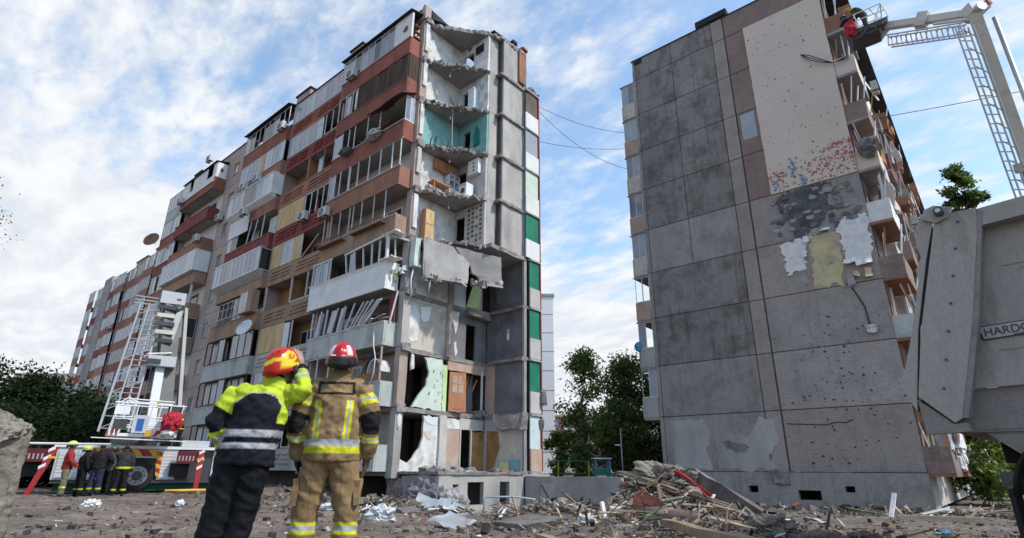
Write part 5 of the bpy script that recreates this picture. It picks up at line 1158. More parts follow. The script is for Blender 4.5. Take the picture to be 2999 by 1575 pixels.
# reinforcing bars, bricks and sheet metal that stick out of the rubble
RBG, BRG = 'bent bars in the rubble', 'red bricks in the rubble'
rr = random.Random(91)
for i in range(16):
    f, r = (rr.uniform(7, 14), rr.uniform(.2, 4.8)) if i < 10 else (rr.uniform(18, 26), rr.uniform(-5, 9)); a = gz(f, r, .0); L = rr.uniform(.5, 1.3); an = rr.uniform(0, 6.3); d = Vector((math.cos(an), math.sin(an), rr.uniform(.2, .8)))
    o = G().tube([a, a + d * L * .4, a + d * L * .7 + Vector((rr.uniform(-.2, .2), rr.uniform(-.2, .2), 0)), a + d * L + Vector((rr.uniform(-.3, .3), rr.uniform(-.3, .3), -rr.uniform(0, .4)))], .009 + .004 * (i > 9), 5).out('steel_bar', 'rust'); props(o, 'rusty bent reinforcing bar sticking out of the rubble', 'steel bar', RBG)
for i in range(11):
    f = rr.uniform(5.5, 20); r = rr.uniform(-.25, .6) * f; c = gz(f, r, .03); m_ = Matrix.Translation(c) @ Matrix.Rotation(rr.uniform(0, 6), 4, 'Z') @ Matrix.Rotation(rr.gauss(0, .4), 4, 'X')
    o = G(m_).box(-.125, .125 * rr.uniform(.2, 1), -.06, .06, -.03, .035).out('brick', 'brick_bits'); rough_mesh(o, .012, 9, 2); props(o, 'dusty red brick lying in the rubble', 'brick', BRG)
for i, (f, r, lab) in enumerate(((9.6, -.9, 'crumpled grey metal sheet on the ground right of the tan firefighter'), (13.0, 6.6, 'crumpled metal sheet before the right gable'), (15.5, -1.6, 'bent pale metal sheet between the firefighter and the basement'))):
    o = G().box(-.35, .35, -.2, .2, 0, .012).out('metal_sheet', 'metal_grey'); rough_mesh(o, .10, 3.3, 6); o.location = gz(f, r, .08); o.rotation_euler = (.3, .2, i * 1.3); props(o, lab, 'metal sheet')
for i, (f, r, w, lab) in enumerate(((9.0, .3, .5, 'broken slab piece lying flat left of the upright plank'), (16.5, 2.6, .8, 'flat concrete slab piece before the low basement wall'), (17.5, -2.8, .7, 'tilted concrete slab piece before the torn corner'), (19, 8.2, .8, 'flat slab piece at the foot of the right gable'), (6.4, .1, .28, 'small flat slab piece near the bottom edge right of the tan firefighter'))):
    c = gz(f, r, .06); o = G(Matrix.Translation(c) @ Matrix.Rotation(i * .9, 4, 'Z') @ Matrix.Rotation(.18, 4, 'X')).poly([(-w, -w * .5, 0), (w * .3, -w * .6, 0), (w, -w * .1, 0), (w * .7, w * .5, 0), (-w * .4, w * .6, 0)], (0, 0, w * .16)).out('concrete_chunk', 'rub_grey'); rough_mesh(o, .03, 4, 3); props(o, lab, 'slab')
# near the basement
pm('sheet_pale', (.33, .36, .38), var=.2, sc=3)
lump('boulder', 'large grey concrete boulder before the broken basement wall', 'boulder', gz(24.6, -2.35, .3), (.7, .6, .62), 'concrete', 21, .4, 4)
lump('boulder', 'dark broken foundation block below the torn corner', 'boulder', gz(25.2, -3.6, .4), (1.0, .7, .7), 'concrete_dark', 22, .45, 4)
for i in range(6):
    a = gz(22.5 + random.uniform(-1, 1), -3.7 + .28 * i, .12)
    o = G().poly([a, a + RH * .5 + Vector((0, 0, .06)), a + RH * .6 + FH * .2 + Vector((0, 0, .3 * random.random())), a + RH * .1 + FH * .3 + Vector((0, 0, .35))], Vector((0, 0, .04))).out('sheet_fragment', 'sheet_pale'); props(o, 'pale blue broken sheet lying before the basement opening', 'sheet', 'pale sheets before the basement')
pm('litter_print', (.55, .55, .56), var=.1, sc=6, stain=(.05, .15, .3), samt=1, ssc=7, sthr=.58)
lump('plastic_sack', 'white and blue printed plastic sack on the ground right of the tan firefighter', 'sack', gz(11.0, -2.35, .08), (.28, .22, .16), 'litter_print', 31, .5, 4, freq=2.5)
lump('plastic_bag', 'white plastic bag on the mud below the group at the truck', 'bag', gz(13.5, -9.3, .05), (.2, .15, .1), 'litter_white', 32, .5, 4, freq=2.5)
lump('plastic_bag', 'small white bag on the dark mud left of the firefighters', 'bag', gz(14.5, -7.9, .05), (.12, .1, .08), 'litter_white', 33, .5, 3, freq=2.5)
pm('litter_yellow', (.6, .33, .02), var=.15, sc=5)
lump('plastic_bag', 'yellow orange bag on the ground beside the dark trousers', 'bag', gz(14.0, -6.6, .08), (.2, .14, .12), 'litter_yellow', 34, .4, 3)
lump('plastic_bag', 'blue plastic bag on the rubble at the foot of the leaning slab', 'bag', gz(11.8, 5.1, .1), (.14, .1, .1), 'litter_blue', 35, .4, 3)
lump('plastic_bag', 'small turquoise bag on the ground before the dump truck', 'bag', gz(10.0, 7.1, .04), (.1, .08, .05), 'litter_blue', 36, .4, 3)
lump('plastic_sheet', 'white crumpled sheet behind the hi-vis firefighter on the rubble', 'sheet', gz(16, -4.6, .1), (.6, .3, .12), 'litter_white', 37, .4, 4, freq=3)
for i in range(18):
    a = gz(21.5 + random.uniform(-1.5, 1.5), 15.8 + random.uniform(-1.8, 2.4), .15)
    plank('plank', 'pale plank in the timber scattered beneath the dump truck', 'plank', a, a + RH * random.uniform(.6, 1.8) + FH * random.uniform(-.5, .5) + Vector((0, 0, random.uniform(-.1, .15))), .12, .03, random.choice(('timber_pale', 'timber_pale', 'timber')), group='planks beneath the dump truck', rough=0)
# mud-caked tarpaulin bundle at the left edge, close to the camera
def tarp():
    def ridge(q): return 1 - 2 * abs(noise.noise(q))
    n, m = 170, 130
    def build(name, z0, z1, r0, r1, par, capf, a0, a1):
        g = G(); rows = []
        for j in range(m + 1):
            t = j / m; row = []
            for i in range(n + 1):
                a = a0 + (a1 - a0) * i / n; q = Vector((a * 2.4, t * 3.2, 1 + capf * 5)); z = z0 + (z1 - z0) * t
                if capf:
                    rad = r1 * math.sqrt(min(1, .02 + t * 1.15)) + .03 * ridge(q * 1.5) + .022 * ridge(q * 3.1) + .012 * ridge(q * 6.5)
                    z += .03 * ridge(q * 2.0) - .05 * t * t * (1 + .8 * math.sin(a * 3.1))
                else:
                    sw = a * 5.2 + 1.1 * noise.noise(Vector((a * 1.3, t * 1.8, 7)))
                    rad = (r0 + (r1 - r0) * t) * (1 - .45 * max(0, (t - .62) / .38) ** 1.6) + .085 * (abs(math.sin(a * 4.6 + .9 * noise.noise(Vector((a, t * 2.2, 5))) + .5 * t)) ** .7 - .8) * (.45 + .7 * t) + .035 * (abs(math.sin(a * 11 + 1.5 * noise.noise(Vector((a * 2, t * 3, 9))))) - .6) + .012 * ridge(q * 2.3) + .014 * ridge(Vector((a * 5, t * 22, 3))) * (.3 + t) + .007 * ridge(q * 9)
                row.append(C(3.3 - rad * math.sin(a) * .8, -3.36 + rad * math.cos(a), z))
            rows.append(row)
        g.sheet(rows); o = g.out(name, 'mud_cloth', par, smooth=True); md = o.modifiers.new('t', 'SOLIDIFY'); md.thickness = .012
        return o
    root = thing('tarpaulin_bundle', 'mud-caked crumpled tarpaulin bundle standing at the left edge of the photo', 'tarpaulin', C(3.3, -3.28, 0))
    build('cover', 1.20, 1.03, .1, .50, root, 1, -PI * .75, PI * .75)
    build('draped_side', 1.06, .05, .515, .50, root, 0, -PI * .6, PI * .6)
tarp()
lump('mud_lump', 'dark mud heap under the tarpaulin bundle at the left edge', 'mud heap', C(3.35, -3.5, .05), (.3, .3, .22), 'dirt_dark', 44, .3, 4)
o = G().tube([C(4.0, -3.35, 1.0), C(5.3, -3.62, 1.045)], .009, 6).out('rod', 'metal_white'); props(o, 'thin pale rod sticking out behind the tarpaulin bundle', 'rod')
# ================================================================== trees and bushes
pm('bark', (0.075, 0.058, 0.045), var=.3, sc=4, bump=.6)
def leafmat(name, col, tr=.25):
    m = pm(name, col, rough=.6, var=.35, sc=1.4, bump=0, spec=.2, rnd=0)
    t = m.node_tree; b = t.nodes['Principled BSDF']; tl = t.nodes.new('ShaderNodeBsdfTranslucent'); mx = t.nodes.new('ShaderNodeMixShader'); mx.inputs[0].default_value = .5
    src = b.inputs['Base Color'].links[0].from_socket; t.links.new(src, tl.inputs['Color']); t.links.new(b.outputs[0], mx.inputs[1]); t.links.new(tl.outputs[0], mx.inputs[2])
    t.links.new(mx.outputs[0], t.nodes['Material Output'].inputs['Surface'])
    return m
leafmat('leaf_shaded', (0.020, 0.038, 0.013)); leafmat('leaf_dark', (0.025, 0.05, 0.015)); leafmat('leaf_mid', (0.14, 0.205, 0.06)); leafmat('leaf_light', (0.17, 0.24, 0.065)); leafmat('leaf_fresh', (0.22, 0.30, 0.07)); leafmat('leaf_soft', (0.10, 0.15, 0.045))  # darkest leaf tone has the shade of the left trees put in
def tree(label, base, h, rad, crown0, leaves, leaf, seed, mats=('leaf_dark', 'leaf_mid', 'leaf_light'), clumps=70, shape=(1, 1), name='tree', group=None, trunk_r=.16, open_=.75, cat='tree'):
    rr = random.Random(seed); base = Vector(base)
    root = thing(name, label, cat, base, group)
    g = G(); cen = base + Vector((0, 0, crown0 + (h - crown0) * .5)); hz_ = (h - crown0) * .5
    pts = [base + Vector((rr.uniform(-.1, .1) * i, rr.uniform(-.1, .1) * i, (h * .85) * i / 6)) for i in range(7)]
    g.tube(pts, [trunk_r * (1 - .13 * i) for i in range(7)], 8)
    cs = []
    for i in range(clumps):
        a = rr.uniform(0, 2 * PI); zz = rr.uniform(-1, 1); k = (rr.random() ** .4)
        w = math.sqrt(max(0, 1 - (abs(zz) ** shape[0]))) * (1 - .25 * max(0, zz) * shape[1])
        c = cen + Vector((math.cos(a) * rad * w * k, math.sin(a) * rad * w * k, zz * hz_))
        c += Vector((rr.gauss(0, .09) * rad, rr.gauss(0, .09) * rad, rr.gauss(0, .05) * rad)); cs.append(c)
    for c in (cs if open_ < .5 else cs[: max(10, clumps // 2)]):
        t = max(.25, min(.95, (c.z - base.z - rad * .5) / (h * .85))); s = pts[0].lerp(pts[6], t)
        mid = s.lerp(c, .5) + Vector((0, 0, .15 * rad * rr.random()))
        g.tube([s, mid, c], [trunk_r * .32, trunk_r * .2, .015], 5)
    g.out('trunk', 'bark', root, smooth=True)
    g = G(); per = leaves // clumps
    V, Fc, Mi = [], [], []
    for c in cs:
        cr = rad * rr.uniform(.14, .30); tone = rr.random()
        for _ in range(int(per * rr.uniform(.5, 1.5))):
            d = Vector((rr.gauss(0, 1), rr.gauss(0, 1), rr.gauss(0, .75))) * cr * open_
            p = c + d; n_ = Vector((rr.gauss(0, 1), rr.gauss(0, 1), rr.gauss(.5, 1))).normalized(); u_ = n_.orthogonal().normalized(); v_ = n_.cross(u_)
            s = leaf * rr.uniform(.6, 1.3); b = len(V); an = rr.uniform(0, 2 * PI); u2 = u_ * math.cos(an) + v_ * math.sin(an); v2 = n_.cross(u2)
            V += [p - u2 * s, p + v2 * s * .5, p + u2 * s, p - v2 * s * .5]; Fc.append((b, b + 1, b + 2, b + 3))
            Mi.append(min(2, max(0, int((tone + rr.uniform(-.25, .25)) * 3))))
    g.v = V; g.f = Fc; g.m = Mi
    g.out('crown', list(mats), root)
    return root
def at(f, r): p = C(f, r); return (p.x, p.y, -.1)
DARK = ('leaf_dark', 'leaf_dark', 'leaf_mid')
tree('tall airy broad-leaved tree left of the darker tree between the two blocks', at(46, 5.9), 10.2, 2.3, 1.8, 5600, .15, 1, ('leaf_mid', 'leaf_light', 'leaf_fresh'), 60, trunk_r=.14)
tree('dense dark green tree beside the left edge of the right block', at(44, 9.3), 9.0, 3.2, .9, 12000, .15, 2, ('leaf_soft', 'leaf_mid', 'leaf_light'), 80)
tree('dark lower tree in front of the dense one, above the playground', at(41, 7.6), 5.6, 1.9, 1.0, 5500, .14, 3, ('leaf_soft', 'leaf_mid', 'leaf_light'), 50)
tree('dark green tree half hidden by the corner of the right block', at(42, 10.9), 6.8, 2.2, .4, 7000, .15, 13, ('leaf_soft', 'leaf_soft', 'leaf_mid'), 50)
tree('small light green sapling right of the torn block in front of the white tower', at(46, 3.6), 3.6, 1.3, .6, 3500, .12, 4, ('leaf_mid', 'leaf_light', 'leaf_fresh'), 34, trunk_r=.06)
tree('low sunny bush under the airy tree, right of the sapling', at(43, 5.1), 2.6, 1.3, .2, 2800, .12, 5, ('leaf_mid', 'leaf_light', 'leaf_fresh'), 26, trunk_r=.05, name='bush', cat='bush')
# left behind the ladder truck
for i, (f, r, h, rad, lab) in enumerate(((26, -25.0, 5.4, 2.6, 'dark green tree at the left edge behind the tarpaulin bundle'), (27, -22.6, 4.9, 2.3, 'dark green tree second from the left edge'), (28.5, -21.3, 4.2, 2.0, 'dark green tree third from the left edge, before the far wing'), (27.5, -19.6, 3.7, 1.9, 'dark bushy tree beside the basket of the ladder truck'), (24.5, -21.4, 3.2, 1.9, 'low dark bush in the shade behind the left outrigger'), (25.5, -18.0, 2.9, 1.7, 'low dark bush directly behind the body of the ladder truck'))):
    tree(lab, at(f, r), h, rad, .3, 10000, .10, 30 + i, ('leaf_shaded', 'leaf_shaded', 'leaf_dark'), 75, name='tree' if i < 4 else 'bush', cat='tree' if i < 4 else 'bush', group='dark trees behind the ladder truck')
tree('drooping twigs of a birch that stands outside the left edge', at(20, -25.4), 14.3, 4.4, 7.0, 11000, .055, 41, DARK, 130, trunk_r=.15, open_=.32)
tree('pointed green treetop rising above the dump truck body', at(44.5, 39.9), 27.0, 1.35, 19.5, 6500, .20, 42, ('leaf_dark', 'leaf_mid', 'leaf_mid'), 60, shape=(1.6, 2.4), trunk_r=.3)
for i, (f, r, h, rad, lab) in enumerate(((31, 24.8, 3.2, 2.2, 'sunlit green bush seen under the dump truck'), (36, 33, 4.2, 2.6, 'green bush farther right under the dump truck'))):
    tree(lab, at(f, r), h, rad, .1, 6500, .14, 50 + i, ('leaf_mid', 'leaf_light', 'leaf_fresh'), 50, name='bush', cat='bush', trunk_r=.05)
# ================================================================== buildings far behind
Mf = Matrix(((RH.x, FH.x, 0, CAMP.x), (RH.y, FH.y, 0, CAMP.y), (0, 0, 1, 0), (0, 0, 0, 1)))      # right, ahead, up
def far_block(label, r0, r1, f0, f1, h, wall, band, floors, cols, win, bal=None, zb=-.2):
    root = thing('apartment_building', label, 'building', C((f0 + f1) / 2, (r0 + r1) / 2, zb))
    G(Mf).box(r0, r1, f0, f1, zb, h).out('wall', wall, root)
    G(Mf).box(r0 - .2, r1 + .2, f0 - .2, f1 + .2, h + .01, h + .4).out('roof', band, root)
    st = (h - zb - .6) / floors
    for k in range(floors):
        z = zb + .6 + st * k
        if cols:
            for c in range(cols):
                a = r0 + (r1 - r0) * (c + .25) / cols; b = r0 + (r1 - r0) * (c + .75) / cols
                w = G(Mf).box(a, b, f0 - .06, f0 - .005, z + .8, z + 2.2).out('window', win, root)
                if bal and c % 2 == 0: G(Mf).box(a - .4, b + .4, f0 - 1.1, f0 - .07, z + .05, z + 1.05).out('balcony', bal[k % len(bal)], root)
        G(Mf).box(r0 - .02, r1 + .02, f0 - .03, f0 - .003, z - .06, z + .02).out('joint', band, root)
    return root
pm('tower_white', (.80, .80, .80), var=.05, sc=.2, bump=.05)
far_block('tall white gable of a far block just right of the torn building', -9, 6.9, 90, 104, 28.4, 'tower_white', 'concrete', 9, 0, 'glass_dark')
far_block('distant brick apartment block with balconies seen between the trees', 6.2, 26, 118, 130, 11.2, 'orange_brown', 'concrete_light', 4, 9, 'glass', ['concrete_light', 'white_paint'])
far_block('distant beige block showing above the dark trees at the left', -150, -128, 170, 180, 27, 'beige_wall', 'concrete_light', 9, 8, 'glass_dark', ['orange_brown'])
far_block('distant pale block low behind the gap between the buildings', 26, 40, 150, 160, 14, 'concrete_light', 'concrete', 5, 7, 'glass')
# ================================================================== playground between the blocks
pm('pl_green', (.04, .2, .12)); pm('pl_blue', (.10, .28, .42)); pm('pl_yellow', (.5, .34, .03)); pm('pl_orange', (.70, .16, .04)); pm('pl_red', (.4, .04, .03))
Mp = Mf @ Matrix.Translation((-.1, -2.2, .0)) @ Matrix.Diagonal((.92, 1.0, .66, 1))
t = thing('playground_tower', 'blue and green wooden playground tower between the blocks', 'playground', C(38, 6.0, -.9))
for a, b in ((5.6, 37.6), (6.5, 37.6), (5.6, 38.4), (6.5, 38.4)): G(Mp).box(a, a + .1, b, b + .1, -.4, 2.3).out('post', 'pl_blue', t)
G(Mp).box(5.5, 6.7, 37.5, 38.6, 2.3, 2.4).out('roof', 'white_paint', t); G(Mp).box(5.55, 6.65, 37.55, 38.55, .9, 1.0).out('deck', 'pl_blue', t); G(Mp).poly([(6.7, 37.7, .95), (7.5, 37.7, .0), (7.5, 37.7, .1), (6.7, 37.7, 1.15)], (0, .6, 0)).out('slide', 'pl_blue', t); G(Mp).box(5.6, 6.6, 37.5, 37.54, 1.0, 1.5).out('rail', 'pl_green', t)
t = thing('swing_frame', 'yellow and green swing frame left of the playground tower', 'swing', C(38, 4.2, -.3))
for a in (3.2, 5.2): G(Mp).box(a, a + .09, 38, 38.1, -.4, 2.1).out('post', 'pl_yellow', t)
for zz in (.7, 1.0, 2.1): G(Mp).box(2.6, 5.25, 38.0, 38.08, zz, zz + .07).out('bar', 'pl_green', t)
t = thing('play_hut', 'orange play tent at the foot of the dense tree', 'play hut', C(37, 8.5, -.3))
G(Mp).poly([(7.9, 37, -.4), (9.3, 37, -.4), (9.2, 37, .9), (8.9, 37, 1.5), (8.3, 37, 1.5), (8.0, 37, .9)], (0, 1.2, 0)).out('wall', 'pl_orange', t); G(Mp).box(8.7, 9.0, 36.95, 36.99, -.4, .6).out('door', 'tower_white', t)
o = G(Mp).box(7.2, 7.5, 37.2, 37.4, -.3, 1.0).out('panel_board', 'pl_red'); props(o, 'red board standing left of the orange play tent', 'board')
t = thing('picket_fence', 'low yellow and grey picket fence behind the basement wall', 'fence', C(35, 5, -.4))
for i in range(34): G(Mp).box(2.6 + .24 * i, 2.76 + .24 * i, 35, 35.04, -.6, .45 + .04 * (i % 2)).out('picket', 'pl_yellow' if 8 < i < 20 else ('concrete' if i < 9 else 'grey_green'), t)
G(Mp).box(2.5, 10.9, 35.05, 35.1, .1, .18).out('rail', 'pl_yellow', t)
t = thing('street_lamp', 'thin grey lamp post standing before the dark tree', 'lamp post', C(36.5, 6.9, -.3)); g = G(); g.cyl(C(36.5, 6.9, -.4), C(36.5, 6.9, 3.4), .05, 8, r2=.035); g.out('pole', 'metal_grey', t, True); G(Mp).box(6.75, 7.05, 36.4, 36.6, 3.4, 3.5).out('lamp_head', 'metal_grey', t)
# ================================================================== ladder truck on the left
pm('truck_white', (.50, .52, .54), rough=.4, var=.06, sc=1, stain=(.42, .42, .42), samt=.5, ssc=1.2, bump=.02)
pm('truck_red', (.10, .012, .02), rough=.4, var=.12, bump=.03)
pm('stripe_red', (.33, .025, .025), rough=.5, var=.1, bump=0); pm('stripe_yellow', (.62, .34, .03), rough=.5, var=.1, bump=0)
pm('blue_panel', (.03, .12, .40), rough=.5, var=.1, bump=0); pm('tyre', (.018, .018, .019), rough=.8, var=.2); pm('rim', (.28, .28, .29), rough=.5, var=.15, metal=.3)
pm('ladder_grey', (.34, .34, .35), rough=.45, var=.12, metal=.5, bump=.03); pm('boom_beige', (.58, .55, .49), rough=.45, var=.07, sc=1, stain=(.33, .31, .28), samt=.5, ssc=1.5, bump=.03)
pm('boom_shaded', (.11, .115, .11), rough=.6, var=.2, sc=1.5)  # shade inside the boom put into a dark grey
pm('boom_mid', (.26, .265, .25), rough=.5, var=.12)
pm('slot_light', (.34, .30, .30), var=.1, bump=0)  # daylight seen through the beam slots, as a pale colour
pm('letter_white', (.7, .7, .7), var=.05, bump=0)
pm('green_board', (.01, .06, .035), var=.2)
tf = (FH * .54 + RH * .84).normalized(); ty = (FH * .84 - RH * .54).normalized(); to = C(20.9, -13.08, 0)
MT = Matrix(((tf.x, ty.x, 0, to.x), (tf.y, ty.y, 0, to.y), (0, 0, 1, 0.05), (0, 0, 0, 1)))
LT = thing('ladder_truck', 'white fire-brigade platform truck with raised folding boom in front of the long block', 'fire truck', to)
def T(): return G(MT)
# body: superstructure with roller shutters, wheel arch and chevrons
g = T(); g.box(-2.4, -.75, .05, 2.4, .40, 1.42); g.box(.6, 1.15, .05, 2.4, .40, 1.42); g.box(-.75, .6, .06, 2.4, 1.12, 1.415); g.box(-.75, .75, .9, 2.3, .4, 1.1); g.out('body', 'truck_white', LT)
T().box(-2.5, 2.6, 0.0, 2.45, 1.425, 1.52).out('deck', 'metal_white', LT); T().box(-2.4, 2.4, .1, 2.4, .28, .395).out('chassis', 'metal_dark', LT)
for a, b in ((-2.33, -1.6), (-1.53, -.82), (.66, 1.1)):
    s = T().box(a, b, .028, .049, .46, 1.30).out('shutter', 'truck_white', LT)
    g = T()
    for i in range(7): g.box(a + .01, b - .01, .018, .0275, .52 + .11 * i, .525 + .11 * i + .02)
    g.box(a, b, .02, .0275, .455, .475); g.box(a + .06, a + .22, .0, .02, .47, .49); g.box(b - .22, b - .06, .0, .02, .47, .49); g.out('slat', 'metal_white', s)
for i in range(8):
    x0 = -1.5 + .26 * i; T().poly([(x0, .015, 1.18), (x0 + .3, .015, 1.18), (x0 + .12, .015, 1.40), (x0 - .18, .015, 1.40)], (0, .012, 0)).out('chevron', ['stripe_red', 'stripe_yellow'][i % 2], LT)
for i in range(6):
    z0 = .52 + .14 * i; T().poly([(.56 - .02 * i, .015, z0), (.66, .015, z0 - .06), (.66, .015, z0 + .08), (.52 - .02 * i, .015, z0 + .14)], (0, .012, 0)).out('chevron', ['stripe_yellow', 'stripe_red'][i % 2], LT)
g = T(); g.box(1.2, 2.3, .2, 2.3, .4, 1.35); g.out('cab', 'metal_dark', LT); T().box(1.16, 1.24, .1, .3, .4, 1.40).out('cab_edge', 'truck_red', LT); T().box(1.2, 2.1, .1, 1.0, 1.53, 1.75).out('locker', 'truck_white', LT); T().box(2.31, 3.0, .15, 2.4, .45, 1.40).out('locker', 'truck_white', LT)
def wheel(x, y=.05):
    w = T().tube([(x, y, .52), (x, y + .03, .52), (x, y + .3, .52), (x, y + .33, .52)], [.44, .52, .52, .44], 28).out('wheel', 'tyre', LT, True)
    T().tube([(x, y - .012, .52), (x, y - .001, .52)], [.30, .32], 24).out('rim', 'rim', w); T().tube([(x, y - .05, .52), (x, y - .013, .52)], [.12, .16], 16).out('hub', 'metal_dark', w)
    for i in range(8): a = 2 * PI * i / 8; T().cyl((x + .22 * math.cos(a), y - .022, .52 + .22 * math.sin(a)), (x + .22 * math.cos(a), y - .0125, .52 + .22 * math.sin(a)), .03, 8).out('bolt', 'metal_dark', w)
wheel(0); wheel(-2.0, 1.9); wheel(0, 1.9)
T().box(-2.3, 2.4, .25, .3, .02, .30).out('skirt', 'green_board', LT)
# outriggers: dark red beams with striped legs; pale bars paint the light through slots
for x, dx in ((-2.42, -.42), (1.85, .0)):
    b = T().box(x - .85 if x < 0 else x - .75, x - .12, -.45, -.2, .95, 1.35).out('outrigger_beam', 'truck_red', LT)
    for i in range(5): xa = (x - .75 if x < 0 else x - .7) + .11 * i; g = T(); g.box(xa, xa + .045, -.462, -.451, 1.03, 1.2); g.out('slot', 'slot_light', b)
    T().box(x - .9, x - .3, -.1, 1.8, .5, .94).out('outrigger_box', 'black', LT)
    leg = T().hexa([(x - .07 + dx, -.5, -.05), (x + .07 + dx, -.5, -.05), (x + .07 + dx, -.36, -.05), (x - .07 + dx, -.36, -.05), (x - .1, -.5, 1.42), (x + .1, -.5, 1.42), (x + .1, -.36, 1.42), (x - .1, -.36, 1.42)]).out('outrigger_leg', 'stripe_red', LT)
    for i in range(3):
        z0 = .72 + .26 * i; o_ = dx * (1 - z0 / 1.5)
        T().poly([(x - .085 + o_, -.515, z0), (x + .085 + o_, -.515, z0 + .1), (x + .085 + o_, -.515, z0 + .2), (x - .085 + o_, -.515, z0 + .1)], (0, .012, 0)).out('stripe', 'letter_white', leg)
    T().box(x - .12, x + .12, -.518, -.502, 1.05, 1.12).out('stripe', 'stripe_yellow', leg)
# turntable and folding boom
T().cyl((-.3, 1.2, 1.5), (-.3, 1.2, 1.85), .75, 20).out('turntable', 'metal_dark', LT, True)
B0, B1 = Vector((.42, 1.0, 1.8)), Vector((-.05, 3.05, 7.35))
def along(t, x=0, y=0): return B0.lerp(B1, t) + Vector((x, y, 0))
T().bar(along(0), along(1), .62, .6).out('lower_boom', 'boom_shaded', LT)
T().bar(along(-.02, .62), along(1.0, .55), .13, .2).out('boom_rail', 'boom_mid', LT); T().bar(along(0, -.36, -.2), along(.55, -.36, -.2), .05, .3).out('boom_plate', 'metal_dark', LT)
bb = T().bar(along(.0, -.33, -.45), along(.52, -.18, -.35), .30, .3).out('upper_boom', 'truck_white', LT)
T().box(-.42, .5, 1.25, 2.3, 4.55, 4.95).out('knuckle', 'truck_white', LT); T().box(-.52, -.02, 1.2, 1.5, 4.62, 4.8).out('knuckle_pad', 'metal_dark', LT)
T().tube([(-.6, 1.5, 4.85), (-.5, 1.4, 5.0), (.3, 1.9, 5.2)], .03, 6).out('hose', 'metal_white', LT)
T().bar((.12, 2.0, 4.9), (.32, 2.75, 7.25), .2, .2).out('upper_boom', 'grey_green', LT)
hb = T().box(-.50, .42, 2.7, 3.4, 7.42, 7.95).out('boom_head', 'truck_white', LT); T().box(.10, .26, 2.685, 2.699, 7.6, 7.68).out('badge', 'stripe_red', hb)
T().cyl((.2, 2.6, 7.2), (.2, 3.3, 7.2), .22, 14).out('pivot', 'metal_dark', LT, True)
for i in range(5): z0 = 5.6 + .38 * i; t = (z0 - 1.8) / 5.55; p = along(t); T().box(p.x - .5, p.x + .15, p.y - .44, p.y - .33, z0, z0 + .16).out('bracket', ['metal_dark', 'boom_beige'][i % 2], LT)
# lattice ladder beside the boom
lad = thing; L0a, L0b = Vector((-1.45, .7, 2.0)), Vector((-1.15, 2.9, 7.35))
ld = T().bar(L0a, L0b, .07, .07).out('ladder', 'ladder_grey', LT)
for dx, dy in ((.34, 0), (.62, .05), (.9, 0), (.0, .35), (.9, .35)): T().bar(L0a + Vector((dx, dy, 0)), L0b + Vector((dx * .9, dy, 0)), .055, .06).out('ladder_rail', 'ladder_grey', ld)
for i in range(24):
    t = (i + .5) / 24; p = L0a.lerp(L0b, t); w = .9 * (1 - .1 * t)
    T().bar(p + Vector((.34 if i % 2 else 0, 0, 0)), p + Vector((w, 0, 0)), .03).out('rung', 'ladder_grey', ld)
    if i % 3 == 0: T().bar(p, L0a.lerp(L0b, min(1, t + .1)) + Vector((w, 0, 0)), .026).out('brace', 'ladder_grey', ld); T().bar(p + Vector((0, 0, 0)), L0a.lerp(L0b, min(1, t + .06)) + Vector((0, .35, 0)), .026).out('brace', 'ladder_grey', ld)
for i in range(34): t = (i + .5) / 34; p = L0a.lerp(L0b, t) + Vector((1.12, .1, 0)); T().bar(p, p + Vector((.22, 0, 0)), .03).out('rung', 'metal_dark', ld)
T().bar(L0a + Vector((1.1, .1, 0)), L0b + Vector((1.05, .1, 0)), .05).out('ladder_rail', 'metal_dark', ld); T().bar(L0a + Vector((1.36, .1, 0)), L0b + Vector((1.25, .1, 0)), .05).out('ladder_rail', 'metal_dark', ld)
for zz in (7.3, 7.45, 7.6): T().bar((-1.4, 2.85, zz), (-.1, 2.85, zz), .05, .05).out('ladder_rail', 'ladder_grey', ld)
# basket
MT_ = MT.copy(); MT = MT @ Matrix.Translation((.9, 0, .16)) @ Matrix.Diagonal((.72, 1, 1, 1)) @ Matrix.Translation((-.75, 0, 0))
bk = T().box(-2.1, .75, -1.15, -.1, 1.62, 1.72).out('basket', 'metal_white', LT)
def rail(a, b, r=.026, mt='metal_white'): T().cyl(a, b, r, 6).out('rail', mt, bk)
for z0, xa, xb in ((2.85, -1.5, .4), (2.72, -2.0, .95), (2.25, -1.9, .8), (1.98, -2.0, .8)):
    rail((xa, -1.15, z0), (xb, -1.15, z0 - .04 * (z0 > 2.7)))
    rail((xa, -.1, z0), (xb, -.1, z0 - .03))
for x, lean_ in ((-2.05, .2), (-1.65, .15), (-1.1, .05), (-.55, 0.1), (-.2, .1), (.25, .05), (.72, .1)):
    rail((x, -1.15, 1.7), (x + lean_, -1.15, 2.72)); rail((x, -.1, 1.7), (x + lean_, -.1, 2.72))
for yy in (-1.15, -.1): rail((-1.8, yy, 2.72), (-1.5, yy, 2.9)); rail((-1.5, yy, 2.9), (-1.1, yy, 2.7))
for z0 in (1.98, 2.72): rail((-2.0, -1.15, z0), (-2.0, -.1, z0)); rail((.8, -1.15, z0), (.8, -.1, z0))
T().box(-1.95, -1.35, -1.2, -1.16, 2.32, 2.6).out('panel', 'metal_white', bk); T().box(-1.9, -1.35, -1.2, -1.16, 1.85, 2.18).out('panel', 'metal_dark', bk); T().box(.2, .8, -1.0, -.5, 2.35, 2.68).out('control_box', 'metal_dark', bk)
p_ = T().box(-1.15, -.55, -1.24, -1.17, 1.74, 2.32).out('panel', 'truck_white', bk); T().box(-.98, -.7, -1.252, -1.242, 1.8, 2.2).out('sign', 'blue_panel', p_)
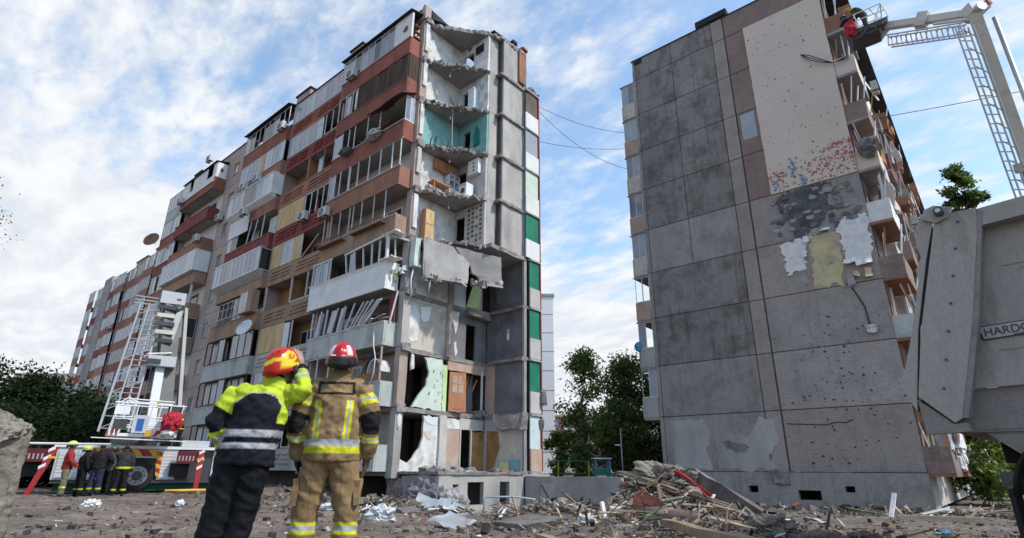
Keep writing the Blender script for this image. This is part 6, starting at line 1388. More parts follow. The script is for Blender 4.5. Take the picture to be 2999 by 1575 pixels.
for i in range(5): T().box(-2.08 + .09 * i, -2.03 + .09 * i, -1.18, -1.155, 1.63, 1.86).out('stripe', ['stripe_red', 'letter_white'][i % 2], bk)
T().box(-.62, -.3, -1.18, -1.155, 1.64, 1.84).out('stripe', 'stripe_yellow', bk); T().poly([(-.28, -1.17, 1.64), (-.1, -1.17, 1.84), (.12, -1.17, 1.84), (.3, -1.17, 1.64), (.15, -1.17, 1.64), (.0, -1.17, 1.74), (-.12, -1.17, 1.64)], (0, .015, 0)).out('stripe', 'stripe_red', bk)
for i in range(3): T().poly([(.32 + .16 * i, -1.17, 1.64), (.42 + .16 * i, -1.17, 1.64), (.34 + .16 * i, -1.17, 1.84), (.24 + .16 * i, -1.17, 1.84)], (0, .015, 0)).out('stripe', ['letter_white', 'stripe_red'][i % 2], bk)
T().cyl((-.25, -.1, 2.75), (-.25, -.1, 2.95), .06, 10).out('beacon', 'stripe_yellow', bk)
T().bar((-.4, -.2, 1.66), (-.2, 1.0, 2.2), .25, .3).out('basket_arm', 'truck_white', LT)
T().bar((-2.6, -1.3, 1.55), (1.2, -1.3, 1.5), .03, .03).out('guard_bar', 'metal_white', LT)
q = MT @ Vector((.42, -1.4, 2.12)); lump('bag', 'red rescue bag hanging on the rail of the ladder truck basket', 'bag', q, (.36, .3, .34), 'red_cloth', 51, .3, 4, freq=2.4)
q = MT @ Vector((.35, -1.4, 1.75)); lump('bag', 'small white and dark pouch hanging below the red rescue bag', 'bag', q, (.3, .2, .14), 'curtain', 52, .35, 3)
for i in range(5):
    o = G(MT_).tube([(.9 + .1 * i, -.9 - .12 * i, .06), (1.8 + .15 * i, -1.0 - .1 * i, .08), (2.6 + .1 * i, -.8 - .12 * i, .06)], .035, 6).out('hose', 'stripe_yellow'); props(o, 'yellow fire hose lying beside the ladder truck wheel', 'hose', 'hoses beside the ladder truck')

MT = MT_
# ================================================================== second platform, top right
AP = thing('aerial_platform', 'beige hydraulic platform boom reaching in from the upper right with a cage', 'aerial platform', C(22.1, 23.4, 0))
E_el, B_as = C(17.9, 18.8, 18.55), C(20.2, 16.95, 20.0)
G().bar(E_el, B_as, .26, .30).out('upper_boom', 'boom_beige', AP); m_ = E_el.lerp(B_as, .50); m2 = E_el.lerp(B_as, .62)
o = G().bar(m_, m2, .5, .62).out('knuckle', 'boom_beige', AP)
G().bar(E_el.lerp(B_as, .04) + Vector((0, 0, -.25)), E_el.lerp(B_as, .45) + Vector((0, 0, -.24)), .12, .12).out('cylinder', 'metal_white', AP)
low0 = C(22.1, 23.4, 1.6); G().bar(E_el, low0, .44, .5).out('lower_boom', 'boom_beige', AP); G().bar(E_el.lerp(low0, .36), low0, .54, .62).out('lower_boom', 'boom_beige', AP)
G().bar(E_el.lerp(low0, .355), E_el.lerp(low0, .375), .9, 1.0).out('collar', 'boom_beige', AP)
G().cyl(E_el + FH * -.4, E_el + FH * .4, .2, 14).out('pivot', 'metal_grey', AP); G().bar(E_el + Vector((0, 0, .1)) + RH * -.3, E_el + Vector((0, 0, .3)) + RH * .5, .5, .4).out('boom_head', 'metal_white', AP); G().bar(E_el + Vector((0, 0, .3)) + RH * .4 - FH * .28, E_el + Vector((0, 0, .35)) + RH * .52 - FH * .28, .06, .3).out('badge', 'stripe_red', AP)
dl = (low0 - E_el).normalized(); sidev = RH
G().cyl(E_el + RH * .75 + Vector((0, 0, -.2)), low0 + RH * 1.1, .085, 8).out('cylinder', 'metal_grey', AP, True); G().cyl(E_el.lerp(low0, .34) + RH * .9, low0 + RH * 1.1, .12, 8).out('cylinder', 'metal_white', AP, True)
def lattice(par, a, b, w, offv, n, r=.03, mt='ladder_grey'):
    d = (b - a).normalized(); u_ = offv.normalized() * w; v_ = d.cross(offv).normalized() * (w * .45)
    lad_ = G().cyl(a, b, r, 5).out('ladder', mt, par)
    for o1 in (u_, v_, u_ + v_): G().cyl(a + o1, b + o1, r, 5).out('ladder_rail', mt, lad_)
    for i in range(n):
        t = (i + .5) / n; p = a.lerp(b, t); G().cyl(p, p + u_, r * .7, 5).out('rung', mt, lad_)
        q_ = a.lerp(b, min(1, (i + 1.4) / n)); 
        if i % 2 == 0: G().cyl(p + v_, q_ + v_ + u_, r * .6, 5).out('brace', mt, lad_)
lattice(AP, E_el + Vector((0, 0, -.62)) - RH * .5, B_as + Vector((0, 0, -.62)), .55, Vector((0, 0, -1)), 15, .035, 'metal_grey')
lattice(AP, E_el - RH * .98 + Vector((0, 0, -.75)), low0 - RH * .95, .52, RH, 44, .035, 'metal_grey')
G().box(low0.x - 1.2, low0.x + 1.2, low0.y - 1.2, low0.y + 1.2, .6, 1.7).out('turntable', 'metal_dark', AP); G().box(low0.x - 4, low0.x + 4, low0.y - 1.3, low0.y + 1.3, .4, .95).out('chassis', 'metal_dark', AP)
# cage seen from below
cm = C(20.6, 16.45, 20.05); ca = (RH * .82 - FH * .57).normalized(); cb = (FH * .82 + RH * .57).normalized()
MC = Matrix(((ca.x, cb.x, 0, cm.x), (ca.y, cb.y, 0, cm.y), (0, 0, 1, cm.z), (0, 0, 0, 1))) @ Matrix.Diagonal((.84, .84, .84, 1))
cg = G(MC).hexa([(-.85, -.55, -.55), (.45, -.55, -.5), (.45, .55, -.5), (-.85, .55, -.55), (-1.05, -.6, .02), (.95, -.6, .12), (.95, .6, .12), (-1.05, .6, .02)]).out('cage', 'metal_dark', AP); rough_mesh(cg, .05, 2.5, 3)
for i in range(9): G(MC).bar((-.8 + .17 * i, -.62, -.45 + .1 * (i % 3)), (-.6 + .17 * i, -.63, -.1 - .12 * (i % 2)), .12, .05).out('floor_rib', ['interior', 'metal_dark', 'bar_brown'][i % 3], cg)
for a, b in (((-.4, -.6, .1), (-.55, -.6, 1.0)), ((.95, -.6, .1), (.75, -.6, 1.1)), ((.95, .6, .1), (.75, .6, 1.1)), ((-.55, -.6, 1.0), (.75, -.6, 1.1)), ((.75, -.6, 1.1), (.75, .6, 1.1)), ((-.5, -.6, .55), (.85, -.6, .6)), ((.3, -.6, .1), (.75, -.6, 1.1)), ((.55, -.6, .1), (.2, -.6, 1.05)), ((-1.05, .6, .1), (-.95, .6, 1.0)), ((-.95, .6, 1.0), (.75, .6, 1.1))): G(MC).cyl(a, b, .028, 6).out('rail', 'metal_white', cg)
lump('cloth_bundle', 'crimson cloth bundle hanging over the rim of the platform cage', 'cloth', MC @ Vector((-.82, -.68, .12)), (.24, .18, .42), 'red_cloth', 61, .4, 4, freq=2)

# ================================================================== dump truck at the right edge
pm('tipper', (.335, .318, .295), rough=.6, var=.10, sc=1.6, stain=(.20, .175, .15), samt=.75, ssc=2.2, sthr=.53, streak=.35, fine=.16, bump=.15, bsc=26)
pm('tipper_dirty', (.26, .245, .23), rough=.7, var=.15, sc=1.5, stain=(.15, .13, .11), samt=.8, ssc=1.5, fine=.2, bump=.2)
ax_ = (FH * -.72 + RH * .694).normalized(); out_ = (FH * -.694 - RH * .72).normalized(); ot = C(5.6, 4.15, 0)
MD = Matrix(((ax_.x, -out_.x, 0, ot.x), (ax_.y, -out_.y, 0, ot.y), (0, 0, 1, 0), (0, 0, 0, 1)))      # x along the body, y inwards
DT = thing('dump_truck', 'large pale grey steel dump truck body cut off by the right edge', 'dump truck', ot)
def Dk(): return G(MD)
def dpoly(pts, y0, th, mt, name, par=None): return Dk().poly([(a, y0, z) for a, z in pts], (0, th, 0)).out(name, mt, par or DT)
side = dpoly([(.30, 3.28), (6.0, 3.5), (6.0, 1.66), (.2, 1.62)], .10, .05, 'tipper', 'side_panel')
dpoly([(.25, 1.62), (6.0, 1.66), (6.0, 1.30), (.1, 1.24)], .16, .05, 'tipper_dirty', 'lower_panel')
Dk().box(.1, 6, .17, 2.3, 1.22, 1.30).out('floor_plate', 'tipper_dirty', DT); Dk().box(.3, 6, 2.25, 2.3, 1.3, 3.4).out('side_panel', 'tipper', DT)
dpoly([(.72, 3.33), (6.0, 3.56), (6.0, 3.38), (.70, 3.15)], -.06, .16, 'tipper', 'top_rail')
rib = dpoly([(.39, 3.31), (.45, 3.36), (.74, 3.34), (.70, 3.12), (.47, 2.23), (.20, 1.34), (.14, 1.30), (-.10, 1.56), (.05, 2.2), (.28, 2.95)], -.07, .14, 'tipper', 'corner_post')
dpoly([(.74, 3.32), (.78, 3.30), (.52, 2.23), (.25, 1.34), (.20, 1.34), (.47, 2.23)], -.065, .15, 'tipper_dirty', 'post_flange')
tg = dpoly([(.30, 3.40), (.38, 3.38), (.36, 3.28), (.235, 2.92), (.02, 2.2), (-.115, 1.56), (-.14, 1.42), (-.24, 1.70), (-.18, 1.80), (-.03, 2.2), (.13, 2.72), (.13, 2.84), (.20, 2.96), (.185, 3.1), (.22, 3.3)], -.05, .10, 'tipper', 'tailgate_flange')
Dk().hexa([(-.14, .06, 1.42), (.14, .06, 1.24), (.14, 2.25, 1.24), (-.14, 2.25, 1.42), (.26, .06, 3.3), (.34, .06, 3.3), (.34, 2.25, 3.3), (.26, 2.25, 3.3)]).out('tailgate', 'tipper_dirty', DT)
dpoly([(.33, 3.44), (.42, 3.46), (.56, 3.40), (.50, 3.30), (.40, 3.27), (.30, 3.34)], -.11, .06, 'tipper', 'hinge_plate'); Dk().cyl((.45, -.17, 3.37), (.45, -.10, 3.37), .045, 14).out('hinge_pin', 'metal_dark', DT); Dk().cyl((.45, -.19, 3.37), (.45, -.171, 3.37), .024, 10).out('hinge_pin', 'metal_grey', DT)
dpoly([(-.12, 1.54), (.13, 1.29), (.22, 1.30), (.24, 1.22), (-.1, 1.20)], -.04, .1, 'tipper_dirty', 'lower_lip')
# sign
pm('sign_grey', (.05, .03, .04), rough=.5, var=.08, bump=0); pm('sign_red', (.075, .03, .05), rough=.5, var=.1, bump=0); pm('sign_pale', (.36, .345, .335), rough=.5, var=.05, bump=0)
def szt(s): return 2.185 + .032 * (s - .48)
pl = dpoly([(.475, 2.195), (1.5, 2.23), (1.5, 2.10), (.495, 2.06)], .085, .014, 'sign_grey', 'sign'); dpoly([(.49, 2.185), (1.49, 2.22), (1.49, 2.11), (.505, 2.07)], .08, .005, 'sign_pale', 'sign_field', pl)
def letters(txt, s0, z0, size, mt, par, y):
    cu = bpy.data.curves.new('lettering', 'FONT'); cu.body = txt; cu.size = size; cu.extrude = .002; cu.shear = .0
    ob = bpy.data.objects.new('lettering', cu); COL.objects.link(ob); dg = bpy.context.evaluated_depsgraph_get()
    me = bpy.data.meshes.new_from_object(ob.evaluated_get(dg)); bpy.data.objects.remove(ob)
    g = Dk(); g.add([(s0 + v.co.x * .92, y - v.co.z, z0 + v.co.y + .034 * v.co.x) for v in me.vertices], [tuple(p.vertices) for p in me.polygons])
    return g.out('lettering', mt, par)
letters('HARDOX', .515, 2.094, .108, 'sign_red', pl, .076); letters('IN MY BODY', .73, 2.080, .017, 'sign_red', pl, .076)

# welds, bolts and scratches on the body
for z_ in (1.95, 2.75): dpoly([(.6 + .25 * (z_ - 2), z_), (6, z_ + .12), (6, z_ + .126), (.6 + .25 * (z_ - 2), z_ + .008)], .094, .008, 'tipper_dirty', 'weld')
for i in range(7): Dk().cyl((.12 + .075 * i, -.085, 1.62 + .27 * i), (.12 + .075 * i, -.069, 1.62 + .27 * i), .012, 8).out('bolt', 'metal_dark', DT)
rr = random.Random(5)
for i in range(26):
    a_, z_ = rr.uniform(.2, 1.3), rr.uniform(1.5, 3.1); l_ = rr.uniform(.05, .3); an = rr.uniform(-.6, .5)
    y_ = .096 if a_ > .3 + (z_ - 1.3) * .23 + .25 else None
    if y_: Dk().bar((a_, y_, z_), (a_ + l_ * math.cos(an), y_, z_ + l_ * math.sin(an)), .006, .004).out('scratch', rr.choice(('tipper_dirty', 'rust', 'sign_pale')), DT)

for a, z in ((1.75, 2.4),): pass
dpoly([(1.7, 3.36), (1.85, 3.37), (1.75, 1.66), (1.6, 1.66)], -.02, .12, 'tipper', 'side_rib')
# chassis, mudguard, wheels
Dk().box(.35, 6, .7, 1.7, .95, 1.2).out('chassis', 'black', DT); dpoly([(.30, 1.23), (.9, 1.22), (.55, 1.0)], .2, .3, 'tipper_dirty', 'bracket')
def dwheel(x, y):
    w = Dk().tube([(x, y, .52), (x, y + .04, .52), (x, y + .34, .52), (x, y + .38, .52)], [.42, .52, .52, .42], 32).out('wheel', 'tyre', DT, True); Dk().tube([(x, y + .05, .52), (x, y + .06, .52)], [.3, .28], 24).out('rim', 'rim', w)
for x in (1.05, 2.4): dwheel(x, .25); dwheel(x, 1.75)
g = Dk(); rows = []
for j in range(2): rows.append([(1.05 + .66 * math.cos(a), .2 + .55 * j, .62 + .66 * math.sin(a)) for a in [PI * .98 - PI * .9 * i / 14 for i in range(15)]])
o = g.sheet(rows).out('mudguard', 'black', DT, True); md = o.modifiers.new('t', 'SOLIDIFY'); md.thickness = .025
Dk().box(.36, .40, .2, .75, .18, .72).out('mud_flap', 'black', DT)
# ================================================================== people
def colmat(name, rough=.8, bump=.5, bsc=26, var=.25):
    m = bpy.data.materials.new(name); m.use_nodes = True; t = m.node_tree; L = t.links.new; b = t.nodes['Principled BSDF']
    a = t.nodes.new('ShaderNodeVertexColor'); a.layer_name = 'Col'
    tcn = t.nodes.new('ShaderNodeTexCoord'); n = t.nodes.new('ShaderNodeTexNoise'); n.inputs['Scale'].default_value = 9; n.inputs['Detail'].default_value = 5; L(tcn.outputs['Object'], n.inputs['Vector'])
    mr = t.nodes.new('ShaderNodeMapRange'); L(n.outputs['Fac'], mr.inputs[0]); mr.inputs[1].default_value = .3; mr.inputs[2].default_value = .7; mr.inputs[3].default_value = 1 - var; mr.inputs[4].default_value = 1 + var * .4
    mx = t.nodes.new('ShaderNodeMix'); mx.data_type = 'RGBA'; mx.blend_type = 'MULTIPLY'; mx.inputs['Factor'].default_value = 1
    L(a.outputs['Color'], mx.inputs['A']); L(mr.outputs[0], mx.inputs['B']); L(mx.outputs['Result'], b.inputs['Base Color']); b.inputs['Roughness'].default_value = rough; b.inputs['Specular IOR Level'].default_value = .25
    if bump:
        n2 = t.nodes.new('ShaderNodeTexNoise'); n2.inputs['Scale'].default_value = bsc; n2.inputs['Detail'].default_value = 4; n2.inputs['Distortion'].default_value = .6; L(tcn.outputs['Object'], n2.inputs['Vector'])
        bp_ = t.nodes.new('ShaderNodeBump'); bp_.inputs['Strength'].default_value = bump; bp_.inputs['Distance'].default_value = .012; L(n2.outputs['Fac'], bp_.inputs['Height']); L(bp_.outputs[0], b.inputs['Normal'])
    MATS[name] = m
colmat('cloth_col'); colmat('skin_col', .55, .1, 60, .08); colmat('shell_col', .22, .0, 20, .06)
def chain_geo(chains):
    """closed tapered tubes; every section is (point, rx, ry) or (point, r)"""
    V, Fc = [], []
    for ch in chains:
        pts = [Vector(s[0]) for s in ch]; n = 16
        d0 = (pts[1] - pts[0]).normalized(); d1 = (pts[-1] - pts[-2]).normalized()
        secs = []
        def rad(s): return (s[1], s[2] if len(s) > 2 and s[2] != 'flat' else s[1])
        r0 = rad(ch[0]); r1 = rad(ch[-1])
        for k in ((1.0, .7, .35) if ch[0][-1] != 'flat' else ()): e = min(r0); secs.append((pts[0] - d0 * e * k * .9, r0[0] * math.sqrt(max(.02, 1 - k * k)), r0[1] * math.sqrt(max(.02, 1 - k * k)), d0))
        for i, s in enumerate(ch):
            d = (pts[min(i + 1, len(pts) - 1)] - pts[max(i - 1, 0)]).normalized(); secs.append((pts[i], *rad(s), d))
        for k in (.35, .7, 1.0): e = min(r1); secs.append((pts[-1] + d1 * e * k * .9, r1[0] * math.sqrt(max(.02, 1 - k * k)), r1[1] * math.sqrt(max(.02, 1 - k * k)), d1))
        base = len(V)
        for p, rx, ry, d in secs:
            a = Vector((1, 0, 0)) - d * d.x
            if a.length < .2: a = Vector((0, 1, 0)) - d * d.y
            a.normalize(); b = d.cross(a).normalized()
            for k in range(n): t = 2 * PI * k / n; V.append(p + a * math.cos(t) * rx + b * math.sin(t) * ry)
        m = len(secs)
        for i in range(m - 1):
            for k in range(n): Fc.append((base + i * n + k, base + i * n + (k + 1) % n, base + (i + 1) * n + (k + 1) % n, base + (i + 1) * n + k))
        Fc.append(tuple(base + k for k in range(n))[::-1]); Fc.append(tuple(base + (m - 1) * n + k for k in range(n)))
    return V, Fc
def skin(name, chains, voxel, M, mat, colf, parent=None, smooth=2, wrinkle=None, origin=None):
    V, Fc = chain_geo(chains)
    me = bpy.data.meshes.new(name); me.from_pydata([tuple(v) for v in V], [], Fc); me.update()
    tmp = bpy.data.objects.new('tmp', me); COL.objects.link(tmp)
    md = tmp.modifiers.new('r', 'REMESH'); md.mode = 'VOXEL'; md.voxel_size = voxel; md.use_smooth_shade = True
    if smooth: ms = tmp.modifiers.new('s', 'SMOOTH'); ms.iterations = smooth; ms.factor = .5
    dg = bpy.context.evaluated_depsgraph_get(); me2 = bpy.data.meshes.new_from_object(tmp.evaluated_get(dg)); bpy.data.objects.remove(tmp); bpy.data.meshes.remove(me)
    me2.name = name
    for a in list(me2.color_attributes): me2.color_attributes.remove(a)
    ca_ = me2.color_attributes.new('Col', 'FLOAT_COLOR', 'POINT')
    nrm = [v.normal.copy() for v in me2.vertices]
    base = [v.co.copy() for v in me2.vertices]
    for i, p in enumerate(base): c = colf(p, nrm[i]); k_ = .88 + .30 * noise.noise(p * 13) + .12 * noise.noise(p * 41); ca_.data[i].color = (c[0] * k_, c[1] * k_, c[2] * k_, 1)
    if wrinkle:
        for i, v in enumerate(me2.vertices): v.co = base[i] + nrm[i] * wrinkle(base[i])
    me2.materials.clear(); me2.materials.append(MATS[mat])
    o = origin if origin is not None else M @ Vector((0, 0, 0))
    me2.transform(M); me2.transform(Matrix.Translation(-o))
    me2.polygons.foreach_set('use_smooth', [True] * len(me2.polygons)); me2.update()
    ob = bpy.data.objects.new(name, me2); link(ob, parent, o)
    return ob
def seg_t(p, pts):
    """distance along a polyline nearest to p, 0..1, and the distance to it"""
    best = (1e9, 0); tot = sum((Vector(pts[i + 1]) - Vector(pts[i])).length for i in range(len(pts) - 1)); acc = 0
    for i in range(len(pts) - 1):
        a, b = Vector(pts[i]), Vector(pts[i + 1]); L = (b - a).length; t = max(0, min(1, (p - a).dot(b - a) / (L * L))); d = (a.lerp(b, t) - p).length
        if d < best[0]: best = (d, (acc + t * L) / tot)
        acc += L
    return best[1], best[0]
SKIN = (.36, .22, .165)
def finger(base, d, side, lens, r, curl, nrm):
    """short bent chain; curl turns it towards nrm"""
    p = Vector(base); dv = Vector(d).normalized(); ch = [(p - dv * .02, r)]; ax = dv.cross(Vector(nrm)).normalized()
    for L in lens:
        ch.append((p, r)); dv = Matrix.Rotation(curl, 3, ax) @ dv; p = p + dv * L; r *= .93
    ch.append((p, r)); return ch
def hand(wrist, d, palm_n, thumb_side, curl=.35, s=1.0):
    w = Vector(wrist); d = Vector(d).normalized(); pn = Vector(palm_n); pn = (pn - d * pn.dot(d)).normalized(); sd = Vector(thumb_side); sd = (sd - d * sd.dot(d) - pn * sd.dot(pn)).normalized()
    out = [[(w - d * .03, .026 * s), (w + d * .03 * s, .03 * s, .022 * s), (w + d * .06 * s + sd * .008, .03 * s)]]
    for k in range(4):
        off = sd * (.030 - .0195 * k) * s
        out.append([(w + d * .01 + off * .8, .0135 * s), (w + d * .085 * s + off, .0125 * s)])
        L = (.045, .05, .046, .036)[k] * s
        out.append(finger(w + d * .087 * s + off * 1.08, d + sd * (.10 - .07 * k), sd, (L, L * .62, L * .5), .0098 * s, curl * (.8 + .12 * k), pn))
    out.append(finger(w + d * .028 * s + sd * .026, d * .55 + sd * .85 + pn * .25, sd, (.04 * s, .034 * s, .026 * s), .0125 * s, .22, -sd + d))
    return out
def head_chains(c, fwd, s=1.0):
    """skull, jaw, nose, ears and neck; fwd is where the face looks"""
    c = Vector(c); f = Vector(fwd).normalized(); up = Vector((0, 0, 1)); up = (up - f * up.dot(f)).normalized(); r = f.cross(up)
    P = lambda a, b, d: c + r * a * s + f * b * s + up * d * s
    ch = [[(P(0, -.035, .02), .075 * s, .085 * s), (P(0, .02, .03), .074 * s, .09 * s)], [(P(0, .035, -.01), .062 * s), (P(0, .05, -.075), .048 * s), (P(0, .06, -.105), .034 * s)],
          [(P(0, .09, .005), .011 * s), (P(0, .108, -.03), .015 * s)], [(P(0, .085, -.065), .016 * s), (P(0, .09, -.072), .014 * s)]]
    for q in (-1, 1):
        ch.append([(P(q * .074, -.005, .015), .012 * s), (P(q * .085, -.012, -.005), .017 * s), (P(q * .077, -.002, -.03), .012 * s)]); ch.append([(P(q * .03, .082, .012), .014 * s), (P(q * .034, .08, .012), .012 * s)])
    return ch, P
def helmet(P, par, M, colA, colB, kind, s=1.0, org=None):
    """shell, brim, comb, band; P maps (right, ahead, up) around the head"""
    g = G(M); n, m = 40, 18; rows = []
    V, Cc = [], []
    for j in range(m + 1):
        th = PI * .5 * j / m * 1.12
        row = []
        for i in range(n):
            a = 2 * PI * i / n; sx, sy = math.cos(a), math.sin(a)
            rx, ry, rz = .122, .158, .150
            k = math.sin(min(th, PI / 2)); z = math.cos(th) * rz
            flare = .012 * max(0, (th - 1.35)) / .4
            x = sx * (rx * k + flare); y = sy * (ry * k + flare * (1.4 if sy > 0 else 1.6)) - .008
            ridge = .016 * math.exp(-(x / .017) ** 2) * max(0, math.sin(th * 1.3)) if kind == 'ridge' else .008 * math.exp(-((abs(x) - .05) / .02) ** 2) * math.sin(th)
            if th > PI / 2: z = -(th - PI / 2) * .16 - (.045 if sy < -.1 else .0) * (-sy) * (th - PI / 2) / .19
            nv = Vector((x / rx, y / ry, max(z, 0) / rz)); nv.normalize() if nv.length else None
            q = Vector((x, y, z)) + nv * ridge
            row.append(q)
        rows.append(row)
    def col(q, j):
        x, y, z = q; 
        if kind == 'ridge':
            if z < .012: return (.012, .012, .013)
            if z < .03 and y < .06: return colB
            az = math.atan2(x, -y)
            if .42 < abs(az) < .85 and .035 < z < .118: return (.55, .56, .55)
            return colA
        if kind == 'swoosh':
            az = math.atan2(x, -y); w = .045 + .028 * math.sin(az * 2.2 + .4)
            if z < w and z > w - .035: return colB
            if z <= w - .035 and z > -.005: return colA if abs(az) < .6 else colB
            rr_ = math.hypot((x - .085) * 1.2, (z - .085)) if y < .12 and x > 0 else 1
            d2 = math.hypot(az - 1.25, (z - .075) * 14)
            if x > 0 and (.30 < d2 < .62) : return colB
            if x > 0 and d2 <= .15: return colB
            for hz_ in range(-3, 4):
                if math.hypot((az - hz_ * .33) * .10, z - (.112 if hz_ % 2 else .095)) < .009: return (.04, .01, .01)
            return colA
        if z < .012: return (.015, .015, .016)
        return colA if not (kind == 'plain' and .03 < z < .05) else colB
    flat = [q for r_ in rows for q in r_]; cols = [col(q, 0) for q in flat]
    mat3 = [P(*(q * s)) for q in flat]
    fs = [(j * n + i, j * n + (i + 1) % n, (j + 1) * n + (i + 1) % n, (j + 1) * n + i) for j in range(m) for i in range(n)]
    g.add(mat3, [f[::-1] for f in fs])
    o = g.out('helmet', 'shell_col', par, True)
    ca_ = o.data.color_attributes.new('Col', 'FLOAT_COLOR', 'POINT')
    for i, c_ in enumerate(cols): ca_.data[i].color = (*c_, 1)
    md = o.modifiers.new('t', 'SOLIDIFY'); md.thickness = .008; md.offset = -1
    return o
def person(label, pos, yaw, joints, look, dress, voxel=.02, headgear=None, fingers=False, group=None, scale=1.0, gloves=(.02, .02, .022), hat_col=((.4, .02, .02), (.6, .5, .02)), hair=(.03, .022, .018), boots=(.015, .015, .016)):
    """joints: pelvis, chest, neck, head, and for each side shoulder/elbow/wrist/hand direction and hip/knee/ankle"""
    M = Matrix.Translation(pos) @ Matrix.Rotation(yaw, 4, 'Z') @ Matrix.Scale(scale, 4)
    J = {k: Vector(v) for k, v in joints.items()}; org = Vector(pos)
    pel, chest, neck, headp = J['pelvis'], J['chest'], J['neck'], J['head']
    hc, P = head_chains(headp, look)
    body = hc + [[(pel, .15, .10), (pel.lerp(chest, .5), .135, .09), (chest, .165, .105), (chest.lerp(neck, .7), .12, .08)], [(neck - Vector((0, 0, .05)), .06), (headp - Vector((0, 0, .06)), .055)]]
    for sd in 'lr':
        sh, el, wr = J['sh_' + sd], J['el_' + sd], J['wr_' + sd]; hp, kn, an = J['hip_' + sd], J['kn_' + sd], J['an_' + sd]
        body += [[(chest.lerp(neck, .5).lerp(sh, .5), .055), (sh, .055), (sh.lerp(el, .5), .047), (el, .038), (el.lerp(wr, .4), .037), (wr, .026)],
                 [(hp, .09), (hp.lerp(kn, .5), .078), (kn, .055), (kn.lerp(an, .35), .056), (an, .038)], [(an + Vector((0, -.05, -.05)), .036), (an + Vector((0, .1, -.065)), .04, .032), (an + Vector((0, .17, -.07)), .034, .026)]]
        hd = J['hd_' + sd] if 'hd_' + sd in J else (wr - el).normalized(); pn = J['pn_' + sd] if 'pn_' + sd in J else Vector((-1 if sd == 'r' else 1, 0, 0)); ts = J['ts_' + sd] if 'ts_' + sd in J else Vector((0, 1, 0))
        if fingers: body += hand(wr + hd * .02, hd, pn, ts, .32 if sd == 'l' else .16)
        else: body += [[(wr, .028), (wr + hd * .06, .036, .024), (wr + hd * .13, .026, .018)], [(wr + hd * .03, .014), (wr + hd * .07 + ts * .04, .012)]]
    def bc(p, n):
        for sd in 'lr':
            wr = J['wr_' + sd]
            if (p - wr).length < .24 and (p - J['el_' + sd]).length > (wr - J['el_' + sd]).length * .93: return gloves[sd] if isinstance(gloves, dict) else gloves
        if p.z < .13: return boots
        if (p - headp).length < .16:
            fv = Vector(look).normalized()
            if (p - headp).dot(fv) < .02 and p.z > headp.z - .05: return hair
            if abs((p - headp).dot(fv.cross(Vector((0, 0, 1)))))> .018 and (p - headp).dot(fv) > .08 and abs(p.z - headp.z - .012) < .01: return (.05, .04, .035)
            return SKIN
        return SKIN if p.z > neck.z - .03 else (.03, .03, .035)
    b = skin('person', body, voxel if not fingers else .0076, M, 'skin_col', bc, None, 1 if fingers else 1, origin=org)
    props(b, label, 'person', group)
    # jacket
    T_ = dress
    jc = [[(pel + Vector((0, 0, T_.get('hem', -.06))), T_.get('hw', .215) + .012, .155, 'flat'), (pel.lerp(chest, .2), T_.get('hw', .215), .145), (pel.lerp(chest, .65), T_.get('hw', .215) + .005, .142), (chest, .222, .140), (chest.lerp(neck, .40), .185, .122), (chest.lerp(neck, .72), .125, .10), (chest.lerp(neck, .92), .082, .082), (neck + Vector((0, 0, .02)), .078, .078)]]
    for sd in 'lr':
        sh, el, wr = J['sh_' + sd], J['el_' + sd], J['wr_' + sd]
        inn = chest.lerp(neck, .30).lerp(sh, .62); k_ = T_.get('sl', 1.0); jc.append([(inn, .088), (sh.lerp(inn, .25) + Vector((0, 0, -.022)), .084), (sh.lerp(el, .12), .086 * k_), (sh.lerp(el, .35), .085 * k_), (sh.lerp(el, .75), .079 * k_), (el, .074 * k_), (el.lerp(wr, .35), .070 * k_), (el.lerp(wr, .75), .064 * k_), (wr, .058 * k_)])
    def wr_j(p):
        q = Vector((p.x * 5, p.y * 5, p.z * 9)); big = noise.noise(q) * .010 + noise.noise(Vector((p.x * 16 + p.z * 6, p.y * 16, p.z * 22))) * .006
        w = noise.noise(Vector((p.x * 3, p.y * 3, p.z * 3))) * 1.5
        crease = (1 - 2.2 * abs(noise.noise(Vector((p.x * 5 + w, p.y * 5, p.z * 13 + p.x * 5 + w))))) * .011 + (1 - 2.2 * abs(noise.noise(Vector((p.x * 11 + w, p.y * 11 + 4, p.z * 17 - p.x * 8))))) * .006
        return big + crease
    skin('jacket', jc, voxel, M, 'cloth_col', lambda p, n: T_['jacket'](p, n, J), b, 5, wr_j)
    # trousers
    tc_ = [[(pel + Vector((0, 0, .08)), .155, .115), (pel + Vector((0, 0, -.06)), .165, .122)]]
    for sd in 'lr':
        hp, kn, an = J['hip_' + sd], J['kn_' + sd], J['an_' + sd]
        tc_.append([(hp + Vector((0, 0, .03)), .112), (hp.lerp(kn, .3), .112), (hp.lerp(kn, .7), .10), (kn, .092), (kn.lerp(an, .35), .092), (kn.lerp(an, .75), .088), (an + Vector((0, 0, .03)), .086)])
    def wr_t(p): return noise.noise(Vector((p.x * 9, p.y * 9, p.z * 8))) * .010 + noise.noise(Vector((p.x * 18, p.y * 18, p.z * 26))) * .006 + (1 - 2.2 * abs(noise.noise(Vector((p.x * 6 + 9, p.y * 6, p.z * 13 + p.x * 6))))) * .011
    skin('trousers', tc_, voxel * 1.15, M, 'cloth_col', lambda p, n: T_['trousers'](p, n, J), b, 2, wr_t)
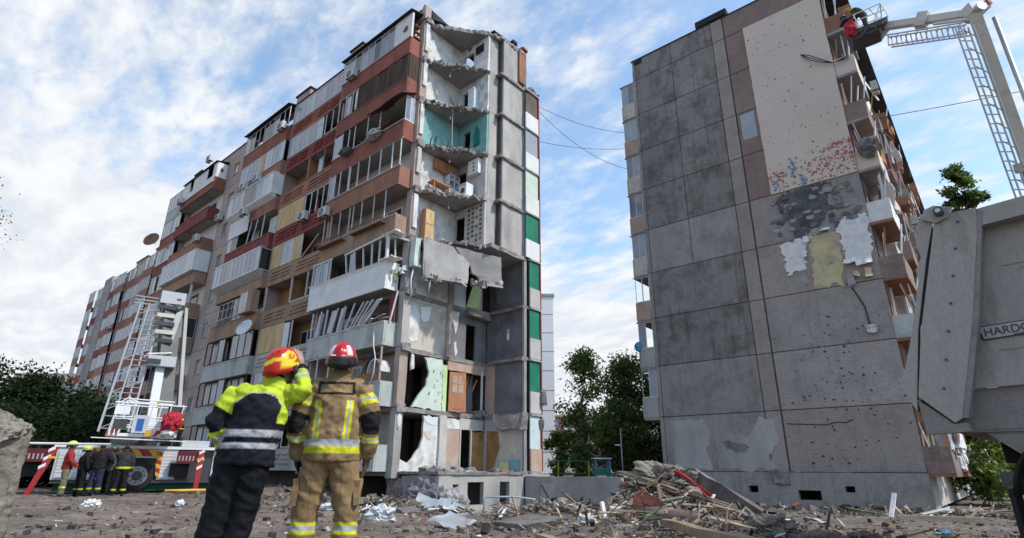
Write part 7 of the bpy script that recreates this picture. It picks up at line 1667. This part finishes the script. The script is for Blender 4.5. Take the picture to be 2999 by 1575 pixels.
    for sd in 'lr':
        an = J['an_' + sd]; skin('boot', [[(an + Vector((0, 0, .12)), .066), (an, .06), (an + Vector((0, -.03, -.05)), .056, .05)], [(an + Vector((0, -.05, -.055)), .05, .045), (an + Vector((0, .1, -.07)), .052, .04), (an + Vector((0, .2, -.075)), .044, .034)]], max(.012, voxel), M, 'cloth_col', lambda p, n: boots, b, 1)
    if headgear:
        hp_ = lambda x, y, z: P(x, y, z + .035)
        helmet(hp_, b, M, hat_col[0], hat_col[1], headgear, 1.0 if fingers else 1.02, org)
    return b, P, M, J
def rest(h=.0, spread=.0):
    j = dict(pelvis=(0, 0, .96), chest=(0, 0, 1.30), neck=(0, 0, 1.50), head=(0, .01, 1.64))
    for sd, q in (('l', -1), ('r', 1)):
        j.update({'sh_' + sd: (q * .195, 0, 1.43), 'el_' + sd: (q * .27, -.02, 1.15), 'wr_' + sd: (q * .26, .08, .92), 'hip_' + sd: (q * .095, 0, .92), 'kn_' + sd: (q * (.12 + spread), .01, .50), 'an_' + sd: (q * (.14 + spread), 0, .11)})
    return j
pm('tan_pocket', (.25, .16, .078), var=.2, sc=9, bump=.4)
YAW = math.atan2(FH.y, FH.x) - PI / 2
TAN, TAN_D, HV, NAVY, SIL, YEL, BLK = (.27, .175, .085), (.2, .13, .06), (.50, .62, .035), (.0055, .0075, .014), (.40, .40, .42), (.62, .62, .02), (.009, .009, .010)
# ---------------- firefighter in tan
def tan_jacket(p, n, J):
    for sd in 'lr':
        t, d = seg_t(p, [J['sh_' + sd], J['el_' + sd], J['wr_' + sd]]); q = -1 if sd == 'l' else 1
        if d < .105 and p.x * q > .19 and t > .12:
            if .15 < t < .30: return SIL if .20 < t < .245 else YEL
            if .42 < t < .68 and (p - J['el_' + sd]).dot(Vector((q * .25, -1, 0))) > .005: return BLK
            if .715 < t < .80: return SIL if .742 < t < .775 else YEL
            return TAN
    if n.y < .4:
        if .935 < p.z < .985: return YEL
        if .985 <= p.z < 1.035: return SIL
        for q in (-1, 1):
            xx = p.x * q - (.118 + .03 * (p.z - 1.2))
            if abs(xx) < .026 and 1.035 < p.z < 1.34 and n.y < 0: return SIL if abs(xx) < .008 else YEL
        if n.y < 0 and 1.385 < p.z < 1.492 and abs(p.x) < .145:
            if p.z < 1.404 or p.z > 1.470 or abs(p.x) > .122: return BLK
    if n.y < 0 and (abs(p.z - 1.365) < .004 or (abs(p.x) < .003 and p.z < .93)): return (.14, .09, .04)
    return TAN if p.z < 1.52 else TAN_D
def tan_trousers(p, n, J):
    if .345 < p.z < .43: return SIL if .370 < p.z < .405 else YEL
    if abs(abs(p.x) - .115) < .004 and n.y < -.5 and p.z > .45: return TAN_D
    return TAN if p.z > .3 else (.20, .15, .10)
j = rest(spread=.035)
for sd, q in (('l', -1), ('r', 1)):
    j['sh_' + sd] = (q * .20, 0, 1.475); j['el_' + sd] = (q * .295, -.03, 1.18); j['wr_' + sd] = (q * .275, .05, .925); j['hd_' + sd] = (-q * .12, .2, -1); j['pn_' + sd] = (-q, .1, 0); j['ts_' + sd] = (0, 1, 0)
j['head'] = (.0, .015, 1.66); j['neck'] = (0, 0, 1.545); j['chest'] = (0, 0, 1.33)
pos = C(4.74, -1.44, 0.03)
PT, Pt, Mt_, Jt = person('firefighter seen from behind in tan turnout gear and red ridged helmet', pos, YAW + .12, j, (-.02, 1, .16), dict(jacket=tan_jacket, trousers=tan_trousers, hw=.22, hem=-.085, sl=.94), .0105, 'ridge', True, gloves={'l': BLK, 'r': (.12, .09, .05)}, hat_col=((.40, .010, .016), (.015, .015, .016)), boots=BLK)
for q in (-1, 1):
    g = G(Mt_); g.tube([Pt(q * .085, -.06, .02), Pt(q * .088, -.03, -.06), Pt(q * .06, .03, -.11)], .008, 6); g.out('chin_strap', 'pl_yellow', PT)
for x in (-.045, .03): G(Mt_).box(x - .02, x + .02, -.158, -.150, 1.695, 1.706).out('helmet_mark', 'letter_white', PT)
for q in (-1, 1):
    o = G(Mt_).box(q * .235 - .022, q * .235 + .022, -.075, .085, .56, .74).out('pocket', 'tan_pocket', PT); rough_mesh(o, .02, 9, 3)
# ---------------- firefighter in hi-vis, shading his eyes
def hv_jacket(p, n, J):
    for sd in 'lr':
        t, d = seg_t(p, [J['sh_' + sd], J['el_' + sd], J['wr_' + sd]]); q = -1 if sd == 'l' else 1
        out = (p.x - J['chest'].x) * q
        if d < .105 and out > (.185 if sd == 'l' else .20) and t > .1:
            if sd == 'l':
                if .34 < t < .66 and n.y < .5: return NAVY
                if .74 < t < .83: return SIL
                if t > .93: return NAVY
            else:
                if .70 < t < .77 or .84 < t < .89: return SIL
                if t > .93: return NAVY
            return HV
    x = p.x - J['pelvis'].lerp(J['chest'], (p.z - .96) / .34).x
    if n.y < .35:
        if 1.055 < p.z < 1.105 or .965 < p.z < 1.012: return SIL
        if p.z < 1.16: return NAVY
        top = 1.375 - 2.2 * x * x - .6 * max(0, abs(x) - .12)
        if p.z < top and abs(x + .01) < .178: return NAVY
        if abs(p.z - top) < .012 and abs(x + .01) < .185: return (.45, .46, .30)
    elif p.z < 1.12: return NAVY
    if p.z > 1.51: return NAVY
    return HV
DK = (.0035, .0045, .008)
j = rest(spread=.02)
j.update(pelvis=(-.085, 0, .95), chest=(-.03, .0, 1.27), neck=(.045, .02, 1.465), head=(.085, .06, 1.585),
         sh_l=(-.215, .0, 1.395), el_l=(-.335, -.04, 1.17), wr_l=(-.26, .06, .965), sh_r=(.175, .03, 1.40), el_r=(.285, -.04, 1.395), wr_r=(.225, .05, 1.585),
         hip_l=(-.175, 0, .90), hip_r=(.0, 0, .90), kn_l=(-.22, .0, .50), kn_r=(-.055, .02, .50), an_l=(-.30, 0, .10), an_r=(-.11, .02, .10))
j['hd_r'] = (-.30, .12, 1.0); j['pn_r'] = (-.55, .6, .1); j['ts_r'] = (-.9, -.25, 0); j['hd_l'] = (.25, .3, -1); j['pn_l'] = (1, .1, 0)
pos = C(4.50, -1.93, 0.02)
PH, Ph, Mh, Jh = person('firefighter seen from behind in yellow and navy jacket, hand raised to red helmet', pos, YAW + .18, j, (.45, .9, .22), dict(jacket=hv_jacket, trousers=lambda p, n, J: DK, hw=.20, hem=-.10, sl=.85), .0105, 'swoosh', True, gloves={'l': BLK, 'r': SKIN}, hat_col=((.42, .02, .012), (.68, .50, .02)), boots=BLK)
for q in (-1, 1):
    G(Mh).tube([Ph(q * .115, -.03, .03), Ph(q * .12, .0, -.05), Ph(q * .10, .03, -.075)], [.03, .034, .022], 10).out('ear_cup', 'black', PH, True)
# ---------------- group beside the ladder truck
def solid(c, bands=()):
    def f(p, n, J):
        for a, b_, cc in bands:
            if a < p.z < b_: return cc
        return c
    return f
REDV, GRN = (.30, .03, .03), (.05, .07, .05)
def mix_red(p, n, J): return REDV if p.x > .05 else ((.05, .055, .045) if not (-.06 < p.x < -.03) else YEL)
GRP = 'crew standing beside the ladder truck'
def crew(label, x, y, yaw, jk, tr, hg, hc, pose=None, sc=.87, vox=.022):
    sc *= 1 + .05 * math.sin(x * 9)
    j = rest(spread=.01)
    if pose: j.update(pose)
    p = MT @ Vector((x, y, 0)); p.z = H(p.x, p.y, False) - .01
    return person(label, p, YAW + yaw, j, (0, 1, 0), dict(jacket=jk, trousers=tr), vox, hg, False, GRP, sc, hat_col=hc)
crew('crew member with lime helmet and red and dark jacket, leftmost beside the ladder truck', -1.9, -1.7, -.9, mix_red, solid((.16, .16, .10), ((.3, .36, YEL),)), 'plain', ((.50, .68, .02), (.1, .1, .1)), dict(wr_r=(.22, .25, 1.0), el_r=(.27, .05, 1.17)))
crew('crew member in dark gear with lime helmet, second from the left beside the ladder truck', -1.5, -1.45, -.5, solid(BLK), solid(BLK, ((.25, .30, YEL),)), 'plain', ((.45, .60, .02), (.1, .1, .1)))
crew('man in black sweater and blue jeans with his back turned, beside the ladder truck', -1.1, -1.75, .1, solid((.012, .012, .014)), solid((.02, .028, .06), ((.22, .27, YEL),)), None, ((0, 0, 0), (0, 0, 0)), dict(el_r=(.3, .12, 1.22), wr_r=(.18, .34, 1.25), sh_r=(.19, .04, 1.42)))
crew('crew member in dark coat with yellow hem stripe, rightmost beside the ladder truck', -.45, -1.6, .6, solid((.03, .032, .035), ((.93, 1.0, YEL),)), solid(BLK, ((.2, .25, YEL),)), None, ((0, 0, 0), (0, 0, 0)), dict(el_l=(-.28, .18, 1.22), wr_l=(-.12, .32, 1.2), hem=None) if False else dict(el_l=(-.28, .18, 1.22), wr_l=(-.12, .32, 1.2)))
crew('crew member half hidden behind the man in the black sweater', -.8, -1.4, 2.6, solid((.05, .055, .05)), solid(BLK), 'plain', ((.05, .06, .05), (.02, .02, .02)))
# behind the ladder truck basket
p = MT @ Vector((1.05, .75, 1.45)); person('firefighter with lime helmet standing on the truck deck behind the basket', p, YAW + 1.4, rest(), (0, 1, 0), dict(jacket=solid(BLK, ((1.18, 1.23, YEL),)), trousers=solid(BLK)), .024, 'plain', False, None, .62, hat_col=((.55, .66, .02), (.1, .1, .1)))
# on the fourth-storey balcony
person('rescuer with orange helmet crouching inside the wrecked fourth-storey balcony', Vector((-1.75, .05, Z(3) + .35)), 2.6, rest(), (0, 1, 0), dict(jacket=solid((.02, .025, .04)), trousers=solid(BLK)), .026, 'plain', False, None, .92, hat_col=((.65, .09, .015), (.5, .06, .01)))
# in the platform cage
cj = rest(); cj.update(chest=(0, .12, 1.28), neck=(0, .25, 1.42), head=(0, .33, 1.5), sh_l=(-.19, .18, 1.38), sh_r=(.19, .18, 1.38), el_l=(-.25, .35, 1.15), wr_l=(-.15, .5, 1.05), el_r=(.25, .35, 1.15), wr_r=(.15, .5, 1.05))
person('firefighter with lime helmet leaning over the platform cage', MC @ Vector((-.05, .1, .1)), YAW + 1.0, cj, (0, 1, -.3), dict(jacket=solid((.05, .055, .04)), trousers=solid((.06, .06, .045))), .024, 'plain', False, None, .95, hat_col=((.55, .68, .02), (.1, .1, .1)))
person('rescuer in dark blue bending out of the platform cage over the crimson bundle', MC @ Vector((-.75, .0, .05)), YAW + 1.4, {k: Vector(v) * .9 for k, v in cj.items()}, (0, 1, -.6), dict(jacket=solid((.025, .03, .05)), trousers=solid(BLK)), .024, 'plain', False, None, .85, hat_col=((.03, .03, .05), (.1, .1, .1)))
# ================================================================== things hung on the facades
pm('ac_white', (.52, .52, .51), rough=.5, var=.08, sc=3, stain=(.34, .32, .30), samt=.6, ssc=3, bump=.03)
ACG = 'air conditioners on the long block'
def ac_proto():
    """outdoor unit facing -Y, origin at its foot"""
    root = thing('air_conditioner', 'x', 'air conditioner', (0, 0, 0), ACG)
    G().box(-.42, .42, -.30, .0, 0, .56).out('casing', 'ac_white', root)
    G().cyl((-.1, -.312, .28), (-.1, -.301, .28), .23, 22).out('fan_grille', 'metal_dark', root)
    G().cyl((-.1, -.325, .28), (-.1, -.3125, .28), .06, 12).out('hub', 'ac_white', root)
    g = G()
    for i in range(5): g.bar((-.32, -.32, .1 + .09 * i), (.12, -.32, .1 + .09 * i), .01)
    g.bar((-.1, -.321, .06), (-.1, -.321, .5), .012); g.out('guard', 'ac_white', root)
    for x in (-.3, .3): G().bar((x, .1, -.03), (x, -.32, -.03), .04).out('bracket', 'metal_dark', root)
    return root
acp = ac_proto()
def put_copy(src, loc, rz, label, first=[True]):
    if first[0]: r = src; first[0] = False
    else:
        r = src.copy(); COL.objects.link(r)
        for ch in src.children: c = ch.copy(); COL.objects.link(c); c.parent = r
    r.location = loc; r.rotation_euler = (0, 0, rz); r['label'] = label
    return r
acs = [((-5.75, -.80, Z(8) + .95), 'on the top balcony nearest the torn end'), ((-6.9, -.80, Z(5) + .05), 'on the sixth-storey balcony beside the boarded loggia'), ((-9.85, -.56, Z(5) + .75), 'hung before the boarded sixth-storey loggia'),
       ((-14.5, -.80, Z(8) + .9), 'at the end of the dark-glazed top balcony'), ((-17.1, -.80, Z(7) + .35), 'right of the pair on the eighth-storey balcony'), ((-19.2, -.80, Z(7) + .35), 'left of the pair on the eighth-storey balcony'),
       ((-17.4, -1.2, Z(6) + .35), 'below the white bay window of the seventh storey'), ((-21.1, -.12, Z(5) + .1), 'on the stair wall beside a red balcony'), ((-24.9, -.12, Z(7) - .3), 'on the wall edge above the white corner bay'), ((-26.3, -1.0, Z(6) + .75), 'on the right corner of the bare brown balcony'),
       ((-32.4, -1.0, Z(8) + .5), 'caged at the left end of the red balcony'), ((-27.3, -.95, 26.2), 'standing on the roof edge over the white panelled balcony'), ((-26.1, -1.0, Z(2) + .7), 'on the low white balcony left of the stair wall'),
       ((-45, 3.85, Z(7) + .5), 'on the far wing near the top, right end'), ((-52, 3.85, Z(5) + .4), 'on the far wing behind the ladder'), ((-61, 3.85, Z(3) + .4), 'on the lower far wing above the trees'), ((-66, 3.85, Z(6) + .4), 'on the upper far wing next to the concrete strip')]
for (loc, w) in acs: put_copy(acp, loc, 0, 'white air conditioner unit ' + w)
rr = random.Random(77)
RAG = 'air conditioners on the right block'
for i, (y, z, w) in enumerate(((GY + 4.3, ZR(7) + .9, 'high on the right block, under the platform cage'), (GY + 10.5, ZR(5) + .3, 'with louvred side at the middle of the right flank'), (GY + 4.8, ZR(3) + .7, 'on the right flank just above the dump truck body'))):
    r = put_copy(acp, (RF + 1.12, y, z), PI / 2, 'white air conditioner unit ' + w); r['group'] = RAG
def dish(label, c, r, n, mt):
    c = Vector(c); n = Vector(n).normalized(); u_ = n.orthogonal().normalized(); v_ = n.cross(u_)
    root = thing('satellite_dish', label, 'satellite dish', c)
    g = G(); rows = []
    for j in range(7):
        q = j / 6 * r; rows.append([c + n * (q * q * .45 / r - .12 * r) + (u_ * math.cos(2 * PI * i / 28) + v_ * math.sin(2 * PI * i / 28)) * max(q, .004) for i in range(29)])
    o = g.sheet(rows).out('reflector', mt, root, True); md = o.modifiers.new('t', 'SOLIDIFY'); md.thickness = .015
    G().cyl(c - v_ * r * .9 + n * .1, c + n * r * .9, .014, 6).out('feed_arm', 'metal_grey', root); G().bar(c + n * r * .85, c + n * r * 1.02, .07).out('receiver', 'metal_grey', root); G().cyl(c - n * .05, c - n * .5, .03, 6).out('mount', 'metal_dark', root)
dish('round grey satellite dish above the curtained lower balcony behind the hi-vis firefighter', (-14.15, -1.15, Z(2) + 2.75), .58, (.35, -1, .45), 'metal_white')
dish('brown rusty satellite dish at the far end of the projecting balconies', (-37.6, -1.2, Z(7) + 1.0), .75, (.6, -.8, .3), 'orange_brown')
lump('duvet', 'grey green crumpled bedding hanging over the seventh-storey parapet', 'bedding', Vector((-2.6, -.95, Z(6) + 1.05)), (.62, .3, .28), 'grey_green', 71, .4, 4, freq=2.4)
lump('duvet', 'dark grey bundle hanging over the left part of the seventh-storey parapet', 'bedding', Vector((-5.3, -.95, Z(6) + 1.0)), (.55, .28, .18), 'concrete_dark', 72, .4, 4, freq=2.4)
lump('bag', 'turquoise bag on a low rear balcony of the right block', 'bag', Vector((RX - 1.0, GY - .05, ZR(2) + 1.25)), (.2, .2, .3), 'litter_blue', 73, .3, 3)
lump('bundle', 'dark bundle hanging from a sixth-storey balcony of the right block', 'bundle', Vector((RF + .6, GY - .2, ZR(5) + 1.0)), (.45, .25, .5), 'concrete_dark', 74, .4, 4)
# ================================================================== inside the opened rooms
o = G().cyl((-.09, 1.85, Z(7) + 2.02), (-.06, 1.85, Z(7) + 2.02), .17, 24).out('wall_clock', 'metal_white'); G().cyl((-.0595, 1.85, Z(7) + 2.02), (-.052, 1.85, Z(7) + 2.02), .14, 24).out('clock_face', 'grey_green', o); props(o, 'round wall clock on the white wall of the eighth-storey room', 'clock')
t = thing('cabinet', 'tall pale grey cabinet against the eighth-storey rear wall', 'cabinet', (1.3, 3.1, Z(7))); G().box(1.0, 1.5, 2.85, 3.22, Z(7), Z(7) + 1.75).out('carcass', 'blue_pale', t); G().box(1.02, 1.48, 2.83, 2.849, Z(7) + .9, Z(7) + 1.73).out('door', 'white_paint', t); G().box(1.02, 1.48, 2.83, 2.849, Z(7) + .03, Z(7) + .87).out('door', 'blue_pale', t)
t = thing('picture_frame', 'empty dark picture frame high on the top-storey rear wall', 'picture frame', (1.45, 3.22, Z(8) + 1.65)); G().box(1.13, 1.82, 3.21, 3.248, Z(8) + 1.6, Z(8) + 2.2).out('frame', 'wood_dark', t); G().box(1.22, 1.73, 3.2, 3.209, Z(8) + 1.68, Z(8) + 2.12).out('board', 'black', t)
o = G().cyl((.62, 3.2, Z(8) + 2.38), (.62, 3.248, Z(8) + 2.38), .13, 18).out('wall_lamp', 'orange_brown'); props(o, 'small round lamp over the doorway in the top-storey room', 'lamp')
lump('bundle', 'black heap of belongings beside the top-storey doorway', 'bundle', Vector((.0, 2.9, Z(8) + .2)), (.3, .25, .25), 'black', 81, .4, 3)
# a robe on the teal wall
g = G(); rows = []
for j in range(9):
    t_ = j / 8; w_ = .06 + .17 * min(1, t_ * 2.2); rows.append([(1.47 + w_ * (2 * i / 12 - 1) + .02 * math.sin(t_ * 7), 3.2 - .05 * abs(math.sin(i * 1.4)), Z(6) + 1.95 - 1.25 * t_) for i in range(13)])
pm('robe', (.02, .20, .19), var=.25, sc=6, bump=.5); o = g.sheet(rows).out('robe', 'robe', smooth=True); md = o.modifiers.new('t', 'SOLIDIFY'); md.thickness = .02; props(o, 'dark teal dressing gown hanging on the turquoise seventh-storey wall', 'clothing')
t = thing('table', 'overturned dark table at the edge of the turquoise room', 'table', (.3, 1.2, Z(6))); G().hexa([(.05, .7, Z(6) + .1), (.5, .9, Z(6) + .05), (.6, 2.0, Z(6) + .05), (.05, 1.9, Z(6) + .1), (.05, .7, Z(6) + .15), (.5, .9, Z(6) + .10), (.6, 2.0, Z(6) + .10), (.05, 1.9, Z(6) + .15)]).out('top', 'wood_dark', t)
for a, b in ((.15, .9), (.45, 1.0), (.5, 1.85), (.15, 1.8)): G().bar((a, b, Z(6) + .15), (a + .1, b, Z(6) + .6), .05).out('leg', 'wood_dark', t)
# sixth-storey kitchen
t = thing('wall_cupboard', 'brown wooden wall cupboard with open shelves in the sixth-storey kitchen', 'cupboard', (.05, 2.1, Z(5) + 1.9)); G().box(-.09, .2, 1.4, 2.8, Z(5) + 1.75, Z(5) + 2.35).out('carcass', 'door_wood', t)
for a in (1.45, 1.92, 2.38): G().box(.201, .215, a, a + .4, Z(5) + 1.8, Z(5) + 2.3).out('door', 'wood', t)
t = thing('dresser', 'white kitchen dresser with pots standing before the doorway', 'dresser', (.35, 2.7, Z(5)))
for a, b, c, d in ((.0, .4, 2.3, 3.1),): G().box(a, b, c, d, Z(5), Z(5) + .85).out('base', 'white_paint', t)
for zz in (1.0, 1.35, 1.7): G().box(.0, .35, 2.3, 3.1, Z(5) + zz, Z(5) + zz + .03).out('shelf', 'white_paint', t)
for a in (2.3, 2.7, 3.07): G().box(.0, .35, a, a + .03, Z(5) + .851, Z(5) + 1.73).out('side', 'white_paint', t)
for i in range(6): G().cyl((.25, 2.42 + .1 * i, Z(5) + 1.03 + .35 * (i % 2)), (.25, 2.42 + .1 * i, Z(5) + 1.2 + .35 * (i % 2)), .05, 10).out('pot', 'metal_grey' if i % 2 else 'metal_dark', t)
t = thing('water_heater', 'white boxy water heater on the sixth-storey kitchen wall', 'water heater', (1.45, 3.1, Z(5) + 1.6)); G().box(1.1, 1.9, 2.95, 3.22, Z(5) + 1.55, Z(5) + 2.45).out('casing', 'white_paint', t)
for i in range(3): G().box(1.5, 1.62, 2.94, 2.949, Z(5) + 1.7 + .22 * i, Z(5) + 1.8 + .22 * i).out('vent', 'metal_dark', t)
t = thing('washing_machine', 'white washing machine at the slab edge of the sixth-storey kitchen', 'washing machine', (1.25, 2.7, Z(5))); G().box(.95, 1.5, 2.5, 3.05, Z(5) + .02, Z(5) + .87).out('casing', 'white_paint', t); G().cyl((1.22, 2.49, Z(5) + .42), (1.22, 2.499, Z(5) + .42), .17, 20).out('door', 'metal_dark', t); G().box(.97, 1.48, 2.49, 2.499, Z(5) + .72, Z(5) + .84).out('panel', 'metal_grey', t)
t = thing('kitchen_table', 'brown wooden table at the edge of the sixth-storey kitchen', 'table', (.25, 1.5, Z(5))); G().box(.0, .55, 1.0, 2.2, Z(5) + .70, Z(5) + .75).out('top', 'door_wood', t)
for a in (.03, .48):
    for b in (1.05, 2.12): G().box(a, a + .05, b, b + .05, Z(5), Z(5) + .70).out('leg', 'door_wood', t)
lump('bedding', 'white bedding heaped under the brown kitchen table', 'bedding', Vector((.3, 1.6, Z(5) + .15)), (.25, .5, .2), 'white_plaster', 82, .3, 3)
# fifth storey
t = thing('cupboard', 'orange wooden cupboard standing at the open corner of the fifth storey', 'cupboard', (.3, .95, Z(4))); G().box(.1, .42, .7, 1.3, Z(4) + .05, Z(4) + 1.75).out('carcass', 'door_wood', t); G().box(.421, .435, .72, 1.28, Z(4) + .08, Z(4) + .88).out('door', 'plywood', t); G().box(.421, .435, .72, 1.28, Z(4) + .92, Z(4) + 1.72).out('door', 'plywood', t)
for k, y in ((7, 1.7), (6, 1.9), (5, 2.0), (4, 2.1)):
    t = thing('ceiling_bulb', 'bare bulb on a cord hanging from the ceiling of the %s-storey room' % {7: 'eighth', 6: 'seventh', 5: 'sixth', 4: 'fifth'}[k], 'light bulb', (.6, y, Z(k + 1) - .6)); G().cyl((.6, y, Z(k + 1) - .22), (.6, y, Z(k + 1) - .5), .01, 5).out('cord', 'cable_white', t); G().tube([(.6, y, Z(k + 1) - .5), (.6, y, Z(k + 1) - .58), (.6, y, Z(k + 1) - .66)], [.03, .05, .02], 8).out('bulb', 'white_paint', t, True)
o = G().tube([(1.0, 1.7, Z(7) - .1), (1.0, 1.72, Z(6) + 1.2), (1.02, 1.75, Z(6) + .1)], .012, 5).out('cord', 'cable_white'); props(o, 'long white cord hanging before the turquoise room', 'cord')
# cables dangling down the torn end
CB = [((.25, .3, Z(3) + 1.2), (.35, .1, Z(3) + .5), (.3, .2, Z(2) + 2.4), 'thick white cable hanging at the corner of the fourth storey'), ((.9, .9, Z(3) + .65), (.95, .8, Z(3) + .3), (.85, .85, Z(3) - .1), 'white cable stub under the cracked hanging slab'), ((1.7, 2.2, Z(3) + .6), (1.95, 2.1, Z(3) + .4), (2.1, 2.2, Z(3) + .25), 'torn pipe end under the middle of the hanging slab')]
for a, b, c, lab in CB: o = G().tube([a, b, c], .035, 6).out('cable', 'cable_white', smooth=True); props(o, lab, 'cable')
o = G().tube([(-.9, -.9, Z(2) + .6), (-.75, -.95, Z(2) - .1), (-.62, -.9, Z(1) + 2.2), (-.7, -.85, Z(1) + 1.5), (-.95, -.8, Z(1) + .9)], .025, 6).out('cable', 'cable_white', smooth=True); props(o, 'white cable dangling from the grey third-storey parapet', 'cable')
for i, (y, z) in enumerate(((2.2, Z(2) - .3), (.45, Z(0) + 2.5))): lump('torn_sheet', ['torn white sheet dangling over the dark second-storey hole', 'white rag hanging at the ground-storey corner'][i], 'sheet', Vector((.05, y * .3 + .1, z - .4)), (.08, .12, .4), 'white_plaster', 90 + i, .4, 3)
# ================================================================== wires across the gap and over the yard
def wire(a, b, sag, r, lab, mt='cable'):
    a, b = Vector(a), Vector(b); o = G().tube([a.lerp(b, t / 14) - Vector((0, 0, sag * 4 * (t / 14) * (1 - t / 14))) for t in range(15)], r, 5).out('wire', mt); props(o, lab, 'wire')
wire((2.8, 7.2, Z(7) + 2.2), (RX - .9, GY + 1.5, ZR(7) + 2.6), .5, .014, 'upper thin wire strung between the two blocks')
wire((2.8, 7.2, Z(7) + 1.9), (RX - .9, GY + 1.5, ZR(6) + 2.4), .9, .014, 'middle sagging wire between the two blocks')
wire((2.8, 7.2, Z(6) + 2.4), (RX - .9, GY + 1.5, ZR(7) + 1.4), .3, .014, 'lower thin wire strung between the two blocks')
wire((RF + 1.0, GY + 6, ZR(7) + .2), C(16, 40, 19), .3, .02, 'long thin wire running right from the right block behind the boom')
wire((RF + 1.2, GY + 14, ZR(5) + .3), (RF + 1.8, GY + 20, ZR(1)), .4, .025, 'loose cable hanging down the right flank')
wire((RF - 1, GY + 1, TOP + 1.2), C(14, 22, 27), .2, .012, 'thin wire passing above the platform cage')
